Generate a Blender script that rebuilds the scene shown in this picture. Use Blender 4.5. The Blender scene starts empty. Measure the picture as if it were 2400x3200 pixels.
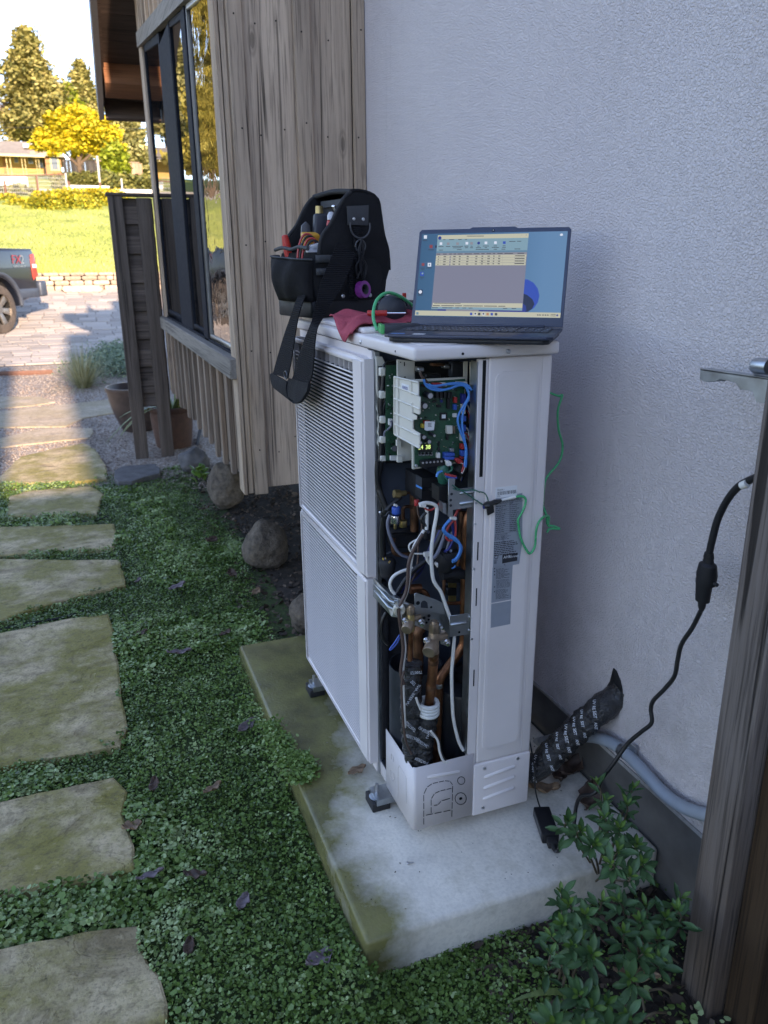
# Side yard with an opened heat pump, laptop and tool bag beside a stucco wall
import bpy, bmesh, math, random
import numpy as np
from mathutils import Vector, Matrix, Quaternion
RNG = random.Random(7)
NPR = np.random.default_rng(11)
R = math.radians
SC = bpy.context.scene
COL = SC.collection

# ---------------------------------------------------------------- camera
F_PX = 2416.0
_yaw, _pit, _rol = R(20.66), R(17.88), R(-0.4734)
CAM = np.array([-.6314, -1.4855, 1.5179])
_fw = np.array([math.sin(_yaw)*math.cos(_pit), math.cos(_yaw)*math.cos(_pit), -math.sin(_pit)])
_rt = np.array([math.cos(_yaw), -math.sin(_yaw), 0.])
_up = np.cross(_rt, _fw)
_r = math.cos(_rol)*_rt + math.sin(_rol)*_up
_u = -math.sin(_rol)*_rt + math.cos(_rol)*_up
cd = bpy.data.cameras.new('camera'); cam = bpy.data.objects.new('camera', cd); COL.objects.link(cam)
cd.sensor_fit = 'HORIZONTAL'; cd.sensor_width = 36; cd.lens = 36*F_PX/2400
cd.dof.use_dof = True; cd.dof.focus_distance = 2.0; cd.dof.aperture_fstop = 7.5   # a phone's small lens: the hillside is a touch soft
cd.clip_start = .02; cd.clip_end = 2000
m = Matrix.Identity(4)
for i in range(3):
    m[i][0], m[i][1], m[i][2], m[i][3] = _r[i], _u[i], -_fw[i], CAM[i]
cam.matrix_world = m
SC.camera = cam
SC.render.resolution_x, SC.render.resolution_y = 768, 1024

# ---------------------------------------------------------------- light
SUN_EL, SUN_DX = 18.0, -.045          # elevation; sideways drift of the light per metre travelled along +y
w = bpy.data.worlds.new('World'); SC.world = w; w.use_nodes = True
wn = w.node_tree.nodes; wl = w.node_tree.links
sky = wn.new('ShaderNodeTexSky'); sky.sky_type = 'NISHITA'; sky.sun_disc = False
sky.sun_elevation = R(SUN_EL); sky.sun_rotation = R(180) + math.atan(SUN_DX)
sky.air_density = .75; sky.dust_density = .05; sky.ozone_density = 2.6
bg = wn['Background']; wl.new(sky.outputs[0], bg.inputs[0]); bg.inputs[1].default_value = .15
sd = bpy.data.lights.new('sun', 'SUN'); sd.energy = 2.4; sd.angle = R(.55); sd.color = (1., .92, .8)
sun = bpy.data.objects.new('sun', sd); COL.objects.link(sun)
_sd = Vector((SUN_DX, 1, -math.tan(R(SUN_EL))*math.hypot(1, SUN_DX))).normalized()
sun.rotation_euler = _sd.to_track_quat('-Z', 'Y').to_euler()
sun.location = (-2, -12, 9)
SC.view_settings.view_transform = 'Standard'; SC.view_settings.look = 'None'
SC.view_settings.exposure = 2.2; SC.view_settings.gamma = 1; SC.view_settings.use_curve_mapping = False
SC.view_settings.use_white_balance = True; SC.view_settings.white_balance_temperature = 8350; SC.view_settings.white_balance_tint = 22   # the phone balances for open shade

# ---------------------------------------------------------------- helpers
def at(px, py, x=None, y=None, z=None, d=None):
    """a point of the place: photo position plus the plane it lies in"""
    v = _fw + _r*(px-1200)/F_PX - _u*(py-1600)/F_PX
    t = (x-CAM[0])/v[0] if x is not None else (y-CAM[1])/v[1] if y is not None else (z-CAM[2])/v[2] if z is not None else d
    return Vector(CAM + v*t)
TY = [-60, 1.6, 4.9, 8, 13.2, 16.9, 17.15, 45, 57, 75, 150, 600]
TZ = [0, 0, .02, .19, .42, 1.0, 1.32, 4.85, 6.0, 8.75, 14, 20]
def gz(y): return float(np.interp(y, TY, TZ))
def gnd(px, py, up=0.):
    """where the sight line meets the terrain"""
    v = _fw + _r*(px-1200)/F_PX - _u*(py-1600)/F_PX
    lo, step = .3, .05
    t = lo
    while t < 400:
        p = CAM + v*t
        if p[2] <= gz(p[1]) + up: break
        t *= 1.01
    a, b = t/1.01, t
    for _ in range(30):
        c = (a+b)/2; p = CAM+v*c
        if p[2] <= gz(p[1])+up: b = c
        else: a = c
    return Vector(CAM+v*b)
def cr(pts, n=6, closed=False):
    P = [Vector(p) for p in pts]
    out = []
    L = len(P)
    rng = range(L if closed else L-1)
    for i in rng:
        if closed: a, b, c, d = P[i-1], P[i], P[(i+1) % L], P[(i+2) % L]
        else: a, b, c, d = P[max(i-1, 0)], P[i], P[i+1], P[min(i+2, L-1)]
        for k in range(n):
            t = k/n
            out.append(.5*((2*b)+(c-a)*t+(2*a-5*b+4*c-d)*t*t+(3*b-a-3*c+d)*t**3))
    if not closed: out.append(P[-1].copy())
    return out
def wmat(o):
    mm = o.matrix_basis.copy()
    while o.parent is not None:
        o = o.parent; mm = o.matrix_basis @ mm
    return mm
class MB:
    def __init__(s): s.v = []; s.f = []; s.mi = []; s.cur = 0
    def add(s, vs, fs):
        n = len(s.v); s.v.extend([tuple(map(float, q)) for q in vs])
        s.f.extend([tuple(i+n for i in f) for f in fs]); s.mi.extend([s.cur]*len(fs)); return s
    def box(s, x0, x1, y0, y1, z0, z1):
        vs = [(x, y, z) for z in (z0, z1) for y in (y0, y1) for x in (x0, x1)]
        return s.add(vs, [(0, 2, 3, 1), (4, 5, 7, 6), (0, 1, 5, 4), (2, 6, 7, 3), (0, 4, 6, 2), (1, 3, 7, 5)])
    def obox(s, c, a, b, d):
        c, a, b, d = map(Vector, (c, a, b, d))
        vs = [c+i*a+j*b+k*d for k in (-1, 1) for j in (-1, 1) for i in (-1, 1)]
        fs = [(0, 2, 3, 1), (4, 5, 7, 6), (0, 1, 5, 4), (2, 6, 7, 3), (0, 4, 6, 2), (1, 3, 7, 5)]
        if a.cross(b).dot(d) < 0: fs = [f[::-1] for f in fs]
        return s.add(vs, fs)
    def cyl(s, p0, p1, r0, r1=None, n=12, cap=True):
        return s.tube([p0, p1], [r0, r0 if r1 is None else r1], n, cap)
    def tube(s, pts, r, n=8, cap=True, closed=False, flat=None, up=None):
        P = [Vector(p) for p in pts]; L = len(P)
        rs = r if isinstance(r, (list, tuple)) else [r]*L
        vs = []; fs = []
        t0 = (P[1]-P[0]).normalized()
        nrm = Vector(up) if up is not None else (Vector((0, 0, 1)) if abs(t0.z) < .9 else Vector((1, 0, 0)))
        for i in range(L):
            a = P[i-1] if (i > 0 or closed) else P[i]; b = P[(i+1) % L] if (i < L-1 or closed) else P[i]
            t = (b-a)
            t = t.normalized() if t.length > 1e-9 else t0
            nrm = nrm - t*nrm.dot(t)
            if nrm.length < 1e-6: nrm = t.orthogonal()
            nrm.normalize(); bi = t.cross(nrm)
            for k in range(n):
                an = 2*math.pi*k/n
                fa = flat if flat else 1
                vs.append(P[i]+(nrm*math.cos(an)*fa+bi*math.sin(an))*rs[i])
        m_ = L if closed else L-1
        for i in range(m_):
            for k in range(n):
                j = (i+1) % L; k2 = (k+1) % n
                fs.append((i*n+k, i*n+k2, j*n+k2, j*n+k))
        if cap and not closed:
            fs.append(tuple(range(n))[::-1]); fs.append(tuple((L-1)*n+k for k in range(n)))
        return s.add(vs, fs)
    def ribbon(s, pts, wv, th):
        """strap: a path with width vectors (half) and thickness"""
        P = [Vector(p) for p in pts]; W = [Vector(q) for q in wv]; vs = []; fs = []; L = len(P)
        for i in range(L):
            t = (P[min(i+1, L-1)]-P[max(i-1, 0)]).normalized(); nn = t.cross(W[i]).normalized()*th*.5
            vs += [P[i]-W[i]-nn, P[i]+W[i]-nn, P[i]+W[i]+nn, P[i]-W[i]+nn]
        for i in range(L-1):
            for k in range(4):
                fs.append((i*4+k, i*4+(k+1) % 4, i*4+4+(k+1) % 4, i*4+4+k))
        fs += [(3, 2, 1, 0), (L*4-4, L*4-3, L*4-2, L*4-1)]
        return s.add(vs, fs)
    def lathe(s, prof, c=(0, 0, 0), n=20, axis=(0, 0, 1), cap=True):
        ax = Vector(axis).normalized(); e1 = ax.orthogonal().normalized(); e2 = ax.cross(e1); c = Vector(c); vs = []; fs = []
        for (r, z) in prof:
            for k in range(n):
                an = 2*math.pi*k/n; vs.append(c+ax*z+(e1*math.cos(an)+e2*math.sin(an))*r)
        for i in range(len(prof)-1):
            for k in range(n):
                fs.append((i*n+k, i*n+(k+1) % n, (i+1)*n+(k+1) % n, (i+1)*n+k))
        if cap:
            fs.append(tuple(range(n))[::-1]); fs.append(tuple((len(prof)-1)*n+k for k in range(n)))
        return s.add(vs, fs)
    def prism(s, poly, o, e1, e2, e3):
        """polygon (a,b) in the plane o+a*e1+b*e2, extruded by e3"""
        o, e1, e2, e3 = map(Vector, (o, e1, e2, e3)); n = len(poly)
        ar = sum(poly[i-1][0]*poly[i][1]-poly[i][0]*poly[i-1][1] for i in range(n))
        if ar*e1.cross(e2).dot(e3) < 0: poly = poly[::-1]
        vs = [o+e1*a+e2*b for a, b in poly]+[o+e1*a+e2*b+e3 for a, b in poly]
        fs = [tuple(range(n))[::-1], tuple(range(n, 2*n))]+[(i, (i+1) % n, n+(i+1) % n, n+i) for i in range(n)]
        return s.add(vs, fs)
    def grid(s, fn, nu, nv, cu=False, cv=False):
        vs = [fn(i/(nu if cu else nu-1), j/(nv if cv else nv-1)) for j in range(nv) for i in range(nu)]; fs = []
        for j in range(nv if cv else nv-1):
            for i in range(nu if cu else nu-1):
                fs.append((j*nu+i, j*nu+(i+1) % nu, ((j+1) % nv)*nu+(i+1) % nu, ((j+1) % nv)*nu+i))
        return s.add(vs, fs)
    def quad(s, a, b, c, d): return s.add([a, b, c, d], [(0, 1, 2, 3)])
    def build(s, name, mat, parent=None, smooth=None, bevel=0, seg=2, local=False, solid=0, sub=0):
        me = bpy.data.meshes.new(name); vs = s.v
        if parent is not None and not local:
            inv = wmat(parent).inverted(); vs = [inv @ Vector(q) for q in vs]
        me.from_pydata(vs, [], s.f)
        mats = mat if isinstance(mat, (list, tuple)) else [mat]
        for q in mats: me.materials.append(MT[q] if isinstance(q, str) else q)
        if len(mats) > 1: me.polygons.foreach_set('material_index', s.mi)
        o = bpy.data.objects.new(name, me); COL.objects.link(o)
        if parent is not None: o.parent = parent
        if bevel:
            bm = bmesh.new(); bm.from_mesh(me); bmesh.ops.remove_doubles(bm, verts=bm.verts, dist=1e-6)
            ed = [e for e in bm.edges if len(e.link_faces) == 2 and e.calc_face_angle(0) > .5]
            bmesh.ops.bevel(bm, geom=ed, offset=bevel, segments=seg, affect='EDGES', clamp_overlap=True, profile=.5)
            bm.to_mesh(me); bm.free()
        if smooth is not None or bevel:
            me.polygons.foreach_set('use_smooth', [True]*len(me.polygons)); me.set_sharp_from_angle(angle=R(smooth or 40))
        if solid:
            q = o.modifiers.new('s', 'SOLIDIFY'); q.thickness = solid; q.offset = 0
        if sub:
            q = o.modifiers.new('u', 'SUBSURF'); q.levels = q.render_levels = sub
        me.update()
        return o
def tag(o, label=None, cat=None, group=None, kind=None):
    if label: o['label'] = label
    if cat: o['category'] = cat
    if group: o['group'] = group
    if kind: o['kind'] = kind
    return o
def T(name, loc, label, cat, group=None, rz=0, mat=None):
    o = bpy.data.objects.new(name, None); COL.objects.link(o); o.empty_display_size = .05
    if mat is not None: o.matrix_basis = mat
    else: o.location = loc; o.rotation_euler = (0, 0, rz)
    bpy_m = Matrix.Translation(Vector(loc)) @ Matrix.Rotation(rz, 4, 'Z') if mat is None else mat
    o.matrix_basis = bpy_m
    return tag(o, label, cat, group)
def rep(o, off=(0, 0, 0), name=None, parent=None, mat=None):
    c = o.copy(); COL.objects.link(c)
    if parent is not None: c.parent = parent
    if mat is not None: c.matrix_basis = mat
    else: c.matrix_basis = Matrix.Translation(Vector(off)) @ o.matrix_basis
    return c
def fast(name, V, Fc, mat, parent=None, smooth=False, cols=None, nside=4):
    """numpy mesh: V (n,3), Fc (m,nside)"""
    me = bpy.data.meshes.new(name); V = np.asarray(V, dtype=np.float32); Fc = np.asarray(Fc, dtype=np.int32)
    me.vertices.add(len(V)); me.vertices.foreach_set('co', V.ravel())
    me.loops.add(Fc.size); me.loops.foreach_set('vertex_index', Fc.ravel())
    me.polygons.add(len(Fc)); me.polygons.foreach_set('loop_start', np.arange(len(Fc), dtype=np.int32)*nside)
    if cols is not None:
        a = me.attributes.new('tint', 'FLOAT', 'POINT'); a.data.foreach_set('value', np.asarray(cols, dtype=np.float32))
    if smooth: me.polygons.foreach_set('use_smooth', [True]*len(Fc))
    me.materials.append(MT[mat] if isinstance(mat, str) else mat)
    me.update(calc_edges=True); me.validate()
    o = bpy.data.objects.new(name, me); COL.objects.link(o)
    if parent is not None: o.parent = parent
    return o
def text(s, size, mat, parent, o, e1, e2, name='lettering', lift=.0006, align='LEFT', sx=1.0):
    """flat print: the string s lying at o, running along e1, upright along e2 (world coordinates)"""
    cu = bpy.data.curves.new('t', 'FONT'); cu.body = s; cu.size = 1; cu.align_x = align; cu.resolution_u = 3
    ob = bpy.data.objects.new('t', cu)
    me = bpy.data.meshes.new_from_object(ob)
    bpy.data.objects.remove(ob); bpy.data.curves.remove(cu)
    e1 = Vector(e1).normalized(); e2 = Vector(e2).normalized(); nn = e1.cross(e2)
    inv = wmat(parent).inverted() if parent is not None else Matrix.Identity(4)
    for vv in me.vertices:
        q = Vector(o)+e1*vv.co.x*size*sx+e2*vv.co.y*size+nn*lift; vv.co = inv @ q
    me.materials.clear(); me.materials.append(MT[mat])
    ob = bpy.data.objects.new(name, me); COL.objects.link(ob)
    if parent is not None: ob.parent = parent
    return ob

# ---------------------------------------------------------------- materials
MT = {}
class NT:
    def __init__(s, name):
        s.m = bpy.data.materials.new(name); s.m.use_nodes = True; s.t = s.m.node_tree
        s.b = s.t.nodes['Principled BSDF']; s.out = s.t.nodes['Material Output']; MT[name] = s.m
    def n(s, ty, props=None, **inp):
        nd = s.t.nodes.new('ShaderNode'+ty)
        for k, v in (props or {}).items(): setattr(nd, k, v)
        for k, v in inp.items():
            key = int(k[1:]) if k[0] == '_' and k[1:].isdigit() else k.replace('_', ' ')
            s.set(nd.inputs[key], v)
        return nd
    def set(s, sock, v):
        if isinstance(v, bpy.types.NodeSocket): s.t.links.new(v, sock)
        elif isinstance(v, bpy.types.Node): s.t.links.new(v.outputs[0], sock)
        else:
            if isinstance(v, tuple) and len(v) == 3 and sock.type == 'RGBA': v = (*v, 1)
            sock.default_value = v
    def p(s, **k):
        for a, v in k.items(): s.set(s.b.inputs[a.replace('_', ' ')], v)
        return s
    def coord(s, scale=(1, 1, 1), rand=False, kind='Object'):
        tc = s.n('TexCoord').outputs[kind]
        if rand:
            oi = s.n('ObjectInfo'); mu = s.n('Math', {'operation': 'MULTIPLY'}, _0=oi.outputs['Random'], _1=37.)
            tc = s.n('VectorMath', {'operation': 'ADD'}, _0=tc, _1=mu).outputs[0]
        return s.n('Mapping', Vector=tc, Scale=scale).outputs[0]
    def noise(s, vec, scale=5, detail=4, rough=.55, dist=0):
        return s.n('TexNoise', Vector=vec, Scale=scale, Detail=detail, Roughness=rough, Distortion=dist).outputs[0]
    def ramp(s, fac, stops):
        nd = s.n('ValToRGB', Fac=fac); e = nd.color_ramp.elements
        while len(e) < len(stops): e.new(.5)
        for i, (p_, c) in enumerate(stops):
            e[i].position = p_; e[i].color = (*c, 1) if len(c) == 3 else c
        return nd.outputs[0]
    def mix(s, fac, a, b, mode='MIX'):
        nd = s.n('Mix', {'data_type': 'RGBA', 'blend_type': mode})
        s.set(nd.inputs[0], fac); s.set(nd.inputs[6], a); s.set(nd.inputs[7], b); return nd.outputs[2]
    def math(s, op, a, b=0.): return s.n('Math', {'operation': op}, _0=a, _1=b).outputs[0]
    def bump(s, h, strength=.3, dist=.01, normal=None):
        nd = s.n('Bump', Height=h, Strength=strength, Distance=dist)
        if normal is not None: s.set(nd.inputs['Normal'], normal)
        s.set(s.b.inputs['Normal'], nd.outputs[0]); return nd.outputs[0]
def plain(name, c, rough=.5, metal=0., var=.08, scale=40, bump=0., spec=None, bs=None):
    t = NT(name); v = t.coord(); nz = t.noise(v, scale, 5)
    f = t.ramp(nz, [(.3, tuple(q*(1-var) for q in c)), (.7, tuple(min(1, q*(1+var)) for q in c))])
    t.p(Base_Color=f, Roughness=rough, Metallic=metal)
    rr = t.n('MapRange', _0=nz, _1=.3, _2=.7, _3=max(0, rough-.06), _4=min(1, rough+.08)).outputs[0]; t.p(Roughness=rr)
    if spec is not None: t.p(Specular_IOR_Level=spec)
    if bump: t.bump(t.noise(v, bs or scale*3, 4), bump, .002)
    return t
def glow(name, c, strength=1.):
    t = NT(name); t.p(Base_Color=(.01, .01, .01), Roughness=.3, Emission_Color=(c[0]*.74, c[1]*.96, min(1., c[2]*1.35)), Emission_Strength=strength); return t
def wood(name, light, mid, dark, warm=None, axis=2, gs=1., bump=.5, crack=.5):
    t = NT(name)
    def sc(a, l): q = [a, a, a]; q[axis] = l; return tuple(q)
    rnd = t.n('ObjectInfo').outputs['Random']
    g1 = t.noise(t.coord(sc(26*gs, 1.1), True), 1, 8, .62, .6)
    g2 = t.noise(t.coord(sc(230*gs, 4.), True), 1, 5, .6, .15)
    big = t.noise(t.coord(sc(3.2, .9), True), 1, 3)
    c = t.ramp(g1, [(.12, dark), (.36, mid), (.62, light), (.9, mid)])
    if warm: c = t.mix(t.ramp(big, [(.5, (0, 0, 0)), (.72, (.75, .75, .75))]), c, warm)
    c = t.mix(t.math('MULTIPLY', t.ramp(g2, [(.34, (1, 1, 1)), (.5, (0, 0, 0))]), .75), c, tuple(q*.45 for q in mid))
    ck = t.ramp(t.noise(t.coord(sc(34*gs, .55), True), 1, 3, .5, .8), [(.33, (1, 1, 1)), (.375, (0, 0, 0))])
    ckm = t.math('MULTIPLY', ck, crack)
    c = t.mix(ckm, c, tuple(q*.35 for q in dark))
    vo = t.n('TexVoronoi', {'feature': 'F1'}, Vector=t.coord(sc(5.5, 1.7), True), Scale=1., Randomness=1.)
    kn = t.ramp(vo.outputs['Distance'], [(.0, (1, 1, 1)), (.05, (.9, .9, .9)), (.065, (.2, .2, .2)), (.085, (.5, .5, .5)), (.11, (0, 0, 0))])
    c = t.mix(t.math('MULTIPLY', kn, .6), c, tuple(q*.5 for q in dark))
    br = t.n('MapRange', _0=rnd, _1=0., _2=1., _3=.72, _4=1.22).outputs[0]
    c = t.mix(1., c, br, 'MULTIPLY')
    t.p(Base_Color=c, Roughness=.86, Specular_IOR_Level=.25)
    h = t.math('SUBTRACT', t.math('ADD', t.math('MULTIPLY', g1, .6), t.math('MULTIPLY', g2, .6)), t.math('MULTIPLY', ckm, .9))
    t.bump(h, bump, .004)
    return t
def leafmat(name, a, b, c=None, rough=.45, trans=.0):
    t = NT(name); at_ = t.n('Attribute', {'attribute_name': 'tint'}).outputs['Fac']
    st = [(0, a), (.6, b), (1, c or b)]
    col = t.ramp(at_, st); t.p(Base_Color=col, Roughness=rough, Specular_IOR_Level=.35)
    if trans: t.p(Subsurface_Weight=0.)
    return t
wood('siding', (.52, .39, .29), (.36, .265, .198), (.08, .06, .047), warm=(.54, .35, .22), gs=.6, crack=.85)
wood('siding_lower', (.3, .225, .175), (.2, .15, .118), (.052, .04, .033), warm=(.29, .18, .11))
wood('sill_wood', (.36, .32, .28), (.27, .24, .21), (.1, .09, .08), axis=1)
wood('screen_wood', (.15, .118, .1), (.09, .069, .058), (.03, .024, .021), gs=1.1)
wood('screen_wood_h', (.17, .13, .11), (.11, .083, .069), (.032, .026, .023), axis=0, gs=1.1)
wood('post_wood', (.17, .14, .125), (.085, .066, .056), (.022, .017, .014), warm=(.11, .07, .045), gs=1.0, bump=1., crack=.8)
wood('gate_wood', (.07, .04, .021), (.045, .026, .015), (.016, .011, .008), gs=.9, bump=.8)
wood('beam_wood', (.34, .15, .075), (.27, .115, .06), (.16, .07, .04), axis=0)
wood('soffit_wood', (.16, .11, .09), (.12, .085, .07), (.07, .05, .04), axis=0)
wood('far_fence_wood', (.42, .28, .2), (.35, .23, .17), (.2, .13, .1))
def stucco():
    t = NT('stucco'); v = t.coord()
    big = t.noise(v, 1.3, 4); fine = t.noise(v, 190, 3, .5, .6); mid = t.noise(v, 420, 2, .5)
    c = t.ramp(big, [(.3, (.66, .6, .605)), (.7, (.72, .66, .66))])
    sp = t.ramp(t.noise(v, 7, 2), [(.74, (0, 0, 0)), (.8, (.5, .5, .5))])
    c = t.mix(t.math('MULTIPLY', sp, .25), c, (.3, .25, .22))
    xyz = t.n('SeparateXYZ', Vector=v); spl = t.n('MapRange', _0=xyz.outputs[2], _1=.3, _2=.8, _3=.55, _4=0.).outputs[0]; spl = t.math('MULTIPLY', spl, t.ramp(t.noise(v, 9, 6, .7), [(.38, (0, 0, 0)), (.7, (1, 1, 1))])); c = t.mix(spl, c, (.36, .32, .28))
    run = t.ramp(t.noise(t.coord((1, 22, .7)), 1, 4, .6), [(.62, (0, 0, 0)), (.75, (1, 1, 1))]); c = t.mix(t.math('MULTIPLY', run, .16), c, (.42, .39, .38))
    vo = t.n('TexVoronoi', {'feature': 'DISTANCE_TO_EDGE'}, Vector=t.n('VectorMath', {'operation': 'ADD'}, _0=v, _1=t.n('VectorMath', {'operation': 'SCALE'}, _0=t.n('TexNoise', Vector=v, Scale=110.).outputs[1], Scale=.008).outputs[0]).outputs[0], Scale=130.)
    h = t.math('ADD', t.math('MULTIPLY', t.ramp(vo.outputs[0], [(.02, (0, 0, 0)), (.3, (1, 1, 1))]), .55), t.math('ADD', t.math('MULTIPLY', fine, .9), t.math('MULTIPLY', mid, .3)))
    t.p(Base_Color=c, Roughness=.92, Specular_IOR_Level=.2); t.bump(h, 1., .0038)
stucco()
def concrete(name, base, moss, mossamt, wet=True):
    t = NT(name); v = t.coord()
    nz = t.noise(v, 8, 7, .66); f = t.noise(v, 110, 4); s2 = t.noise(v, 2.6, 6, .68)
    c = t.ramp(nz, [(.25, tuple(q*.72 for q in base)), (.5, base), (.75, tuple(min(1, q*1.15) for q in base))])
    c = t.mix(t.math('MULTIPLY', t.ramp(f, [(.35, (1, 1, 1)), (.55, (0, 0, 0))]), .18), c, tuple(q*.45 for q in base))
    # damp algae grows along the garden side and the far end, away from the foot traffic
    xyz = t.n('SeparateXYZ', Vector=v)
    edge = t.n('MapRange', _0=xyz.outputs[0], _1=-.2, _2=.06, _3=.36, _4=-.28).outputs[0]
    far = t.n('MapRange', _0=xyz.outputs[1], _1=.15, _2=.95, _3=-.1, _4=.55).outputs[0]
    k = t.math('ADD', t.math('ADD', edge, far), t.math('MULTIPLY', s2, .9))
    k = t.math('ADD', k, t.math('MULTIPLY', nz, .45))
    k = t.ramp(k, [(.66-mossamt, (0, 0, 0)), (.98-mossamt, (1, 1, 1))])
    c = t.mix(t.math('MULTIPLY', k, .92), c, t.mix(t.ramp(nz, [(.35, (0, 0, 0)), (.65, (1, 1, 1))]), tuple(q*.38 for q in moss), moss))
    c = t.mix(t.math('MULTIPLY', t.ramp(t.noise(v, 4.2, 5, .7), [(.56, (0, 0, 0)), (.72, (1, 1, 1))]), .45), c, (.24, .2, .1))
    rg = t.n('MapRange', _0=k, _1=0., _2=1., _3=.82, _4=.27).outputs[0]
    t.p(Base_Color=c, Roughness=rg, Specular_IOR_Level=.4); t.bump(t.math('ADD', f, t.math('MULTIPLY', nz, 2.)), .25, .004)
concrete('pad_concrete', (.76, .7, .6), (.15, .14, .02), .1)
plain('foundation', (.115, .11, .105), .85, var=.3, scale=9, bump=.5)
plain('patch_edge', (.3, .29, .28), .9, var=.2, scale=60)
def flag(name, a, b, moss):
    t = NT(name); v = t.coord((1, 1, 1), True)
    lay = t.noise(t.coord((3.2, 6.5, 3), True), 1, 7, .6, 1.1); n2 = t.noise(v, 3.6, 7, .66); f = t.noise(v, 120, 3)
    c = t.ramp(lay, [(.3, a), (.55, b), (.8, tuple(min(1, q*1.15) for q in b))])
    c = t.mix(t.ramp(n2, [(.42, (0, 0, 0)), (.58, (.85, .85, .85))]), c, moss)
    c = t.mix(t.math('MULTIPLY', t.ramp(f, [(.34, (1, 1, 1)), (.5, (0, 0, 0))]), .4), c, tuple(q*.4 for q in a))
    md = t.noise(v, 26, 6, .7); c = t.mix(t.math('MULTIPLY', t.ramp(md, [(.32, (1, 1, 1)), (.5, (0, 0, 0))]), .55), c, tuple(q*.42 for q in a)); c = t.mix(t.math('MULTIPLY', t.ramp(md, [(.6, (0, 0, 0)), (.72, (1, 1, 1))]), .4), c, tuple(min(1, q*1.35) for q in b))
    t.p(Base_Color=c, Roughness=.72, Specular_IOR_Level=.35)
    t.bump(t.math('ADD', t.math('MULTIPLY', t.ramp(lay, [(.3, (0, 0, 0)), (.40, (.35, .35, .35)), (.415, (.6, .6, .6)), (.56, (.7, .7, .7)), (.572, (.95, .95, .95)), (.8, (1, 1, 1))]), 1.), t.math('ADD', t.math('MULTIPLY', f, .16), t.math('MULTIPLY', md, .5))), .7, .012)
flag('flagstone', (.27, .2, .105), (.6, .47, .285), (.25, .215, .04))
flag('flagstone_dry', (.38, .3, .21), (.52, .42, .31), (.4, .32, .2))
plain('soil', (.045, .035, .027), .95, var=.5, scale=30, bump=.9, bs=60)
def gravelm():
    t = NT('gravel'); v = t.coord(); vo = t.n('TexVoronoi', Vector=v, Scale=85.)
    c = t.ramp(vo.outputs['Color'], [(.2, (.22, .17, .14)), (.5, (.36, .29, .24)), (.8, (.48, .42, .36))])
    c = t.mix(t.ramp(t.noise(v, 2.2, 4), [(.5, (0, 0, 0)), (.75, (.7, .7, .7))]), c, (.12, .1, .08))
    t.p(Base_Color=c, Roughness=.9); t.bump(t.math('SUBTRACT', 1., vo.outputs['Distance']), .9, .01)
gravelm()
t = NT('pebble'); t.p(Base_Color=t.ramp(t.n('Attribute', {'attribute_name': 'tint'}).outputs['Fac'], [(0, (.16, .12, .1)), (.5, (.34, .26, .21)), (1, (.5, .44, .38))]), Roughness=.85)
t = NT('paver'); v = t.coord((1, 1, 1), True); rnd = t.n('ObjectInfo').outputs['Random']
t.p(Base_Color=t.mix(1., t.ramp(t.noise(v, 30, 5), [(.3, (.35, .3, .255)), (.7, (.5, .44, .38))]), t.n('MapRange', _0=rnd, _1=0., _2=1., _3=.75, _4=1.2).outputs[0], 'MULTIPLY'), Roughness=.85)
plain('paver_bed', (.24, .19, .155), .95, var=.3, scale=25, bump=.4)
t = NT('lawn'); v = t.coord((1, .45, 1)); n1 = t.noise(v, 1.1, 6, .65); n2 = t.noise(v, 14, 4)
c = t.ramp(n1, [(.3, (.22, .28, .07)), (.5, (.36, .4, .1)), (.7, (.47, .46, .16))])
c = t.mix(t.math('MULTIPLY', t.ramp(n2, [(.35, (1, 1, 1)), (.55, (0, 0, 0))]), .5), c, (.08, .13, .02)); t.p(Base_Color=c, Roughness=.9, Specular_IOR_Level=.1); t.bump(n2, .8, .08)
leafmat('grass_blade', (.22, .29, .07), (.4, .44, .11), (.57, .55, .2), .7)
leafmat('oxalis', (.14, .2, .02), (.33, .3, .03), (.62, .45, .02), .6)
leafmat('cover_leaf', (.05, .105, .018), (.14, .245, .055), (.34, .44, .2), .36)
leafmat('bunch_grass', (.2, .2, .08), (.4, .38, .2), (.55, .5, .33), .6)
leafmat('conifer', (.1, .11, .03), (.3, .265, .08), (.5, .42, .16), .7)
leafmat('conifer_grey', (.13, .14, .05), (.3, .28, .1), (.45, .4, .18), .7)
leafmat('blossom', (.2, .22, .03), (.6, .48, .03), (.8, .6, .04), .6)
leafmat('bush_leaf', (.07, .12, .012), (.22, .27, .02), (.36, .36, .05), .6)
leafmat('hedge_leaf', (.06, .08, .02), (.16, .16, .04), (.26, .24, .07), .6)
leafmat('twig', (.2, .14, .11), (.3, .22, .18), (.4, .3, .25), .8)
leafmat('oak_leaf', (.14, .14, .03), (.36, .3, .06), (.52, .42, .1), .6)
plain('bark', (.11, .075, .05), .95, var=.4, scale=12, bump=.8)
def leafobj(name, a, b):
    t = NT(name); rnd = t.n('ObjectInfo').outputs['Random']; v = t.coord()
    c = t.ramp(rnd, [(0, a), (1, b)]); c = t.mix(t.ramp(t.noise(v, 60, 3), [(.4, (0, 0, 0)), (.8, (.5, .5, .5))]), c, tuple(q*1.5 for q in b))
    t.p(Base_Color=c, Roughness=.42, Specular_IOR_Level=.35)
leafobj('shrub_leaf', (.02, .062, .02), (.055, .13, .045))
leafobj('young_leaf', (.045, .12, .02), (.09, .17, .03))
leafobj('pot_leaf', (.08, .12, .03), (.2, .24, .08))
plain('stem', (.1, .075, .045), .8)
plain('dead_leaf', (.085, .05, .035), .6, var=.5, scale=35, bump=.4)
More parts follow.
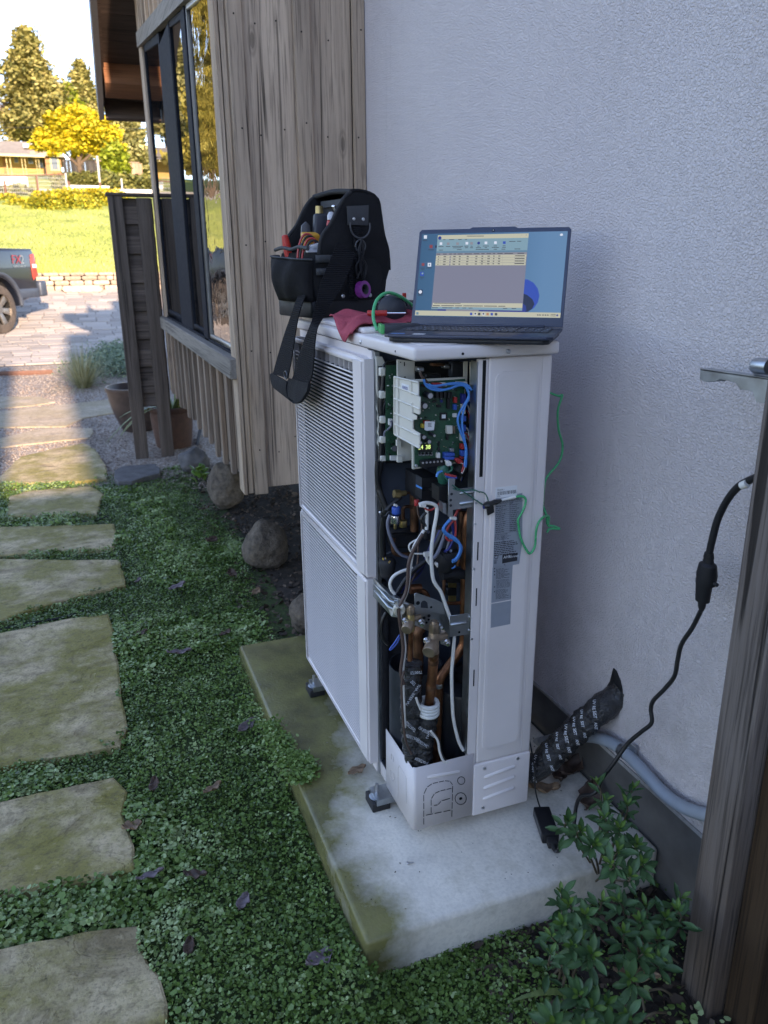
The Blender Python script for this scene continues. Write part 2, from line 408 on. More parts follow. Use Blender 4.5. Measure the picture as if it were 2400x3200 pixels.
plain('dead_leaf_pale', (.24, .15, .09), .65, var=.4, scale=35, bump=.4)
plain('dead_leaf_grey', (.16, .12, .13), .45, var=.4, scale=35, bump=.4)
t = plain('rock', (.15, .118, .09), .95, var=.5, scale=30)
t.bump(t.math('ADD', t.noise(t.coord(), 70, 5, .7), t.noise(t.coord(), 18, 4)), 1., .012)
plain('rock_grey', (.11, .105, .105), .9, var=.4, scale=14, bump=.8, bs=40)
t = NT('wallstone'); v = t.coord(); rnd = t.n('ObjectInfo').outputs['Random']
t.p(Base_Color=t.mix(1., t.ramp(t.noise(v, 14, 5), [(.3, (.38, .28, .2)), (.7, (.55, .43, .32))]), t.n('MapRange', _0=rnd, _1=0., _2=1., _3=.65, _4=1.2).outputs[0], 'MULTIPLY'), Roughness=.9); t.bump(t.noise(v, 40), .5, .02)
# unit
plain('ivory', (.74, .675, .655), .42, var=.05, scale=5)
plain('ivory_dark', (.6, .55, .535), .45, var=.03, scale=8)
plain('cream_plastic', (.66, .63, .55), .45, var=.03)
plain('white_plastic', (.72, .71, .68), .4, var=.03)
plain('galv', (.42, .45, .47), .36, 1., var=.2, scale=22)
plain('steel_inner', (.1, .125, .17), .5, .5, var=.15, scale=12)
plain('chrome', (.75, .75, .76), .18, 1., var=.05)
plain('zinc_screw', (.55, .56, .58), .3, 1., var=.1)
plain('copper', (.3, .125, .065), .4, .9, var=.55, scale=30)
plain('copper_dull', (.17, .08, .045), .5, .8, var=.6, scale=26)
plain('brass', (.42, .31, .14), .38, .9, var=.25, scale=40)
plain('bronze', (.35, .26, .19), .42, .85, var=.2, scale=40)
plain('black_plastic', (.014, .014, .016), .5, var=.2, spec=.3)
plain('black_matte', (.012, .012, .013), .75, var=.2)
plain('black_foam', (.011, .011, .014), .8, var=.4, scale=60, bump=1., bs=120)
plain('rubber', (.02, .02, .022), .7, var=.2)
plain('compressor_black', (.02, .022, .026), .42, var=.3, scale=14)
plain('sheet_dark', (.055, .062, .075), .38, .6, var=.25, scale=16)
t = NT('pcb'); v = t.coord(); vo = t.n('TexVoronoi', {'feature': 'DISTANCE_TO_EDGE', 'distance': 'MANHATTAN'} if False else {'feature': 'DISTANCE_TO_EDGE'}, Vector=v, Scale=190.)
c = t.ramp(t.noise(v, 60, 3), [(.35, (.008, .052, .03)), (.65, (.014, .085, .045))])
c = t.mix(t.math('MULTIPLY', t.ramp(vo.outputs[0], [(.03, (1, 1, 1)), (.07, (0, 0, 0))]), .22), c, (.05, .2, .1)); t.p(Base_Color=c, Roughness=.3)
plain('chip_black', (.012, .012, .013), .45)
plain('cap_body', (.03, .03, .035), .3)
plain('conn_blue', (.02, .1, .42), .4); plain('conn_red', (.45, .03, .03), .4)
plain('wire_blue', (.03, .24, .62), .38); plain('wire_navy', (.015, .03, .2), .4)
plain('wire_red', (.5, .05, .05), .4); plain('wire_white', (.68, .66, .62), .42); plain('wire_black', (.013, .013, .014), .42)
plain('wire_grey', (.16, .17, .22), .45); plain('wire_green', (.008, .42, .17), .3); plain('wire_dkgreen', (.01, .12, .08), .4); plain('wire_brown', (.09, .055, .045), .5)
plain('wire_yellow', (.55, .4, .06), .4)
plain('label_silver', (.36, .40, .46), .32, .35, var=.04); plain('label_white', (.74, .75, .76), .45, var=.02)
plain('ink', (.02, .022, .03), .6); plain('ink_white', (.72, .75, .8), .5)
plain('shadow_slot', (.005, .005, .006), .9)
t = NT('tape'); v = t.coord(); n1 = t.noise(v, 38, 5, .6, 1.); t.p(Base_Color=(.012, .012, .014), Roughness=.14, Specular_IOR_Level=.8); t.bump(t.math('ADD', n1, t.math('MULTIPLY', t.noise(v, 110, 3, .5, 1.5), .35)), 1., .012)
plain('tape_flat', (.012, .012, .013), .35, bump=.5, bs=50)
plain('pvc_grey', (.26, .30, .34), .45, var=.06, scale=30)
plain('lime_cord', (.64, .65, .63), .8, var=.1, bump=.8, bs=150)
glow('led_green', (.6, .8, .2), .45)
# laptop
plain('laptop_case', (.035, .045, .075), .36, .35, var=.05); plain('laptop_bezel', (.045, .06, .1), .45, var=.05)
plain('laptop_under', (.012, .014, .02), .5); plain('key', (.03, .036, .052), .5, var=.06); plain('key_print', (.4, .45, .55), .6)
t = NT('scr_desktop'); xyz = t.n('SeparateXYZ', Vector=t.n('TexCoord').outputs['Object'])
c = t.ramp(t.n('MapRange', _0=xyz.outputs[0], _1=0., _2=.36).outputs[0], [(0, (.02, .14, .33)), (.55, (.055, .23, .52)), (.85, (.11, .34, .7)), (1, (.12, .35, .7))])
t.p(Base_Color=(.01, .01, .01), Roughness=.35, Emission_Color=c, Emission_Strength=.135)
for n_, c_, s_ in [('scr_grey', (.21, .2, .22), .62), ('scr_cream', (.56, .52, .32), .62), ('scr_teal', (.2, .34, .34), .62), ('scr_tealdark', (.1, .22, .26), .62), ('scr_hdr', (.28, .26, .24), .6), ('scr_ink', (.05, .05, .05), .5), ('scr_white', (.7, .72, .7), .65), ('scr_blue', (.01, .06, .35), .6), ('scr_bloom', (.01, .03, .2), .6), ('scr_bloomdark', (.005, .01, .04), .5), ('scr_red', (.35, .05, .04), .5), ('scr_orange', (.6, .25, .08), .5)]: glow(n_, c_, s_*.34)
plain('sticker_blue', (.05, .22, .5), .4)
# bag and tools
t = NT('cordura'); v = t.coord(); n1 = t.noise(v, 420, 2); n2 = t.noise(v, 9, 4)
t.p(Base_Color=t.ramp(n2, [(.3, (.008, .008, .009)), (.7, (.016, .016, .018))]), Roughness=.85, Specular_IOR_Level=.25); t.bump(t.math('ADD', t.math('MULTIPLY', n1, .35), t.math('MULTIPLY', n2, 2.)), .6, .008)
plain('bag_lining', (.06, .06, .065), .8, var=.2, bump=.4, bs=200)
plain('bag_trim', (.045, .048, .052), .7, var=.15, bump=.5, bs=300)
t = NT('webbing'); xyz = t.n('SeparateXYZ', Vector=t.n('TexCoord').outputs['Object']); wv = t.math('SINE', t.math('MULTIPLY', xyz.outputs[2], 1100.)); t.p(Base_Color=(.014, .014, .016), Roughness=.85, Specular_IOR_Level=.15); t.bump(wv, .8, .0015)
plain('red_handle', (.55, .035, .03), .35); plain('yellow_meter', (.62, .3, .03), .45, var=.1); plain('clear_box', (.5, .5, .53), .2, var=.08)
plain('purple_tape', (.22, .03, .2), .35); plain('gunmetal', (.08, .085, .095), .4, .4); plain('tool_dark', (.022, .026, .036), .5, var=.3)
plain('green_plastic', (.02, .34, .1), .4)
t = NT('red_cloth'); v = t.coord(); n1 = t.noise(v, 260, 3); n2 = t.noise(v, 22, 4)
t.p(Base_Color=t.ramp(n2, [(.3, (.36, .06, .085)), (.7, (.5, .1, .13))]), Roughness=.95, Specular_IOR_Level=.1); t.bump(t.math('ADD', n1, t.math('MULTIPLY', n2, .8)), .7, .004)
plain('terracotta', (.12, .062, .045), .75, var=.25, scale=18, bump=.3); plain('glazed_brown', (.075, .05, .042), .4, var=.3, scale=14)
# house
t = NT('glass'); v = t.coord((1, 1, 1)); t.p(Base_Color=(.006, .008, .01), Roughness=.01, IOR=3.2); t.bump(t.noise(v, 1.4, 2), .06, .02)
t = NT('glass_wavy'); v = t.coord((1, 5, 9)); t.p(Base_Color=(.006, .008, .01), Roughness=.015, IOR=2.6); t.bump(t.noise(v, 1.1, 3, .5, .6), .055, .03)
plain('frame_dark', (.016, .018, .025), .7, .0, var=.1, spec=.1); plain('frame_light', (.38, .36, .33), .4, .5, var=.08)
plain('fascia', (.16, .15, .15), .6); plain('roofing', (.1, .09, .085), .9, var=.3, scale=30)
plain('dark_room', (.01, .01, .012), .9)
plain('render_wall', (.62, .57, .5), .9, var=.1, scale=5)
plain('house_yellow', (.5, .33, .12), .8, var=.1); plain('house_brown', (.4, .2, .09), .8, var=.15); plain('far_roof', (.3, .26, .22), .9, var=.2, scale=3); plain('far_white', (.8, .78, .72), .7)
plain('far_glass', (.12, .16, .2), .15); plain('rust', (.17, .08, .055), .8, var=.2); plain('pipe_post', (.5, .48, .44), .6); plain('cream_trim', (.68, .58, .3), .7)
plain('pale_road', (.55, .5, .44), .9, var=.1)
# truck
t = NT('truck_paint'); t.p(Base_Color=(.01, .014, .024), Roughness=.3, Metallic=.2, Coat_Weight=.6, Coat_Roughness=.05)
plain('truck_trim', (.07, .085, .11), .4, .3); plain('tyre', (.09, .07, .055), .85, var=.3, scale=12, bump=.4); plain('rim', (.26, .235, .21), .38, .7, var=.2)
plain('tail_red', (.45, .07, .05), .15); plain('arch_dark', (.006, .006, .006), .9); plain('window_dark', (.015, .02, .025), .05, spec=.8)
plain('badge_red', (.35, .03, .04), .35); plain('badge_grey', (.4, .42, .45), .3, .6)
# ================================================================ terrain
def sheet(name, mat, xs, ys, lift, kind='structure', zfn=None):
    V = [(x, y, (gz(y) if zfn is None else zfn(x, y))+lift) for y in ys for x in xs]; nx = len(xs)
    Fc = [(j*nx+i, j*nx+i+1, (j+1)*nx+i+1, (j+1)*nx+i) for j in range(len(ys)-1) for i in range(nx-1)]
    o = fast(name, V, Fc, mat); tag(o, kind=kind); return o
sheet('ground', 'soil', [-400, -60, -20, -6, -3, -1.5, 0, 1, 4, 20, 60, 400], [-60, -8, -3, -1, 0, 1, 1.6, 2.5, 3.4, 4.2, 4.9, 6, 8, 10, 13.2, 15, 16.9, 17.15, 25, 35, 45, 57, 75, 110, 150, 300, 600], 0)
def gtop(x, y): return gz(y)
sheet('gravel_bed', 'gravel', list(np.linspace(-5, .6, 30)), [4.2, 4.55, 4.9, 5.5, 6, 7, 8, 9, 9.7], .006)
# pebbles on the gravel bed, too small and too many to count
def pebbles():
    n = 17000; oc = np.array([(1, 0, 0), (0, 1, 0), (-1, 0, 0), (0, -1, 0), (0, 0, .7), (0, 0, -.7)])
    of = np.array([(0, 1, 4), (1, 2, 4), (2, 3, 4), (3, 0, 4), (1, 0, 5), (2, 1, 5), (3, 2, 5), (0, 3, 5)])
    y = 3.85+5.75*NPR.random(n)**1.6; x = NPR.uniform(-2.0, .2, n)
    k = (y > 4.3) | ((x > -.62) & (NPR.random(n) < .45)); x, y = x[k], y[k]; n = len(x)
    s = NPR.uniform(.004, .012, n); z = np.interp(y, TY, TZ)+.006+s*.2
    a = NPR.uniform(0, 6.28, n); j = NPR.uniform(.6, 1.25, (n, 6, 3)); P = oc[None]*j*s[:, None, None]
    X = P[..., 0]*np.cos(a)[:, None]-P[..., 1]*np.sin(a)[:, None]; Y = P[..., 0]*np.sin(a)[:, None]+P[..., 1]*np.cos(a)[:, None]
    V = np.stack([X+x[:, None], Y+y[:, None], P[..., 2]+z[:, None]], -1).reshape(-1, 3)
    Fc = (of[None]+np.arange(n)[:, None, None]*6).reshape(-1, 3)
    o = fast('pebbles', V, Fc, 'pebble', cols=np.repeat(NPR.random(n), 6), nside=3)
    tag(o, 'loose brown and tan pebbles covering the gravel bed', 'gravel', kind='stuff')
pebbles()
YD0 = 9.75
drive = sheet('driveway', 'paver_bed', list(np.linspace(-14, 8, 12)), [YD0, 11, 12, 13.2, 14, 15, 16, 16.85], .004)
def pavers():
    base = MB().box(-.5, .5, -.5, .5, 0, 1).build('paver', 'paver', drive, bevel=.06, seg=1, local=True)
    cells = []; y = YD0+.02; row = 0
    while y < 16.8:
        hh = (.17, .24, .2)[row % 3]; x = -2.75-RNG.random()*.3
        while x < 1.3:
            ww = RNG.choice((.24, .3, .36, .42)); cells.append((x+ww/2, y+hh/2, ww-.012, hh-.012)); x += ww
        y += hh; row += 1
    cells.sort(key=lambda c: abs(c[0]+.7)+.12*abs(c[1]-11.5)); cells = cells[:300]
    for i, (x, y, a, b) in enumerate(cells):
        sl = math.atan((gz(y+.1)-gz(y-.1))/.2)
        mm = Matrix.Translation((x, y, gz(y)-.02)) @ Matrix.Rotation(sl+RNG.uniform(-.006, .006), 4, 'X') @ Matrix.Rotation(RNG.uniform(-.012, .012), 4, 'Z') @ Matrix.Diagonal((a, b, .04+RNG.uniform(-.002, .004), 1))
        if i == 0: base.matrix_basis = mm
        else: rep(base, mat=mm)
pavers()
sheet('lawn', 'lawn', list(np.linspace(-70, 50, 40)), [17.16, 19, 22, 26, 31, 37, 45, 52], .012)
sheet('hill_path', 'pale_road', list(np.linspace(-70, 50, 10)), [52, 57, 60], .016)
sheet('upper_lawn', 'lawn', list(np.linspace(-70, 50, 20)), [60, 68, 75, 90, 120, 150], .012)
def lawngrass():
    n = 42000; y = 17.3+21*NPR.random(n)**1.7; x = -.4+NPR.uniform(-1, 1, n)*(1.6+.16*(y-10)); x = np.where(NPR.random(n) < .25, x-3.5, x)
    h = NPR.uniform(.03, .1, n)*(1+.5*np.sin(x*2.1)*np.sin(y*1.3)); a = NPR.uniform(0, 3.14, n); wd = NPR.uniform(.006, .014, n)
    z = np.interp(y, TY, TZ); lx, ly = NPR.normal(0, .35, n)*h, NPR.normal(0, .35, n)*h
    c, s = np.cos(a)*wd, np.sin(a)*wd
    V = np.stack([np.stack([x-c, y-s, z], -1), np.stack([x+c, y+s, z], -1), np.stack([x+lx, y+ly, z+h], -1)], 1).reshape(-1, 3)
    tint = np.clip(.55+.22*np.sin(x*.9+1)*np.sin(y*.45)+NPR.normal(0, .2, n), 0, 1)
    o = fast('lawn_grass', V, np.arange(3*n).reshape(-1, 3), 'grass_blade', cols=np.repeat(tint, 3), nside=3)
    tag(o, 'sunlit yellow-green lawn grass on the slope above the driveway', 'grass', kind='stuff')
lawngrass()
# ================================================================ concrete pad
pad = MB().box(-.212, .57, -.242, 1.238, -.12, .11).build('concrete_pad', 'pad_concrete', bevel=.012, seg=3)
tag(pad, 'pale concrete pad with green algae stains under the heat pump', 'concrete pad')
# ================================================================ flagstones
FL = [
 ('flagstone_dry', .012, [(-80, 1242), (0, 1240), (130, 1240), (173, 1257), (100, 1268), (0, 1276), (-80, 1280)], 'thin flagstone wedge farthest along the gravel path, below the grass clump'),
 ('flagstone_dry', .014, [(-90, 1296), (0, 1286), (200, 1264), (357, 1247), (371, 1288), (260, 1307), (207, 1332), (0, 1336), (-90, 1338)], 'long smooth flagstone reaching towards the brown bowl pot'),
 ('flagstone_dry', .014, [(-90, 1385), (0, 1370), (130, 1339), (289, 1339), (293, 1352), (280, 1368), (120, 1385), (0, 1399), (-90, 1408)], 'narrow tan flagstone with a diagonal crack on the gravel'),
 ('flagstone', .03, [(-90, 1500), (0, 1490), (24, 1466), (63, 1428), (170, 1402), (260, 1385), (299, 1404), (330, 1452), (332, 1495), (240, 1505), (0, 1512), (-90, 1516)], 'broad rounded flagstone where the gravel ends, left of the screen posts'),
 ('flagstone', .03, [(30, 1551), (78, 1536), (180, 1527), (283, 1520), (325, 1545), (313, 1575), (301, 1605), (160, 1611), (18, 1620)], 'small buff flagstone set alone in the groundcover below the rounded one'),
 ('flagstone', .03, [(-80, 1655), (0, 1647), (180, 1644), (356, 1638), (368, 1683), (356, 1710), (180, 1722), (0, 1737), (-80, 1745)], 'narrow mossy flagstone strip crossing the groundcover'),
 ('flagstone', .03, [(-80, 1745), (0, 1747), (200, 1750), (374, 1750), (386, 1798), (392, 1828), (330, 1842), (241, 1864), (120, 1900), (0, 1940), (-80, 1965)], 'mossy flagstone with pale flaked layers at its left'),
 ('flagstone', .03, [(-80, 1995), (0, 1979), (110, 1955), (211, 1934), (338, 1918), (352, 1960), (362, 2003), (372, 2100), (383, 2200), (398, 2272), (376, 2330), (190, 2364), (0, 2399), (-80, 2412)], 'largest grey-green flagstone in the middle of the path'),
 ('flagstone', .03, [(-80, 2522), (0, 2507), (180, 2468), (354, 2431), (398, 2475), (383, 2547), (402, 2600), (420, 2648), (420, 2720), (320, 2742), (217, 2764), (100, 2786), (0, 2804), (-80, 2818)], 'ridged brown flagstone second from the bottom of the picture'),
 ('flagstone', .03, [(-80, 2980), (0, 2967), (180, 2935), (347, 2902), (434, 2894), (441, 2959), (463, 3010), (499, 3054), (524, 3140), (520, 3240), (-80, 3280)], 'stained yellow-brown flagstone at the bottom left corner'),
 ('rock_grey', .05, [(357, 1471), (386, 1457), (487, 1450), (501, 1467), (497, 1481), (450, 1492), (410, 1505), (370, 1506), (357, 1495)], 'thin slate slab lying at the foot of the screen posts'),
]
plain('moss', (.035, .06, .014), .95, var=.5, scale=45, bump=.8)
FPOLY = []
for mat, up, px, lab in FL:
    P3 = [gnd(a, b, up) for a, b in px]
    P2 = [(p.x, p.y) for p in P3]
    out = []
    for i in range(len(P2)):
        a, b = Vector(P2[i-1]), Vector(P2[i]); L = (b-a).length; k = max(1, int(L/.05))
        nn = Vector((b.y-a.y, a.x-b.x)).normalized()
        for q in range(k):
            pt = a.lerp(b, q/k)
            if q: pt = pt+nn*RNG.uniform(-.007, .007)
            out.append((pt.x, pt.y))
    FPOLY.append(np.array(out))
    n = len(out); vs = [(x, y, gz(y)-.03) for x, y in out]+[(x, y, gz(y)+up+RNG.uniform(-.0015, .0015)) for x, y in out]
    cx, cy = np.mean(out, 0); vs += [(cx+(x-cx)*.97, cy+(y-cy)*.97, gz(y)+up+.004) for x, y in out]
    fs = [(i, (i+1) % n, n+(i+1) % n, n+i) for i in range(n)]+[(n+i, n+(i+1) % n, 2*n+(i+1) % n, 2*n+i) for i in range(n)]+[tuple(range(2*n, 3*n))]
    ar = sum(out[i-1][0]*out[i][1]-out[i][0]*out[i-1][1] for i in range(n))
    if ar < 0: fs = [f[::-1] for f in fs]
    mb = MB(); mb.add(vs, fs); o = mb.build('flagstone' if mat != 'rock_grey' else 'slate_slab', mat, smooth=4)
    tag(o, lab, 'flagstone', 'stepping stones of the garden path' if mat != 'rock_grey' else None)
def inpoly(x, y, poly):
    r = np.zeros(len(x), bool); n = len(poly)
    for i in range(n):
        x0, y0 = poly[i-1]; x1, y1 = poly[i]
        c = ((y0 > y) != (y1 > y)) & (x < (x1-x0)*(y-y0)/(y1-y0+1e-12)+x0); r ^= c
    return r
# ================================================================ groundcover
def vnoise(x, y, s, seed=0):
    xi, yi = np.floor(x*s).astype(int), np.floor(y*s).astype(int); fx, fy = x*s-xi, y*s-yi
    def h(a, b): q = np.sin(a*127.1+b*311.7+seed*74.7)*43758.5453; return q-np.floor(q)
    fx, fy = fx*fx*(3-2*fx), fy*fy*(3-2*fy)
    return (h(xi, yi)*(1-fx)+h(xi+1, yi)*fx)*(1-fy)+(h(xi, yi+1)*(1-fx)+h(xi+1, yi+1)*fx)*fy
def leaves(x, y, z, s, tilt, elong=1.0, face=None):
    n = len(x); az = NPR.uniform(0, 6.283, n); ti = np.abs(NPR.normal(0, tilt, n)); rot = NPR.uniform(0, 6.283, n)
    N = np.stack([np.sin(ti)*np.cos(az), np.sin(ti)*np.sin(az), np.cos(ti)], -1)
    e = np.stack([np.cos(rot), np.sin(rot), np.zeros(n)], -1); e -= N*(e*N).sum(-1, keepdims=True); e /= np.linalg.norm(e, axis=-1, keepdims=True)
    g = np.cross(N, e); ang = np.arange(6)*math.pi/3
    V = (e[:, None]*(np.cos(ang)*elong)[None, :, None]+g[:, None]*(np.sin(ang)*.85)[None, :, None])*s[:, None, None]
    V += N[:, None]*(np.cos(2*ang)*.16)[None, :, None]*s[:, None, None]
    return (V+np.stack([x, y, z], -1)[:, None]).reshape(-1, 3)
sheet('moss_bed', 'moss', list(np.linspace(-5, .1, 8)), [-3, -1.2, -.5, 0, .6, 1.2, 1.6, 2.5, 3.4, 4.1], .004)
def groundcover():
    n = 520000; yy = -1.0+5.5*NPR.random(n)**1.25; xx = NPR.uniform(-1.5, .62, n); far = NPR.random(n) < .16; xx = np.where(far, NPR.uniform(-3.4, -1.5, n), xx)
    keep = np.ones(n, bool); onst = np.zeros(n, bool)
    for p in FPOLY:
        c = p.mean(0); rag = 1.0+.22*np.clip(vnoise(xx, yy, 11, 3)*.7+vnoise(xx, yy, 34, 8)*.3-.5, -.05, .4); q = (p-c)
        keep &= ~inpoly(c[0]+(xx-c[0])*rag, c[1]+(yy-c[1])*rag, p); onst |= inpoly(xx, yy, p)
    padm = (xx > -.205) & (xx < .6) & (yy > -.235) & (yy < 1.232); keep &= ~padm
    m1 = vnoise(xx, yy, 3.1, 1); m2 = vnoise(xx, yy, 9, 2); m3 = vnoise(xx, yy, 30, 5)
    # bare soil below the overhanging bay, beside the shrubs and at the gravel
    bay = np.clip((xx-(-.06+.05*np.sin(yy*3)))/.14, 0, 1)*(yy > 1.3); keep &= NPR.random(n) > bay*1.5-.1
    gr = np.clip((yy-3.9-.45*m1)/.5, 0, 1); keep &= NPR.random(n) > gr*1.05
    sh = (yy < -.22) & (xx > .24+.14*(m1-.5)); keep &= ~(sh & (NPR.random(n) < .9))
    pl = (yy < -.24) & (xx > .04); keep &= ~pl | (NPR.random(n) < .7)
    keep &= NPR.random(n) > np.where((m2 > .8) & (m1 < .5), .55, 0)
    keep &= NPR.random(n) < np.clip(.35+.65*(1.8/(yy+2.2))**.5, 0, 1)
    x, y = xx[keep], yy[keep]; k = keep; n = len(x)
    hump = .012+.045*m1[k]*m2[k]+.016*m3[k]
    dl = np.clip((-.212-x)/.05, 0, 1); hump = hump*(.6+.4*dl)+((x < -.2) & (y > -.24) & (y < 1.24))*np.exp(-((x+.23)/.035)**2)*.045*(m1[k] > .35)
    z = np.interp(y, TY, TZ)+hump*NPR.uniform(.25, 1., n)+.004
    z += .055*np.exp(-((x+.26)**2+(y+.26)**2)/.02)*NPR.uniform(.6, 1, n)*(x < -.19+.0*y)+.03*np.exp(-((x+.24)/.03)**2)*(y > -.3)*(y < 1.25)*NPR.uniform(.3, 1, n)
    z = np.where(onst[k], np.interp(y, TY, TZ)+.034+NPR.uniform(0, .012, n), z)
    s = NPR.uniform(.0019, .0056, n)*(1+.45*(m1[k] > .62))*np.where(NPR.random(n) < .06, 1.6, 1.)*np.where(x < -1.5, 1.7, 1.)
    tint = np.clip(.4+.55*(m1[k]-.5)+.35*(m2[k]-.5)+NPR.normal(0, .2, n)+.22*np.clip(-(y-.4)/1.5, -.5, 1)+.45*(vnoise(x, y, 22, 9) > .74), 0, 1)
    # runners creeping over the edge of the pad
    for (px, py, cnt, sp) in [(868, 2315, 380, .018), (885, 2350, 380, .018), (905, 2385, 380, .018), (925, 2425, 380, .018), (930, 2375, 200, .016), (955, 2380, 110, .011), (975, 2388, 40, .008), (958, 2430, 120, .013), (982, 2405, 40, .008), (845, 2275, 300, .016)]:
        q = at(px, py, z=.118); a = NPR.normal(0, sp, cnt)+q.x; b = NPR.normal(0, sp, cnt)+q.y
        x = np.append(x, a); y = np.append(y, b); z = np.append(z, .116+NPR.uniform(0, .02, cnt)); s = np.append(s, NPR.uniform(.004, .0068, cnt)); tint = np.append(tint, NPR.uniform(.2, .8, cnt))
    tint = np.where(NPR.random(len(tint)) < .015, 1.0, tint); V = leaves(x, y, z, s, .78, 1.12); Fc = np.arange(len(V)).reshape(-1, 6)
    o = fast('groundcover', V, Fc, 'cover_leaf', cols=np.repeat(tint, 6), nside=6)
    tag(o, 'dense low groundcover of tiny round green leaves between the stones', 'groundcover', kind='stuff')
groundcover()
def debris():
    n = 200; x = NPR.uniform(-.2, .55, n); y = NPR.uniform(-.23, 1.22, n)**1.0; V = leaves(x, y, np.full(n, .1118), NPR.uniform(.0007, .0024, n), .25, 1.4)
    o = fast('pad_debris', V, np.arange(len(V)).reshape(-1, 6), 'debris', cols=np.repeat(NPR.random(n), 6), nside=6)
    tag(o, 'tiny crumbs of dirt and bark scattered on the concrete pad', 'debris', kind='stuff')
leafmat('debris', (.02, .015, .01), (.08, .06, .04), (.3, .26, .2), .9)
debris()
def litter():
    n = 7000; a = NPR.random(n) < .7; x = np.where(a, NPR.uniform(-.12, .6, n), NPR.uniform(.02, .6, n)); y = np.where(a, NPR.uniform(1.26, 4.4, n), NPR.uniform(-1.0, -.25, n))
    ok = ~((x > .56) & (y < 1.8)); x, y = x[ok], y[ok]; n = len(x); z = np.interp(y, TY, TZ)+NPR.uniform(.002, .014, n)
    V = leaves(x, y, z, NPR.uniform(.003, .016, n)*NPR.uniform(.4, 1, n), .7, 1.5)
    o = fast('leaf_litter', V, np.arange(len(V)).reshape(-1, 6), 'litter', cols=np.repeat(NPR.random(n), 6), nside=6)
    tag(o, 'dark crumbled leaf litter on the bare soil', 'leaf litter', kind='stuff')
leafmat('litter', (.03, .022, .016), (.08, .055, .04), (.2, .14, .1), .85)
litter()
def tubes():
    for pts, lab in [([(-60, 1643), (60, 1640), (180, 1634), (290, 1628), (340, 1612)], 'thin black drip tube crossing in front of the small buff flagstone'),
                     ([(-60, 1985), (0, 1968), (100, 1947), (200, 1929), (260, 1908)], 'black drip tube along the top edge of the largest flagstone')]:
        o = MB().tube(cr([gnd(a, b, .02) for a, b in pts], 5), .006, 7).build('drip_tube', 'black_plastic', smooth=60); tag(o, lab, 'tube')
tubes()
# ================================================================ rocks
def rock(px0, px1, py0, py1, mat, lab, y=None, seed=0, sub=4, flat=1., name='boulder'):
    base = gnd((px0+px1)/2, py1)
    dep = (base-Vector(CAM)).dot(Vector(_fw)); sc = dep/F_PX
    w = (px1-px0)*sc; h = (py1-py0)*sc*.98
    bm = bmesh.new(); bmesh.ops.create_icosphere(bm, subdivisions=sub, radius=1)
    from mathutils import noise as mn
    for v in bm.verts:
        d = v.co.normalized(); k = 1+.22*mn.noise(d*1.3+Vector((seed*3.1, 0, 0)))+.07*mn.noise(d*3.7+Vector((0, seed, 0)))+.025*mn.noise(d*11)
        q = d*k; v.co = Vector((q.x*w*.5, q.y*w*.5*flat, (q.z*.5*h)*(1.0 if q.z > 0 else .9)))
        if q.z > 0: v.co.x *= 1-.08*q.z; v.co.y *= 1-.08*q.z
    me = bpy.data.meshes.new(name); bm.to_mesh(me); bm.free(); me.materials.append(MT[mat])
    me.polygons.foreach_set('use_smooth', [True]*len(me.polygons))
    o = bpy.data.objects.new(name, me); COL.objects.link(o); o.location = base+Vector((0, w*.35*flat, h*.42))
    tag(o, lab, 'boulder', 'boulders along the foot of the wood-sided bay'); return o
rock(566, 662, 1398, 1482, 'rock_grey', 'dark grey angular rock beside the terracotta pot', seed=1)
rock(664, 772, 1432, 1598, 'rock', 'tall rough brown boulder under the corner of the wooden bay', seed=2)
rock(778, 912, 1618, 1788, 'rock', 'squat brown boulder between the wooden bay and the heat pump', seed=5)
rock(915, 1030, 1850, 1992, 'rock', 'boulder half hidden behind the lower grille of the heat pump', seed=8)
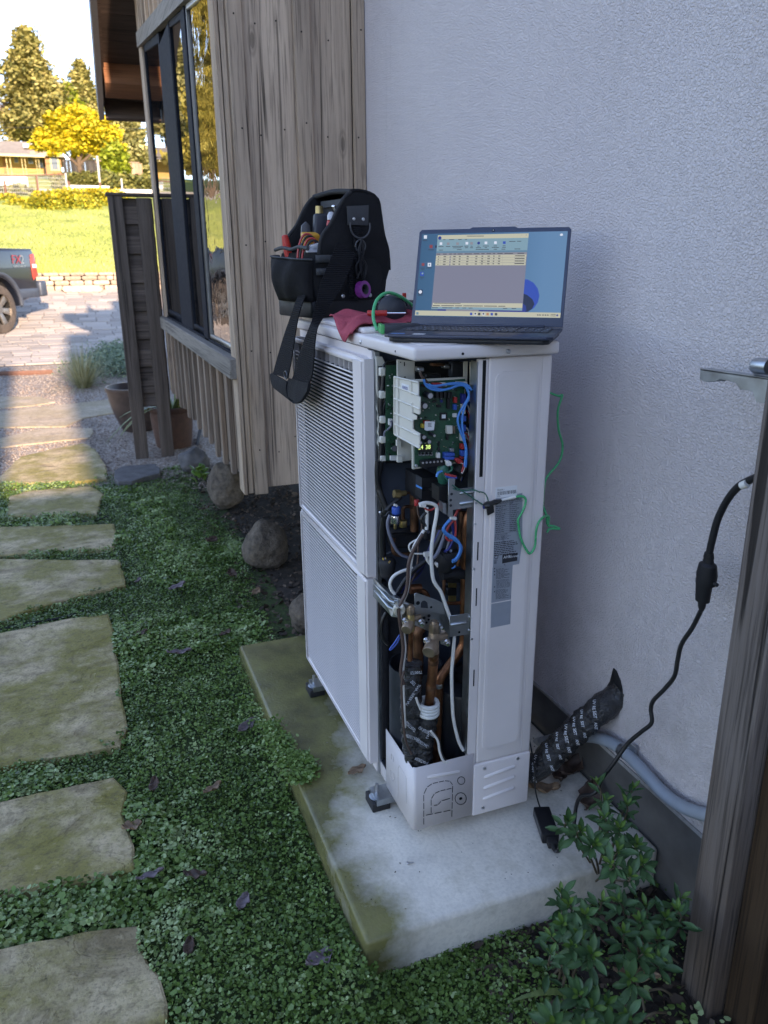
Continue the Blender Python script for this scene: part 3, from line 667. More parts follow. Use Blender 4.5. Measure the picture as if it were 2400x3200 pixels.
# ================================================================ dead leaves
def deadleaf(p, ln, wd, rz, mat, lab, curl=.5, pitch=0.):
    def f(u, v):
        a = (u-.5)*2; b = (v-.5)*2; ww = wd*.5*max(.02, (1-abs(a)**2.2))*(1+.12*math.sin(9*a))
        return (a*ln*.5, b*ww, curl*ln*.18*(a*a)+curl*wd*.35*b*b+.004*math.sin(7*a+3*b))
    o = MB().grid(f, 13, 7).build('dead_leaf', mat, smooth=60, solid=.0008); o.location = p
    o.rotation_euler = (RNG.uniform(-.25, .25), pitch+RNG.uniform(-.2, .2), rz); tag(o, lab, 'dead leaf', 'fallen leaves'); return o
DL = [(432, 1815, .07, .025, 1.2, 'dead_leaf_grey', 'curled mauve leaf standing in the groundcover beside the flaked flagstone'), (555, 1835, .09, .05, .4, 'dead_leaf_grey', 'crumpled grey leaf in the middle of the upper groundcover'),
 (440, 1980, .06, .03, .2, 'dead_leaf', 'brown leaf right of the largest flagstone'), (560, 2040, .1, .04, .1, 'dead_leaf_grey', 'long dark leaf lying above the left corner of the pad'),
 (705, 1980, .06, .035, .5, 'dead_leaf', 'dark brown leaf near the far left of the pad'), (660, 1690, .1, .06, .9, 'dead_leaf', 'dark leaf litter below the tall boulder'),
 (640, 1590, .07, .04, .3, 'dead_leaf', 'small dark leaf at the foot of the tall boulder'), (725, 1795, .09, .05, 1.6, 'dead_leaf', 'black curled leaf left of the squat boulder'),
 (800, 1850, .06, .035, .8, 'dead_leaf_pale', 'tan leaf below the squat boulder'), (770, 2270, .09, .035, .7, 'dead_leaf_grey', 'grey leaf leaning against the pad edge'),
 (482, 2455, .07, .03, 1.4, 'dead_leaf', 'reddish curled leaf above the ridged flagstone'), (665, 2465, .07, .028, .6, 'dead_leaf_pale', 'narrow tan leaf in the groundcover beside the pad'),
 (412, 2585, .055, .045, .2, 'dead_leaf_pale', 'round brown leaf on the edge of the ridged flagstone'), (470, 2735, .07, .02, .1, 'dead_leaf_grey', 'grey sliver of leaf below the ridged flagstone'),
 (610, 2735, .06, .03, -.4, 'dead_leaf', 'dark leaf sunk in the groundcover left of the pad'), (1000, 3000, .075, .045, .3, 'dead_leaf_grey', 'pale purple lobed leaf below the near corner of the pad'),
 (990, 1985, .04, .02, 0, 'dead_leaf_pale', 'small tan leaf by the hidden boulder'), (760, 2820, .05, .03, .9, 'dead_leaf_grey', 'small purplish leaf in the near groundcover'), (590, 2960, .05, .025, 1.3, 'dead_leaf', 'dark upright leaf right of the bottom flagstone')]
for px, py, ln, wd, rz, mt, lab in DL: deadleaf(gnd(px, py, .05), ln, wd, rz, mt, lab)
deadleaf(at(1115, 2407, z=.119), .065, .03, .3, 'dead_leaf_pale', 'tan oak leaf lying on the pad beside the grille', .3)
for i, (px, py, ln, wd, rz, mt, lab) in enumerate([(1700, 2470, .09, .04, -.5, 'dead_leaf_pale', 'brown curled leaf on the pad behind the power adapter'), (1790, 2410, .1, .06, .4, 'dead_leaf', 'dark leaf against the foundation below the black taped pipe'), (1740, 2420, .09, .05, 1.2, 'dead_leaf', 'dark leaf litter under the black taped pipe'), (1840, 2500, .1, .06, .8, 'dead_leaf', 'blackish leaf between the adapter and the shrub')]):
    deadleaf(at(px, py, z=.12), ln, wd, rz, mt, lab, .8)
deadleaf(gnd(1990, 3050, .02), .1, .03, -.6, 'dead_leaf_pale', 'tan dry leaf among the shrub stems')
for px, py, ln, mt, lab in [(1215, 2697, .016, 'zinc_screw', 'small loose screw lying on the concrete pad')]:
    q = at(px+60, py, z=.113); th = T('loose_screw', q, lab, 'screw')
    MB().cyl(q, q+Vector((.014, -.004, 0)), .0022, .0012, 8).build('shank', mt, th); MB().cyl(q-Vector((.003, -.0008, 0)), q, .0045, .0045, 10).build('head', mt, th)
# ================================================================ stucco house wall
XW = .555; YE = 1.85; XS = -.02
st = T('stucco_house_wall', (XW, 0, 0), 'pale lavender grey stucco wall of the house behind the heat pump', 'wall')
MB().box(XW, XW+.25, -5, YE+.3, .272, 5.2).build('stucco', 'stucco', st)
MB().box(XW+.018, XW+.24, -5.01, YE+.3, -.4, .272).build('foundation', 'foundation', st)
MB().box(XW-.004, XW+.02, -5, YE-.02, .262, .272).build('drip_edge', 'patch_edge', st)
# ================================================================ wood-sided bay
ho = T('wood_sided_bay', (XS, YE, 0), 'weathered grey board and batten bay of the house with tall windows', 'house')
HT = 4.5
def bx(name, mat, b, parent=ho, bevel=.002, **k): return MB().box(*b).build(name, mat, parent, bevel=bevel, seg=1, **k)
bx('backing', 'dark_room', (.02, 4, YE+.03, 4.98, .62, HT-.6), bevel=0)
xs = [(-.018, .0625), (.0715, .2625), (.3325, .5045)]
for a, b in [(.0, .262), (.262, .5)]: bx('board', 'siding', (a, b, YE, YE+.022, .555, HT))
bx('board', 'siding', (-.018, .0, YE+.001, YE+.023, .55, HT))
bx('corner_trim', 'siding', (-.028, .0, YE-.006, YE+.0, .535, HT))
bx('batten', 'siding', (.004, .064, YE-.02, YE-.001, .53, HT))
bx('batten', 'siding', (.263, .329, YE-.02, YE-.001, .54, HT))
bx('batten', 'siding', (.502, .552, YE-.022, YE-.001, .535, HT))
for xn, ys_ in ((.034, YE-.0205), (.296, YE-.0205), (.527, YE-.0225), (.12, YE-.0005), (.21, YE-.0005), (.4, YE-.0005)):
    for zn in (.75, 1.18, 1.62, 2.04, 2.38):
        p_ = Vector((xn+RNG.uniform(-.012, .012), ys_, zn+RNG.uniform(-.04, .04))); MB().cyl(p_, p_-Vector((0, .0012, 0)), .0035, .0032, 8).build('nail_head', 'shadow_slot', ho)
# side wall: corner trim, skirt boards and battens below the windows
bx('corner_trim', 'siding', (XS-.022, XS, YE-.006, YE+.105, .53, HT))
y = YE+.106
while y < 4.95:
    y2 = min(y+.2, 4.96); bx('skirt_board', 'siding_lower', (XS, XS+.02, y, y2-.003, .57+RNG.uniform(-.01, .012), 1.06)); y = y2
y = 2.12
while y < 4.9:
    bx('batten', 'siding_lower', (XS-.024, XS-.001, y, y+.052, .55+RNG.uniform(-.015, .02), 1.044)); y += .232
bx('window_sill', 'sill_wood', (XS-.05, XS+.01, YE-.004, 4.98, 1.046, 1.135), bevel=.004)
bx('far_corner_trim', 'siding', (XS-.012, XS+.04, 4.8, 4.985, .55, HT-.5), bevel=.004)
# sloping window head and the boards above it
def zh(y): return 2.69+(y-2.95)*.144
mb = MB(); mb.prism([(YE+.1, zh(YE+.1)), (4.9, zh(4.9)), (4.9, zh(4.9)+.09), (YE+.1, zh(YE+.1)+.09)], (XS-.03, 0, 0), (0, 1, 0), (0, 0, 1), (.04, 0, 0)); mb.build('window_head', 'sill_wood', ho)
y = YE+.106
while y < 4.8:
    y2 = y+.2; mb = MB().prism([(y, zh(y)+.09), (y2-.003, zh(y2)+.09), (y2-.003, HT-.3), (y, HT-.3)], (XS, 0, 0), (0, 1, 0), (0, 0, 1), (.02, 0, 0)); mb.build('upper_board', 'siding', ho); y = y2
y = 2.1
while y < 4.75:
    mb = MB().prism([(y, zh(y)+.092), (y+.055, zh(y+.055)+.092), (y+.055, HT-.3), (y, HT-.3)], (XS-.024, 0, 0), (0, 1, 0), (0, 0, 1), (.023, 0, 0)); mb.build('batten', 'siding', ho); y += .232
# windows
def pane(y0, y1, mat, fr, fw, x=XS+.004, zb=1.15):
    wn_ = MB()
    g = MB().prism([(y0+fw, zb+fw), (y1-fw, zb+fw), (y1-fw, zh(y1)-fw), (y0+fw, zh(y0)-fw)], (x, 0, 0), (0, 1, 0), (0, 0, 1), (.006, 0, 0))
    for (a, b, c, d) in [((y0, zb), (y0+fw, zb), (y0+fw, zh(y0)), (y0, zh(y0))), ((y1-fw, zb), (y1, zb), (y1, zh(y1)), (y1-fw, zh(y1))), ((y0+fw, zb), (y1-fw, zb), (y1-fw, zb+fw), (y0+fw, zb+fw)), ((y0+fw, zh(y0)-fw), (y1-fw, zh(y1)-fw), (y1-fw, zh(y1)), (y0+fw, zh(y0)))]:
        wn_.prism([a, b, c, d], (x-.008, 0, 0), (0, 1, 0), (0, 0, 1), (.036, 0, 0))
    f = wn_.build('window', fr, ho, bevel=.003, seg=1); g.build('pane', mat, f)
pane(1.957, 2.66, 'glass_wavy', 'frame_light', .024)
pane(2.8, 3.3, 'glass', 'frame_dark', .035)
pane(3.8, 4.72, 'glass', 'frame_dark', .05)
bx('window_post', 'frame_dark', (XS-.012, XS+.03, 2.662, 2.798, 1.136, zh(2.66)))
bx('window_post', 'frame_dark', (XS-.006, XS+.03, 3.302, 3.798, 1.136, zh(3.3)))
bx('window_track', 'frame_dark', (XS-.012, XS+.02, 1.957, 4.72, 1.136, 1.149))
# roof overhang beyond the far corner
A = at(316, 347, y=6.2); B = at(291, 0, y=5.0); e = (B-A); L = e.length; e.normalize(); nn = Vector((0, -e.z, e.y)).normalized()
if nn.z < 0: nn = -nn
xl = A.x; Wd = 4.2
rf = MB().obox(A+e*2.4+Vector((Wd/2-.02, 0, 0))+nn*.17, (Wd/2, 0, 0), e*2.45, nn*.05).build('roof', 'roofing', ho)
n = 15
for i in range(n):
    c = A+e*(.09+i*.15)+Vector((.9, 0, 0))+nn*.1; MB().obox(c, (.86, 0, 0), e*.0735, nn*.012).build('soffit_board', 'soffit_wood', rf)
MB().obox(A+e*2.4+Vector((.0, 0, 0))+nn*.06, (.022, 0, 0), e*2.45, nn*.11).build('fascia', 'fascia', rf)
MB().obox(A+e*2.4+Vector((.035, 0, 0))+nn*.09, (.012, 0, 0), e*2.4, nn*.05).build('fascia', 'soffit_wood', rf)
MB().obox(A+Vector((.9, 0, 0))+nn*.02, (.87, 0, 0), e*.02, nn*.09).build('end_fascia', 'soffit_wood', rf)
MB().obox(A+e*.42+Vector((.85, 0, 0))-nn*.0, (.81, 0, 0), e*.1, nn*.085).build('beam', 'beam_wood', rf, bevel=.004)
# ================================================================ unseen house added behind the camera to shade the side yard
nb = T('shade_caster_house', (-1, -9.2, 0), 'unseen rendered house added behind the camera to shade the side yard', 'house')
MB().box(-9, 9, -14, -9, 0, 4.3).build('wall', 'render_wall', nb)
MB().box(.065, 1.5, -13.5, -9.02, 4.3, 7.5).build('upper_shade_block', 'render_wall', nb)  # narrow block added to carry the shade farther along the right side
MB().box(-2.7, -.67, -13.5, -9.02, 4.3, 6.4).build('upper_shade_block', 'render_wall', nb)  # height and edge shaped so a sunlit strip stays between both blocks
for x in (1.2, 3.6, -3.4, -6): bx('window', 'far_glass', (x, x+1.1, -9.0, -8.97, 1.1, 2.4), nb)
# ================================================================ slatted screen
q0 = at(432, 1436, y=4.9); zb = gz(4.9)
sc_ = T('slatted_screen', (-.27, 4.9, zb), 'dark brown wooden screen with two posts and staggered boards', 'screen')
xa, xb_ = at(335, 620, y=4.9).x, at(390, 620, y=4.9).x
xc, xd = at(427, 620, y=4.9).x, at(476, 620, y=4.9).x
zt = at(340, 612, y=4.9).z
for x0, x1, zz in ((at(425, 1436, y=4.9).x, at(466, 1436, y=4.9).x, 0), (at(506, 1436, y=4.9).x, at(546, 1436, y=4.9).x, .005)):
    MB().box(x0, x1, 4.88, 4.918, zb-.05, zt-zz*2).build('post', 'screen_wood', sc_, bevel=.003, seg=1)
X0, X1 = at(425, 1436, y=4.9).x-.0, at(546, 1436, y=4.9).x
z = .42+zb; i = 0
while z < zt-.06:
    h = .125; fr = i % 2
    MB().box(X0+.012, X1+.014, (4.919 if fr else 4.942), (4.94 if fr else 4.962), z, min(z+h+.02*(not fr), zt-.01)).build('slat', 'screen_wood_h', sc_, bevel=.002, seg=1); z += .105; i += 1
MB().box(X0-.012, X1+.03, 4.872, 4.98, zt, zt+.022).build('cap_rail', 'screen_wood_h', sc_, bevel=.003, seg=1)
# ================================================================ pots
def pot(px0, px1, prim, pbot, mat, lab, prof, rim=.06, leaf=None):
    b = gnd((px0+px1)/2, pbot); dep = (b-Vector(CAM)).dot(Vector(_fw)); s = dep/F_PX
    r = (px1-px0)*s/2; h = (pbot-prim)*s*1.02; b = b+Vector((0, r*.45, 0)); b.z = gz(b.y)
    th = T('plant_pot', b, lab, 'pot')
    MB().lathe([(a*r, z*h) for a, z in prof], b, 36, cap=False).build('bowl', mat, th, smooth=50)
    MB().lathe([(.0, .86*h), (.85*r, .86*h)], b, 24, cap=False).build('soil', 'soil', th)
    return th, b, r, h
pot(350, 528, 1216, 1352, 'glazed_brown', 'wide brown bowl pot half hidden behind the wooden screen', [(.5, 0), (.56, .02), (.78, .35), (.92, .7), (.96, .88), (1., .93), (1., 1.), (.94, 1.), (.9, .9), (.85, .84)])
pt, pb, pr, ph = pot(480, 618, 1275, 1402, 'terracotta', 'terracotta pot of strappy green leaves beside the wooden wall', [(.72, 0), (.78, .03), (.9, .5), (.94, .8), (.92, .86), (1., .9), (1., 1.), (.93, 1.), (.9, .9), (.86, .84)])
def strapleaf(base, d, ln, wd, droop, mat, parent, name='leaf'):
    d = Vector(d).normalized(); side = d.cross(Vector((0, 0, 1)))
    side = side.normalized() if side.length > .01 else Vector((1, 0, 0)); pts = []
    for i in range(9):
        t = i/8; pts.append(Vector(base)+d*ln*t+Vector((0, 0, -droop*ln*t*t))+Vector((d.x, d.y, 0))*droop*.5*ln*t*t)
    return MB().ribbon(pts, [side*max(.001, wd*.5*math.sin(math.pi*min(.97, .25+.73*i/8))) for i in range(9)], .0015).build(name, mat, parent, smooth=60)
for i in range(30):
    a = RNG.uniform(0, 6.28); el = RNG.uniform(.7, 1.4); rr = RNG.uniform(0, .5)*pr
    strapleaf(pb+Vector((rr*math.cos(a), rr*math.sin(a), ph*.86)), (math.cos(a)*math.cos(el), math.sin(a)*math.cos(el), math.sin(el)), RNG.uniform(.22, .42), RNG.uniform(.024, .042), RNG.uniform(.1, .7), 'pot_leaf', pt)
for tx, ln in ((-.9, .42), (-.7, .36), (-1., .3)): strapleaf(pb+Vector((-.3*pr, 0, ph*.9)), (tx, -.25, .75), ln, .035, 1.15, 'pot_leaf', pt)
MB().tube(cr([gnd(615, 1395), gnd(628, 1350)+Vector((0, 0, .05)), gnd(636, 1335)+Vector((0, 0, .12))], 4), .014, 8).build('stake', 'black_matte', None, smooth=50)
tag(bpy.data.objects['stake'], 'short black stake leaning right of the terracotta pot', 'stake')
# small succulent
b = gnd(622, 1508); th = T('succulent', b, 'small green jade-like succulent among the boulders', 'plant')
lf = MB().grid(lambda u, v: ((u-.5)*.05*math.sin(math.pi*max(.06, v)), v*.075, .012*math.sin(3.1*v)-.1*(u-.5)**2*.1), 7, 8).build('leaf', 'young_leaf', th, local=True, smooth=60, solid=.006)
for i in range(13):
    mm = Matrix.Translation((RNG.uniform(-.03, .05), RNG.uniform(-.03, .03), RNG.uniform(0, .09))) @ Matrix.Rotation(i*2.4, 4, 'Z') @ Matrix.Rotation(RNG.uniform(.3, 1.1), 4, 'X')
    if i == 0: lf.matrix_basis = mm
    else: rep(lf, mat=mm)
# ================================================================ bunch grass and bluish groundcover by the driveway
def bunch():
    b = gnd(262, 1212); n = 420; bl = []; V = []; Fc = []; tint = []
    dep = (b-Vector(CAM)).dot(Vector(_fw)); H = 150*dep/F_PX
    for i in range(n):
        a = RNG.uniform(0, 6.28); el = RNG.triangular(.25, 1.5, 1.15); ln = H*RNG.uniform(.7, 1.12); dr = RNG.uniform(.05, .75)*(1.5-el)
        d = Vector((math.cos(a)*math.cos(el), math.sin(a)*math.cos(el), math.sin(el))); sd_ = Vector((-math.sin(a), math.cos(a), 0)); rr = RNG.uniform(0, .07)
        o = b+Vector((rr*math.cos(a), rr*math.sin(a), 0)); k = len(V); t0 = RNG.random()
        for j in range(5):
            t = j/4; p = o+d*ln*t+Vector((0, 0, -dr*ln*t*t)); w_ = .0042*(1-t*.92); V += [p-sd_*w_, p+sd_*w_]; tint += [t0, t0]
        for j in range(4): Fc.append((k+2*j, k+2*j+1, k+2*j+3, k+2*j+2))
    o = fast('bunch_grass', [tuple(q) for q in V], Fc, 'bunch_grass', cols=tint); tag(o, 'pale arching clump of ornamental grass at the gravel edge', 'grass clump')
bunch()
def lowcover():
    n = 9000; p = np.array([tuple(gnd(a, b)) for a, b in [(335, 1150), (375, 1110), (300, 1165), (390, 1160), (355, 1125)]])
    k = NPR.integers(0, 5, n); x = p[k, 0]+NPR.normal(0, .16, n); y = p[k, 1]+NPR.normal(0, .3, n); z = np.interp(y, TY, TZ)+NPR.uniform(0, .16, n)
    V = leaves(x, y, z, NPR.uniform(.008, .017, n), .8, 1.2)
    o = fast('sage_groundcover', V, np.arange(len(V)).reshape(-1, 6), 'sage', cols=np.repeat(NPR.random(n), 6), nside=6)
    tag(o, 'greyish green low foliage spilling beside the driveway', 'groundcover', kind='stuff')
leafmat('sage', (.1, .16, .1), (.2, .28, .18), (.3, .36, .22), .7)
lowcover()
ed = MB().tube([gnd(-150, 1172, .03), gnd(0, 1168, .03), gnd(90, 1166, .03), gnd(165, 1163, .03)], .03, 4, flat=.2, up=(0, 1, 0)).build('metal_edging', 'rust'); tag(ed, 'rusty red edging strip between driveway and gravel', 'edging')
# ================================================================ gate post at the right
po = T('gate_post', (.47, -.55, 0), 'weathered wooden gate post at the right edge against the stucco wall', 'post')
MB().box(.424, .514, -.585, -.5, -.15, 2.6).build('post', 'post_wood', po, bevel=.006, seg=2)
MB().box(.46, .553, -.66, -.587, -.15, 2.6).build('gate_board', 'gate_wood', po, bevel=.004, seg=1)
la = T('gate_latch', at(2392, 1200, x=.46), 'galvanised steel gate latch arm sticking out from the post', 'latch')
p0, p1 = at(2186, 1186, x=.44), at(2400, 1205, x=.44); dd = (p1-p0); dl = dd.length; dd.normalize(); sx = Vector((1, 0, 0)); uu = sx.cross(dd).normalized()
if uu.z < 0: uu = -uu
mb = MB(); poly = [(0, 0), (0, .020), (dl, .012), (dl, -.03), (dl*.86, -.03), (dl*.8, -.012), (dl*.62, -.011), (dl*.55, 0), (dl*.32, .004), (dl*.24, -.002), (dl*.1, -.004)]
mb.prism(poly, p0, dd, uu, sx*.003); mb.prism(poly, p0+sx*.022, dd, uu, sx*.003); mb.build('arm', 'galv', la, bevel=.0006, seg=1)
MB().prism([(0, .0175), (0, .0205), (dl, .0125), (dl, .0095)], p0, dd, uu, sx*.025).build('arm_top', 'galv', la)
MB().lathe([(.0, 0), (.014, 0), (.014, .03), (.012, .034), (0, .034)], p1+Vector((.02, .02, .028)), 18, (0, .9, -.05), cap=False).build('latch_body', 'galv', la, smooth=40)
# ================================================================ heat pump
hp = T('heat_pump', (.165, .46, .11), 'ivory outdoor heat pump with its service corner open, standing on the concrete pad', 'heat pump')
def pb_(name, mat, b, parent=hp, bevel=0, seg=2, **k): return MB().box(*b).build(name, mat, parent, bevel=bevel, seg=seg, **k)
pb_('base_pan', 'ivory_dark', (.004, .324, .004, .918, .15, .19), bevel=.003)
for yy in (.17, .79): pb_('base_rail', 'galv', (-.045, .375, yy-.03, yy+.03, .132, .15))
for yy in (.17, .79):
    ft = pb_('foot', 'rubber', (-.056, -.004, yy-.026, yy+.036, .11, .138), bevel=.003)
    MB().lathe([(0, 0), (.02, 0), (.021, .002), (.016, .004), (0, .004)], (-.034, yy+.002, .1385), 24, cap=False).build('washer', 'galv', ft, smooth=30)
    MB().cyl((-.034, yy+.002, .14), (-.034, yy+.002, .149), .011, .011, 6).build('nut', 'zinc_screw', ft); MB().cyl((-.034, yy+.002, .146), (-.034, yy+.002, .178), .0055, .005, 10).build('bolt', 'zinc_screw', ft)
pb_('back_panel', 'ivory', (.322, .327, .007, .916, .19, 1.322)); pb_('far_panel', 'ivory', (.003, .322, .914, .919, .19, 1.322))
pb_('partition', 'steel_inner', (.006, .32, .27, .276, .19, 1.322)); pb_('floor_plate', 'sheet_dark', (.006, .32, .01, .268, .19, .196))
pb_('inner_lining', 'black_foam', (.3, .32, .01, .268, .197, 1.05))
fp = pb_('front_panel', 'ivory', (.0, .004, .291, .919, .152, 1.322))
pb_('front_flange', 'ivory', (-.003, .006, .256, .2895, .152, 1.32), bevel=.001, seg=1)
pb_('flange_step', 'galv', (.001, .012, .243, .2555, .152, 1.318))
for zz in (1.24, .93, .70, .56, .30): MB().lathe([(0, 0), (.0045, 0), (.0042, .0025), (0, .003)], (-.003, .272, zz), 12, (-1, 0, 0), cap=False).build('screw', 'zinc_screw', hp, smooth=40)
for z0, z1 in ((1.05, 1.11), (.84, .90), (.46, .52)): pb_('flange_slot', 'shadow_slot', (-.0036, -.003, .262, .2655, z0, z1))
def grille(name, z0, z1, cells):
    mb = MB(); ya, yb = .25, .905; ia, ib = .318, .889; xo = -.03; top = .016
    mb.box(xo, .0, ya, ia, z0, z1); mb.box(xo, .0, ib, yb, z0, z1); mb.box(xo, 0, ia, ib, z1-top, z1); mb.box(xo, 0, ia, ib, z0, z0+.016)
    bm_ = mb.build(name, 'ivory', hp)
    bm = bmesh.new(); bm.from_mesh(bm_.data); bmesh.ops.remove_doubles(bm, verts=bm.verts, dist=1e-5)
    ed = [e for e in bm.edges if len(e.link_faces) == 2 and e.calc_face_angle(0) > .5 and all(v.co.x < -.165-.02 for v in e.verts)]
    bmesh.ops.bevel(bm, geom=ed, offset=.006, segments=3, affect='EDGES', clamp_overlap=True); bm.to_mesh(bm_.data); bm.free()
    bm_.data.polygons.foreach_set('use_smooth', [True]*len(bm_.data.polygons)); bm_.data.set_sharp_from_angle(angle=R(35))
    pb_('backing', 'black_matte', (-.003, -.001, ia-.004, ib+.004, z0+.01, z1-.01), bm_)
    zz = z1-top-(.026 if cells else .009); s0 = None; ze = z0+.02; pitch = .0107
    while zz > ze:
        if s0 is None: s0 = MB().box(-.0265, -.0215, ia-.001, ib+.001, zz-.0019, zz+.0019).build('slat', 'ivory', bm_, bevel=.0012, seg=2); zs = zz
        else: rep(s0, (0, 0, zz-zs))
        zz -= pitch
    y = ia+.02; r0 = None
    while y < ib and cells:
        if r0 is None: r0 = pb_('rib', 'ivory_dark', (-.02, -.004, y-.0015, y+.0015, z1-top-.026, z1-top), bm_); y0 = y
        else: rep(r0, (0, y-y0, 0))
        y += .041
grille('upper_grille', .748, 1.302, True); grille('lower_grille', .186, .741, False)
# lid
lid = pb_('lid', 'ivory', (-.010, .336, -.018, .928, 1.325, 1.353), bevel=.007, seg=3)
MB().prism([(.02, .012), (.30, .012), (.30, .3), (.02, .3)], (0, 0, 1.3532), (1, 0, 0), (0, 1, 0), (0, 0, .0012)).build('raised_field', 'ivory', lid, bevel=.0011, seg=2)
ZL = 1.366
MB().prism(rrect(.004, .322, .335, .916, .02) if False else [(.004, .335), (.322, .335), (.322, .916), (.004, .916)], (0, 0, 1.3532), (1, 0, 0), (0, 1, 0), (0, 0, ZL-1.3532)).build('raised_field', 'ivory', lid, bevel=.006, seg=3)
def screw(p, ax, parent, r=.0052): MB().lathe([(0, 0), (r, 0), (r*.96, .0022), (r*.5, .0034), (0, .0035)], p, 12, ax, cap=False).build('screw', 'zinc_screw', parent, smooth=40)
screw((-.0102, .31, 1.336), (-1, 0, 0), lid); screw((.207, -.0182, 1.336), (0, -1, 0), lid)
MB().cyl((.1, -.0178, 1.336), (.1, -.0186, 1.336), .003, .003, 10).build('hole', 'shadow_slot', lid); MB().cyl((-.0098, .085, 1.336), (-.0106, .085, 1.336), .0025, .0025, 10).build('hole', 'shadow_slot', lid)
# end panel
def rrect(x0, x1, z0, z1, r, n=6):
    out = []
    for cx, cz, a0 in ((x1-r, z0+r, -90), (x1-r, z1-r, 0), (x0+r, z1-r, 90), (x0+r, z0+r, 180)):
        for k in range(n+1): a = R(a0+90*k/n); out.append((cx+r*math.cos(a), cz+r*math.sin(a)))
    return out
ep = MB().box(.172, .330, -.0015, .02, .303, 1.323).build('end_panel', 'ivory', hp, bevel=.006, seg=3)
MB().prism(rrect(.186, .296, .338, 1.292, .022), (0, -.0016, 0), (1, 0, 0), (0, 0, 1), (0, -.003, 0)).build('embossed_field', 'ivory', ep, bevel=.0028, seg=3)
MB().prism(rrect(.195, .287, .347, 1.283, .016), (0, -.0047, 0), (1, 0, 0), (0, 0, 1), (0, .0007, 0)).build('field_line', 'ivory', ep)
MB().box(.3035, .3043, -.0021, -.0012, .31, 1.318).build('panel_seam', 'ivory_dark', ep)
pb_('end_flange', 'ivory', (.147, .1715, .0, .012, .303, 1.32), bevel=.0015, seg=1); pb_('flange_lip', 'galv', (.144, .1468, .001, .03, .337, 1.315))
pb_('cable_slot', 'shadow_slot', (.157, .165, -.0006, .001, 1.06, 1.318))
for z0, z1 in ((.86, .905), (.745, .79), (.53, .575)): pb_('flange_slot', 'shadow_slot', (.1575, .1605, -.0006, .001, z0, z1))
for zz in (1.0, .95, .84, .66): MB().lathe([(0, 0), (.0026, 0), (.0026, .0015), (0, .0018)], (.1505, -.0003, zz), 10, (0, -1, 0), cap=False).build('rivet', 'zinc_screw', hp, smooth=40)
lc = MB().box(.1655, .331, -.004, .018, .146, .302).build('louver_cover', 'ivory', hp, bevel=.005, seg=3)
for zz in (.262, .229, .196):
    MB().tube([(.192, -.0022, zz-.004), (.2, -.0022, zz-.003), (.282, -.0022, zz+.007), (.29, -.0022, zz+.008)], [.001, .0065, .0065, .001], 12, flat=.9).build('louver', 'ivory', lc, smooth=70)
for p in ((.195, -.0042, .287), (.292, -.0042, .291), (.195, -.0042, .166)): screw(p, (0, -1, 0), lc, .0045)
# corner cover with knockouts
def covf(u, v):
    pth = [(.164, -.002), (.009, -.002)]+[(.009-.009*math.sin(R(a)), .007-.009*math.cos(R(a))) for a in (15, 30, 45, 60, 75)]+[(.0, .007), (.0, .186)]
    pth = [(x, y) for x, y in pth]
    i = min(int(round(u*(len(pth)-1))), len(pth)-1); x, y = pth[i]
    zt = .337-(.004 if i > 5 else 0); return (x, y, .152+v*(zt-.152))
cc = MB().grid(covf, 9, 2).build('corner_cover', 'ivory', hp, smooth=60, solid=.0018)
def zc(a, b): return (1100+a*.4822, 2000+b*.4822)
def dash(pts, y=-.0032, n=3, gap=.22, r=.0009, x=None):
    P = [at(*zc(a, b), y=y) if x is None else at(*zc(a, b), x=x) for a, b in pts]; mb = MB()
    for i in range(len(P)-1):
        a, b = P[i], P[i+1]; L = (b-a).length; k = max(1, round(L/.022))
        for j in range(k):
            t0 = (j+gap*.5)/k; t1 = (j+1-gap*.5)/k; mb.tube([a.lerp(b, t0), a.lerp(b, t1)], r, 5)
    return mb
for pts in ([(465, 1200), (465, 1000), (485, 955), (520, 930), (600, 912), (635, 915), (653, 940), (647, 1150)], [(513, 1125), (513, 1030), (535, 995), (570, 978), (648, 960)], [(528, 1073), (557, 1068), (578, 1044), (642, 1024)], [(472, 1137), (643, 1102)]):
    dash(pts).build('knockout', 'shadow_slot', cc)
for cx, cy, rr in ((708, 911, 24), (705, 1028, 37)):
    pts = [(cx+rr*math.cos(R(a)), cy+rr*math.sin(R(a))*1.05) for a in range(0, 361, 30)]
    mb = MB(); P = [at(*zc(a, b), y=-.0032) for a, b in pts]
    for s in (slice(0, 3), slice(3, 6), slice(6, 9), slice(9, 12)): mb.tube(P[s]+[P[s.stop] if s.stop < len(P) else P[0]], .0009, 5)
    mb.build('knockout', 'shadow_slot', cc)
q = at(*zc(704, 1027), y=-.0032); MB().cyl(q, q+Vector((0, -.0008, 0)), .0042, .0042, 14).build('hole', 'shadow_slot', cc)
MB().tube([at(*zc(486, 888), y=-.002), at(*zc(500, 885), y=-.002), at(*zc(690, 852), y=-.002), at(*zc(704, 849), y=-.002)], [.001, .005, .005, .001], 10).build('ridge', 'ivory', cc, smooth=70)
for pts in ([(298, 1030), (298, 835), (306, 812), (330, 850), (350, 890), (352, 1060)], [(255, 735), (268, 760), (270, 790), (256, 775), (255, 735)], [(250, 840), (270, 865), (276, 900), (262, 915), (250, 880), (250, 840)]): dash(pts, x=-.0015, gap=.1, r=.0006).build('knockout', 'ivory_dark', cc)
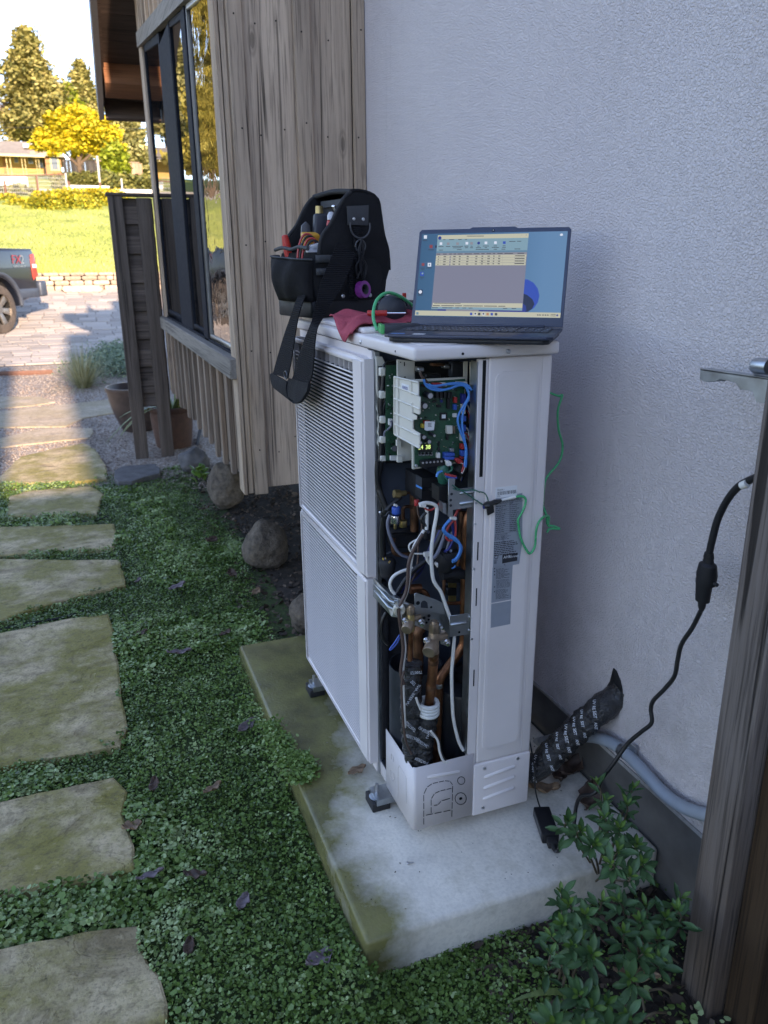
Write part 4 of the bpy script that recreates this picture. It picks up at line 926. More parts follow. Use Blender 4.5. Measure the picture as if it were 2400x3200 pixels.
# ---------------------------------------------------------------- rating labels
def lab(name, mat, pts, parent, y=-.0046, lift=.0006):
    P = [at(a, b, y=y) for a, b in pts]; return MB().prism([(p.x, p.z) for p in P], (0, y, 0), (1, 0, 0), (0, 0, 1), (0, -lift, 0)).build(name, mat, parent)
EX, EZ = Vector((1, 0, 0)), Vector((0, 0, 1)); YL = -.0053
lb1 = lab('rating_label', 'label_silver', [(1549, 1556), (1632, 1540), (1632, 1690), (1622, 1762), (1540, 1776)], ep)
lb0 = lab('barcode_label', 'label_white', [(1549, 1524), (1616, 1516), (1614, 1550), (1548, 1557)], ep, lift=.0009)
lb2 = lab('caution_label', 'label_silver', [(1539, 1774), (1602, 1765), (1596, 1873), (1535, 1884)], ep)
lb3 = lab('blank_label', 'label_silver', [(1535, 1887), (1597, 1876), (1594, 1950), (1533, 1962)], ep)
def lat(px, py): return at(px, py, y=YL-.0003)
def pr_(s, px, py, size, par, mat='ink', **k):
    e1 = (lat(px+40, py-5)-lat(px, py)); return text(s, size, mat, par, lat(px, py), e1, EZ, **k)
pr_('MODEL :', 1554, 1534, .0048, lb0); pr_('S/N :', 1554, 1553, .0045, lb0)
mb = MB(); x = 1554
while x < 1612:
    w_ = RNG.choice((.8, 1.2, 2.)); dy = -(x-1554)*.115
    mb.quad(lat(x, 1548+dy), lat(x+w_, 1548+dy), lat(x+w_, 1537+dy), lat(x, 1537+dy)); x += w_+RNG.choice((.9, 1.3, 2.))
mb.build('barcode', 'ink', lb0)['kind'] = 'stuff'
pr_('SAMSUNG', 1569, 1569, .0105, lb1); pr_('MULTI SPLIT SYSTEM, HEAT PUMP', 1560, 1576, .0042, lb1)
def bars(rows, par, x0, x1, mat='ink', h=1.4, j=.4, name='print_lines'):
    mb = MB()
    for r_ in rows:
        y0 = r_; xe = x0+(x1-x0)*RNG.uniform(1-j, 1); a = x0
        while a < xe:
            b = min(a+RNG.uniform(3, 11), xe); sl = -(a-1540)*.12; sl2 = -(b-1540)*.12
            mb.quad(lat(a, y0+sl+h), lat(b, y0+sl2+h), lat(b, y0+sl2), lat(a, y0+sl)); a = b+1.5
    o = mb.build(name, mat, par); o['kind'] = 'stuff'; return o
bars([1584+i*6.2 for i in range(14)], lb1, 1549, 1583, h=1.7); bars([1584+i*6.2 for i in range(14)], lb1, 1592, 1626, h=1.7, j=.5)
bars([1672+i*4. for i in range(5)], lb1, 1546, 1600, h=1.3); bars([1696+i*5.6 for i in range(8)], lb1, 1544, 1618, h=2.6, j=.2)
mb = MB()
for i in range(15):
    yy = 1581+i*6.2; mb.quad(lat(1549, yy+.5), lat(1630, yy-9.2), lat(1630, yy-9.7), lat(1549, yy))
mb.build('table_rule', 'ink', lb1)['kind'] = 'stuff'
lb4 = lab('certification_mark', 'ink', [(1570, 1735), (1618, 1727), (1616, 1752), (1569, 1761)], lb1, y=YL, lift=.0003)
text('AHRI', .0105, 'ink_white', lb4, at(1573, 1746, y=YL-.0006), EX+EZ*.0, EZ, sx=.9); text('CERTIFIED', .0055, 'ink_white', lb4, at(1591, 1743.5, y=YL-.0006), EX, EZ)
q = lat(1551, 1741); mb = MB(); P = [q+EX*math.cos(R(a))*.0045+EZ*math.sin(R(a))*.0045 for a in range(0, 360, 20)]; mb.tube(P, .0006, 5, closed=True); mb.build('listing_mark', 'ink', lb1)
bars([1752+i*3 for i in range(4)], lb1, 1543, 1556, h=1.2)
bars([1780+i*3.6 for i in range(9)], lb2, 1550, 1598, h=1.3, j=.5); bars([1815+i*3.4 for i in range(8)], lb2, 1551, 1596, h=1.0, j=.1); bars([1845+i*3.4 for i in range(9)], lb2, 1549, 1592, h=1.2, j=.4)
for py in (1779, 1788, 1798, 1836, 1851):
    q = lat(1543, py); MB().prism([(0, 0), (.004, 0), (.002, .0036)], q, EX, EZ, (0, -.0002, 0)).build('warning_symbol', 'ink', lb2)

# ---------------------------------------------------------------- inside the service corner
def z1_(a, b): return (1150+a*.21097, 1080+b*.21097)
def z2_(a, b): return (1150+a*.21097, 1450+b*.21097)
def z3_(a, b): return (1150+a*.21097, 1800+b*.21097)
def face(fn, pts, y, th, name, mat, parent=hp, bevel=0):
    P = [at(*fn(a, b), y=y) for a, b in pts]; return MB().prism([(p.x, p.z) for p in P], (0, y, 0), (1, 0, 0), (0, 0, 1), (0, th, 0)).build(name, mat, parent, bevel=bevel, seg=1)
def facex(fn, pts, x, th, name, mat, parent=hp, bevel=0):
    P = [at(*fn(a, b), x=x) for a, b in pts]; return MB().prism([(p.y, p.z) for p in P], (x, 0, 0), (0, 1, 0), (0, 0, 1), (th, 0, 0)).build(name, mat, parent, bevel=bevel, seg=1)
def rect(a, b, c, d): return [(a, b), (c, b), (c, d), (a, d)]
def wire(fn, pts, y, r, mat, name='wire', n=4, dy=None, par=hp):
    L = len(pts); P = [at(*fn(a, b), y=(y if not isinstance(y, (list, tuple)) else y[i])) for i, (a, b) in enumerate(pts)]
    return MB().tube(cr(P, n), r, 7).build(name, mat, par, smooth=70)
# control box
face(z1_, rect(265, 250, 1640, 1745), .22, .004, 'control_box_back', 'black_matte')
face(z1_, [(430, 205), (695, 230), (695, 520), (640, 1700), (480, 1720), (440, 1720)], .15, .004, 'board_holder', 'cream_plastic', bevel=.001)
for a, b, c, d in ((475, 240, 490, 255), (533, 245, 547, 305), (535, 460, 560, 475)): face(z1_, rect(a, b, c, d), .1495, .0006, 'holder_slot', 'shadow_slot')
face(z1_, [(430, 1400), (490, 1420), (490, 1510), (430, 1490)], .14, .008, 'holder_tab', 'cream_plastic'); face(z1_, rect(440, 1640, 510, 1730), .14, .008, 'holder_tab', 'cream_plastic')
b2 = face(z1_, rect(265, 290, 440, 1700), .2, .002, 'power_board', 'pcb')
for k in range(46):
    a, b = RNG.uniform(275, 420), RNG.uniform(330, 1660); face(z1_, rect(a, b, a+RNG.uniform(6, 24), b+RNG.uniform(6, 26)), .199, -RNG.uniform(.001, .006), 'component', RNG.choice(('chip_black', 'chip_black', 'white_plastic', 'pcb', 'galv')), b2)
face(z1_, rect(295, 1080, 350, 1170), .197, -.008, 'connector', 'white_plastic', b2); face(z1_, rect(320, 1625, 430, 1690), .197, -.008, 'connector', 'white_plastic', b2)
MB().cyl(at(*z1_(395, 1525), y=.2), at(*z1_(395, 1525), y=.185), .007, .007, 14).build('capacitor', 'cap_body', b2, smooth=40)
# dark parts above the main board
for a, b, c, d, mt in ((740, 320, 835, 395, 'galv'), (960, 270, 1150, 310, 'copper_dull'), (1130, 285, 1220, 345, 'galv'), (1240, 260, 1420, 470, 'sheet_dark'), (860, 420, 1080, 490, 'conn_blue')): face(z1_, rect(a, b, c, d), .12, .02, 'power_part', 'chip_black' if mt == 'conn_blue' else mt, bevel=.002)
# main board
bf = face(z1_, [(628, 508), (1455, 464), (1440, 800), (1385, 1745), (1000, 1785), (660, 1838), (655, 1500)], .056, .006, 'board_frame', 'cream_plastic', bevel=.0015)
pc = face(z1_, [(680, 545), (1440, 490), (1415, 900), (1385, 1720), (1000, 1770), (690, 1805), (690, 1500)], .052, .002, 'circuit_board', 'pcb')
def comp(a, b, c, d, h, mt, name='component', bev=0): return face(z1_, rect(a, b, c, d), .0519, -h, name, mt, pc, bevel=bev)
def capc(a, b, r, h=.026):
    q = at(*z1_(a, b), y=.052-h); rr = r*.21097*.00074; o = MB().cyl(q+Vector((0, h, 0)), q, rr, rr, 20).build('capacitor', 'cap_body', pc, bevel=.001, seg=2); MB().cyl(q, q-Vector((0, .0006, 0)), rr*.82, rr*.8, 20).build('capacitor_top', 'zinc_screw', pc, smooth=40)
for q in ((925, 745, 46), (845, 895, 44), (830, 1358, 33), (908, 1425, 33), (985, 1335, 23), (780, 1440, 26), (785, 1078, 15)): capc(*q)
for x in (975, 1032, 1090, 1148, 1195): comp(x, 680, x+(38 if x < 1190 else 18), 770, .012, 'chip_black', 'transistor')
cp = comp(1060, 990, 1165, 1105, .003, 'chip_black', 'processor'); face(z1_, rect(1092, 1022, 1150, 1078), .0486, -.0003, 'chip_label', 'label_white', pc)
for a, b, c, d, h, mt in [(1155, 780, 1195, 930, .008, 'chip_black'), (1255, 757, 1300, 842, .008, 'conn_red'), (1250, 866, 1296, 945, .008, 'conn_blue'), (1245, 1000, 1300, 1055, .006, 'white_plastic'), (1145, 1178, 1226, 1295, .01, 'cream_plastic'), (1235, 1180, 1262, 1290, .012, 'bronze'), (1100, 1572, 1240, 1615, .016, 'conn_blue'), (1100, 1622, 1240, 1668, .016, 'conn_blue'), (1000, 1580, 1050, 1655, .008, 'white_plastic'), (945, 808, 1010, 840, .003, 'chip_black'), (1010, 872, 1078, 912, .003, 'chip_black'), (1065, 800, 1100, 840, .004, 'wire_navy'), (1148, 1312, 1180, 1392, .006, 'chip_black'), (1030, 1415, 1056, 1490, .004, 'chip_black'), (1030, 1502, 1056, 1560, .004, 'chip_black'), (1190, 1512, 1255, 1560, .008, 'galv'), (815, 1100, 890, 1150, .012, 'conn_red'), (775, 1150, 842, 1210, .01, 'wire_yellow'), (935, 545, 1062, 605, .014, 'conn_red'), (1060, 540, 1130, 590, .014, 'cream_plastic'), (848, 555, 902, 622, .012, 'cream_plastic'), (1290, 528, 1432, 580, .014, 'white_plastic'), (1360, 705, 1420, 850, .012, 'wire_navy'), (1365, 862, 1410, 1000, .012, 'cream_plastic'), (1362, 1030, 1420, 1110, .012, 'conn_blue'), (1360, 1160, 1418, 1255, .012, 'conn_blue'), (1350, 1292, 1404, 1402, .012, 'white_plastic'), (1352, 1442, 1412, 1520, .012, 'conn_red'), (1352, 1540, 1412, 1622, .012, 'conn_blue'), (1340, 1632, 1392, 1668, .01, 'conn_red'), (780, 570, 840, 600, .01, 'copper_dull')]: comp(a, b, c, d, h, mt, 'connector' if h >= .008 else 'chip', .0006)
for k in range(90):
    a, b = RNG.uniform(790, 1330), RNG.uniform(640, 1560); comp(a, b, a+RNG.uniform(6, 20), b+RNG.uniform(5, 16), RNG.uniform(.0008, .003), RNG.choice(('chip_black', 'chip_black', 'galv', 'cream_plastic', 'bronze')))
face(z1_, [(840, 1120), (990, 1125), (975, 1252), (870, 1262), (835, 1245)], .038, -.0005, 'board_sticker', 'label_white', pc)
mb = MB()
for k in range(5): P = [at(*z1_(*p), y=.0372) for p in rect(888, 1145+k*13, 945-(k % 2)*14, 1151+k*13)]; mb.quad(*P[::-1])
mb.build('sticker_print', 'ink', pc)['kind'] = 'stuff'
comp(735, 1462, 935, 1562, .007, 'chip_black', 'digit_display')
text('24', .0135, 'led_green', pc, at(*z1_(742, 1540), y=.0443), EX, EZ, sx=.9, name='digits'); text('38', .0135, 'led_green', pc, at(*z1_(848, 1535), y=.0443), EX, EZ, sx=.95, name='digits')
for x in (762, 816, 872, 926):
    comp(x-22, 1578, x+20, 1622, .004, 'galv', 'push_button'); q = at(*z1_(x, 1598), y=.047); MB().cyl(q, q-Vector((0, .004, 0)), .0024, .0024, 10).build('button_cap', 'black_plastic', pc)
tb = face(z1_, [(755, 1690), (1120, 1655), (1120, 1755), (760, 1795)], .0519, -.014, 'terminal_block', 'black_plastic', pc, bevel=.001)
for i, x in enumerate((810, 865, 920, 975, 1030, 1085)): q = at(*z1_(x, 1735-i*4.6), y=.0378); MB().cyl(q, q-Vector((0, .002, 0)), .0024, .0024, 10).build('terminal_screw', 'zinc_screw', pc)
face(z1_, [(1125, 1690), (1180, 1690), (1215, 1715), (1215, 1765), (1150, 1775)], .036, -.01, 'plug', 'white_plastic', pc, bevel=.001); face(z1_, [(1270, 1670), (1310, 1650), (1378, 1690), (1370, 1735), (1300, 1735)], .036, -.01, 'plug', 'conn_red', pc, bevel=.001)
q = at(*z1_(712, 1778), y=.05); MB().cyl(q, q-Vector((0, .003, 0)), .0035, .003, 10).build('screw', 'zinc_screw', pc)
# ribbed service cover, hinged on the front side
rc = facex(z1_, [(385, 455), (640, 515), (742, 542), (742, 752), (766, 758), (766, 1015), (745, 1022), (655, 985), (655, 1005), (712, 1035), (712, 1098), (662, 1098), (662, 1235), (690, 1262), (760, 1300), (760, 1525), (400, 1325), (385, 1290)], .012, .003, 'ribbed_cover', 'cream_plastic', bevel=.0006)
for pts in ([(385, 600), (742, 735)], [(388, 785), (766, 940)], [(388, 1000), (662, 1118)], [(388, 1160), (758, 1335)], [(448, 470), (448, 1345)], [(388, 462), (388, 1310)], [(395, 1318), (758, 1518)], [(388, 462), (742, 548)], [(640, 515), (640, 720)], [(655, 990), (655, 850)], [(660, 1110), (660, 1235)]):
    MB().tube([at(*z1_(*p), x=.0105) for p in pts], .0021, 4).build('rib', 'cream_plastic', rc)
lb = facex(z1_, [(500, 555), (608, 590), (600, 680), (497, 640)], .0118, -.0004, 'barcode_sticker', 'label_white', rc)
mb = MB()
for k in range(9): a = 506+k*9.6; P = [at(*z1_(*p), x=.0112) for p in ((a, 590+k*3), (a+5, 591+k*3), (a+5, 640+k*3), (a, 639+k*3))]; mb.quad(*P)
mb.build('barcode', 'wire_navy', lb)['kind'] = 'stuff'
# wire holders
wh = face(z1_, [(115, 160), (215, 165), (260, 270), (240, 300), (150, 310), (150, 430), (262, 460), (262, 1700), (180, 1715), (165, 1500), (140, 1450), (165, 1350), (140, 1300), (160, 1150), (140, 1080), (155, 1000), (130, 950), (150, 800), (125, 640), (125, 450)], .238, .005, 'cable_guide', 'cream_plastic', bevel=.001)
for a, b, c, d in ((183, 328, 265, 455), (183, 675, 270, 790), (183, 1045, 270, 1155), (185, 1345, 270, 1450), (188, 1635, 272, 1720)): face(z1_, rect(a, b, c, d), .205, .014, 'clip', 'cream_plastic', wh, bevel=.002)
for a, b, c, d in ((1505, 690, 1555, 838), (1565, 690, 1620, 862)): face(z1_, [(a, b-20), (c, b+15), (c, d), (a, d-10)], .05, .012, 'clip', 'cream_plastic', bevel=.002)
face(z1_, [(1420, 240), (1478, 235), (1470, 560), (1418, 560)], .08, .003, 'cable_guide', 'cream_plastic'); face(z1_, [(1515, 245), (1560, 240), (1555, 650), (1512, 640)], .07, .003, 'cable_guide', 'cream_plastic')
for pts, y, r in [([(330, 315), (280, 345), (235, 430), (218, 620), (196, 800), (190, 1050), (195, 1300), (190, 1600), (150, 1850)], .215, .006), ([(380, 800), (320, 790), (270, 830), (235, 900), (220, 1050), (222, 1300), (215, 1600), (190, 1850)], .215, .005), ([(170, 450), (175, 650), (160, 900), (200, 1200), (200, 1500), (170, 1850)], .225, .004)]: wire(z1_, pts, y, r, 'wire_black')
wire(z1_, [(430, 230), (330, 240), (250, 270), (190, 420)], .22, .003, 'wire_black'); wire(z1_, [(340, 1110), (350, 1180), (290, 1250), (240, 1320), (235, 1700)], [.19, .19, .2, .21, .22], .003, 'wire_grey')
for pts in ([(828, 500), (850, 580), (920, 638), (1050, 665), (1200, 640), (1330, 592), (1430, 600), (1490, 690), (1480, 780), (1410, 900), (1345, 1020), (1330, 1130), (1375, 1290), (1425, 1420), (1450, 1560), (1430, 1790)], [(880, 600), (980, 625), (1110, 655), (1260, 620), (1380, 575), (1450, 620), (1496, 760), (1440, 890), (1402, 1030), (1395, 1200), (1425, 1370), (1458, 1560), (1445, 1800)], [(930, 605), (1080, 588), (1250, 558), (1400, 560), (1490, 600), (1530, 660)], [(860, 570), (1000, 600), (1150, 575), (1300, 570), (1420, 575), (1500, 640)]): wire(z1_, pts, .022, .0026, 'wire_blue')
for i in range(13):
    x0 = 1475+i*9; mt = ('wire_black', 'wire_black', 'wire_navy', 'wire_black', 'conn_blue', 'wire_black')[i % 6]
    wire(z1_, [(x0-30+RNG.uniform(-30, 30), 860+RNG.uniform(-60, 200)), (x0, 1050), (x0+RNG.uniform(-12, 20), 1300), (x0+10, 1550), (x0-40-i*6, 1800), (x0-100-i*8, 2000)], .075+.012*(i % 4), .0032, mt)
for i in range(8): b = 900+i*85; wire(z1_, [(1400, b), (1450, b-25), (1490, b+15+i*4), (1500, b+120)], .05, .0018, ('wire_white', 'wire_red', 'wire_brown', 'wire_black')[i % 4])
for i in range(4): wire(z1_, [(1365, 1710+i*6), (1405, 1745), (1412+i*5, 1800), (1390, 1860+i*10)], .028, .0024, ('wire_red', 'conn_red', 'wire_red', 'wire_white')[i])
wire(z1_, [(820, 490), (780, 420), (790, 370)], .08, .003, 'wire_brown'); wire(z1_, [(910, 600), (860, 520), (800, 460), (780, 400)], .05, .0028, 'wire_brown')
wire(z1_, [(1190, 1735), (1235, 1790), (1240, 1840), (1180, 1880), (1100, 1865)], .03, .0026, 'wire_dkgreen'); face(z1_, rect(1465, 1290, 1510, 1405), .06, .01, 'plug', 'white_plastic', bevel=.001)
# middle: reactor, sensor, bracket, pipes
ra, rb = at(*z2_(800, 210), y=.1), at(*z2_(1042, 540), y=.1); re = pb_('reactor', 'black_plastic', (ra.x-.002, rb.x, .1, .2, rb.z, ra.z), bevel=.003)
face(z2_, rect(820, 350, 1000, 402), .0985, .001, 'reactor_core', 'shadow_slot', re)
lx = ra.x-.003; P = [at(*z2_(a, b), x=lx) for a, b in ((712, 150), (800, 205), (798, 520), (703, 460))]; MB().prism([(p.y, p.z) for p in P], (lx, 0, 0), (0, 1, 0), (0, 0, 1), (-.0006, 0, 0)).build('reactor_label', 'sheet_dark', re)
P = [at(*z2_(a, b), x=lx-.001) for a, b in ((712, 300), (799, 350), (799, 375), (711, 335))]; MB().prism([(p.y, p.z) for p in P], (lx-.0008, 0, 0), (0, 1, 0), (0, 0, 1), (-.0003, 0, 0)).build('label_band', 'wire_blue', re)
q = at(*z2_(925, 368), y=.098); MB().cyl(q, q-Vector((0, .006, 0)), .0035, .0035, 6).build('screw', 'zinc_screw', re)
br = face(z2_, [(1192, 218), (1292, 215), (1282, 378), (1560, 342), (1595, 372), (1592, 652), (1562, 638), (1260, 682), (1258, 782), (1185, 782)], .006, .0018, 'upper_bracket', 'galv', bevel=.0005)
for p0, p1 in (((1352, 436), (1580, 408)), ((1352, 592), (1592, 552))): MB().tube([at(*z2_(*p0), y=.0055), at(*z2_(p0[0]+15, p0[1]-2), y=.0055), at(*z2_(*p1), y=.0055)], [.001, .0045, .0045], 10).build('bracket_ridge', 'galv', br, smooth=70)
for a, b in ((1238, 445), (1225, 535), (1225, 615)): q = at(*z2_(a, b), y=.0058); MB().cyl(q, q-Vector((0, .0006, 0)), .0032, .0032, 12).build('bracket_hole', 'sheet_dark', br)
face(z2_, [(1050, 340), (1185, 320), (1185, 700), (1100, 560), (1050, 560)], .03, .04, 'relay', 'chip_black'); face(z2_, [(1105, 570), (1185, 590), (1190, 770), (1110, 720)], .012, .02, 'bracket_foot', 'galv')
wire(z2_, [(1020, 190), (1040, 130), (1100, 110)], .03, .003, 'wire_blue'); wire(z2_, [(1140, 150), (1220, 170), (1300, 190)], .02, .003, 'wire_red'); wire(z2_, [(1150, 180), (1230, 205), (1310, 205)], .02, .003, 'conn_blue')
MB().lathe([(0, 0), (.011, .01), (.016, .03), (.012, .055), (0, .066)], at(*z2_(1110, 330), y=.05), 14).build('relay_cover', 'wire_dkgreen', hp, smooth=60)
wire(z2_, [(1330, 130), (1390, 60), (1420, 0)], .05, .016, 'black_matte', 'cable_sleeve')
# sensor fitting with blue cap
def vcyl(fn, a, b0, b1, y, r, mt, name, n=16, par=hp, r1=None): MB().cyl(at(*fn(a, b1), y=y), at(*fn(a, b0), y=y), r, r if r1 is None else r1, n).build(name, mt, par, bevel=.0008, seg=2)
vcyl(z2_, 416, 635, 735, .16, .0105, 'conn_blue', 'sensor_cap'); vcyl(z2_, 408, 755, 872, .16, .0125, 'chrome', 'sensor_body'); vcyl(z2_, 404, 872, 960, .16, .004, 'brass', 'sensor_stem'); vcyl(z2_, 522, 832, 930, .17, .0105, 'brass', 'brass_nut', 6)
MB().cyl(at(*z2_(385, 440), y=.17), at(*z2_(470, 445), y=.17), .0105, .0105, 6).build('brass_cap', 'brass', hp); MB().cyl(at(*z2_(470, 440), y=.17), at(*z2_(560, 430), y=.17), .0075, .0065, 10).build('brass_body', 'brass', hp)
wire(z2_, [(555, 425), (640, 430), (720, 420)], .17, .004, 'copper_dull', 'copper_pipe'); wire(z2_, [(670, 340), (600, 390), (540, 410)], .18, .003, 'wire_black')
wire(z2_, [(430, 625), (415, 612), (385, 605)], .155, .003, 'wire_white')
wire(z2_, [(680, 430), (685, 700), (690, 990)], .2, .011, 'copper_dull', 'copper_pipe'); wire(z2_, [(525, 840), (520, 720), (530, 650), (580, 630), (650, 640)], .19, .0045, 'copper_dull', 'copper_pipe')
wire(z2_, [(372, 1100), (376, 1280), (420, 1335), (520, 1340), (640, 1335)], .2, .006, 'copper_dull', 'copper_pipe'); wire(z2_, [(280, 1330), (360, 1305), (500, 1310)], .25, .004, 'steel_inner', 'tube_strap')
face(z2_, rect(350, 975, 760, 1255), .22, .04, 'foam_block', 'black_foam', bevel=.006); face(z2_, rect(355, 1030, 745, 1052), .215, .005, 'foam_strap', 'chip_black')
MB().lathe([(.0, 0), (.022, 0), (.026, .015), (.02, .03), (0, .032)], at(*z2_(1015, 1000), y=.14)-Vector((0, 0, .02)), 18).build('valve_body', 'bronze', hp, smooth=50)
face(z2_, rect(850, 900, 960, 1140), .12, .02, 'valve_coil', 'black_plastic', bevel=.004); q = at(*z2_(885, 1000), y=.118); MB().cyl(q, q-Vector((0, .005, 0)), .004, .004, 6).build('screw', 'zinc_screw', hp)
# solenoid and wrapped muffler
q = at(*z2_(1150, 1430), y=.06); MB().lathe([(0, -.02), (.024, -.02), (.026, -.012), (.026, .012), (.022, .02), (0, .022)], q, 22, (.2, -.3, .9)).build('solenoid', 'black_plastic', hp, smooth=40)
pbx = MB().obox(q+Vector((.008, -.012, .018)), (.022, 0, 0), (0, .012, 0), (0, .003, .008)).build('solenoid_clip', 'black_plastic', hp, bevel=.002); q2 = q+Vector((.002, -.02, .03)); MB().cyl(q2, q2+Vector((0, -.004, .003)), .0035, .0035, 8).build('screw', 'zinc_screw', hp)
vcyl(z2_, 1145, 1515, 1580, .06, .0085, 'brass', 'brass_stem', 6); face(z2_, [(1000, 1490), (1030, 1460), (1090, 1500), (1085, 1540), (1030, 1545)], .05, .012, 'plug', 'white_plastic', bevel=.002)
MB().tube(cr([at(*z2_(a, b), y=.07) for a, b in ((1085, 1640), (1200, 1620), (1350, 1625), (1510, 1640))], 4), .016, 12, flat=.8).build('wrapped_muffler', 'black_foam', hp, smooth=60)
MB().tube(cr([at(*z2_(a, b), y=.1) for a, b in ((1100, 1690), (1250, 1700), (1500, 1690))], 4), .011, 10).build('wrapped_muffler', 'black_foam', hp, smooth=60)
# grommet at the left with coloured cores
gq = at(*z2_(285, 1500), y=.22); MB().lathe([(0, -.03), (.016, -.03), (.02, -.01), (.023, .006), (.02, .016), (.012, .02), (0, .02)], gq, 20).build('grommet', 'rubber', hp, smooth=50)
for i, mt in enumerate(('wire_yellow', 'wire_red', 'wire_blue', 'wire_white', 'wire_yellow')): wire(z2_, [(222+i*8, 1360), (232+i*10, 1440), (265+i*9, 1490), (300+i*8, 1495-i*12), (325-i*5, 1440+i*6)], [.215, .214, .208, .205, .2], .0022, mt)
wire(z2_, [(190, -40), (150, 200), (175, 420), (260, 640), (262, 700), (235, 850), (215, 1050), (222, 1370)], [.21, .21, .2, .19, .19, .2, .21, .215], .0085, 'wire_black', 'cable_sleeve'); wire(z2_, [(140, -40), (135, 200), (190, 480), (265, 660)], .2, .006, 'wire_black'); wire(z2_, [(490, 480), (400, 560), (330, 620), (275, 690)], .18, .006, 'wire_black')
wire(z2_, [(205, 720), (205, 780), (260, 770), (320, 700), (400, 735), (410, 720)], .17, .0026, 'wire_black', 'cable_tie'); q = at(*z2_(185, 718), y=.2); MB().cyl(q, q-Vector((0, .006, 0)), .0045, .0045, 10).build('screw', 'zinc_screw', hp)
wire(z2_, [(325, 755), (290, 870), (310, 1020), (380, 1200), (470, 1330), (605, 1395)], .15, .004, 'wire_grey')
# white and black control cables
CB = [([(760, 600), (850, 575), (950, 590), (1018, 640), (1012, 780), (972, 1000), (942, 1250), (940, 1450), (962, 1680), (1005, 1790), (1080, 1895), (1150, 2090), (1212, 2262), (1270, 2420), (1280, 2560), (1258, 2860), (1240, 3110), (1250, 3550), (1270, 3800), (1340, 4100), (1410, 4240)], .012, .0044, 'wire_white'),
 ([(872, 650), (876, 780), (868, 970)], .05, .0044, 'wire_white'), ([(830, 980), (760, 1090), (680, 1220), (645, 1400), (615, 1600), (585, 1850), (530, 2010), (470, 2130), (492, 2320), (535, 2560), (550, 2760), (522, 2960), (516, 3160), (530, 3560), (545, 3900)], .022, .0038, 'wire_white'),
 ([(810, 1030), (740, 1150), (660, 1300), (600, 1480), (590, 1700), (560, 1900), (495, 2040), (455, 2150), (470, 2330), (505, 2560), (520, 2760), (494, 2960), (485, 3100), (530, 3260)], .018, .0042, 'wire_brown'),
 ([(1140, 1020), (1090, 1180), (1030, 1320), (970, 1400)], .03, .0042, 'wire_grey'), ([(660, 1540), (500, 1590), (380, 1660), (325, 1760), (345, 1860), (400, 1925)], .07, .004, 'wire_white'),
 ([(735, 620), (745, 740), (795, 880), (790, 1020), (745, 1180), (740, 1400), (700, 1620), (610, 1800)], .08, .0024, 'wire_brown'), ([(1010, 640), (900, 700), (820, 760), (790, 840), (870, 920)], .05, .004, 'wire_black'),
 ([(830, 640), (880, 680), (960, 670), (1060, 580)], .04, .0022, 'wire_red'), ([(860, 1330), (760, 1330), (660, 1320), (610, 1250), (625, 1180), (720, 1120)], .06, .0022, 'wire_white'), ([(865, 1340), (880, 1420), (930, 1490)], .05, .004, 'wire_white'),
 ([(1232, 810), (1150, 900), (1122, 960), (1170, 1030), (1290, 1100), (1358, 1190), (1358, 1300), (1305, 1400), (1250, 1430)], .014, .0032, 'wire_blue'), ([(1215, 820), (1130, 920), (1112, 980), (1165, 1050), (1290, 1125), (1375, 1210), (1372, 1310), (1310, 1420), (1245, 1450)], .017, .0032, 'wire_blue'),
 ([(1285, 820), (1298, 920), (1292, 1060), (1220, 1135), (1160, 1090), (1180, 950), (1265, 840)], .02, .0026, 'wire_red'), ([(1240, 850), (1270, 1080), (1200, 1250), (1130, 1300)], .035, .003, 'wire_navy'), ([(1250, 1010), (1180, 1220), (1150, 1310)], .04, .003, 'wire_grey'), ([(1280, 800), (1330, 690), (1390, 640)], .05, .003, 'wire_red'), ([(1290, 1500), (1270, 1530), (1220, 1535)], .04, .003, 'wire_blue')]
for pts, y, r, mt in CB: wire(z2_, pts, y, r, mt, 'cable' if r > .0035 else 'wire', 5)
for i in range(6): wire(z2_, [(1120-i*20, 980), (1010-i*14, 1200), (900-i*12, 1390+i*14), (700+i*6, 1545+i*22), (560+i*8, 1700+i*14), (430+i*26, 1900)], .06+i*.012, .0046, ('wire_black', 'wire_black', 'wire_navy')[i % 3], 'cable')
for a, b in ((1260, 800), (810, 615)): MB().tube([at(*z2_(a-40, b-6), y=.01), at(*z2_(a+40, b+10), y=.01)], .0045, 6).build('cable_tie', 'wire_white', hp)
q = at(*z2_(870, 1335), y=.045); MB().obox(q, (.007, 0, 0), (0, .004, 0), (0, 0, .005)).build('cable_tie', 'wire_white', hp); vcyl(z2_, 722, 530, 620, .1, .006, 'conn_red', 'wire_nut')
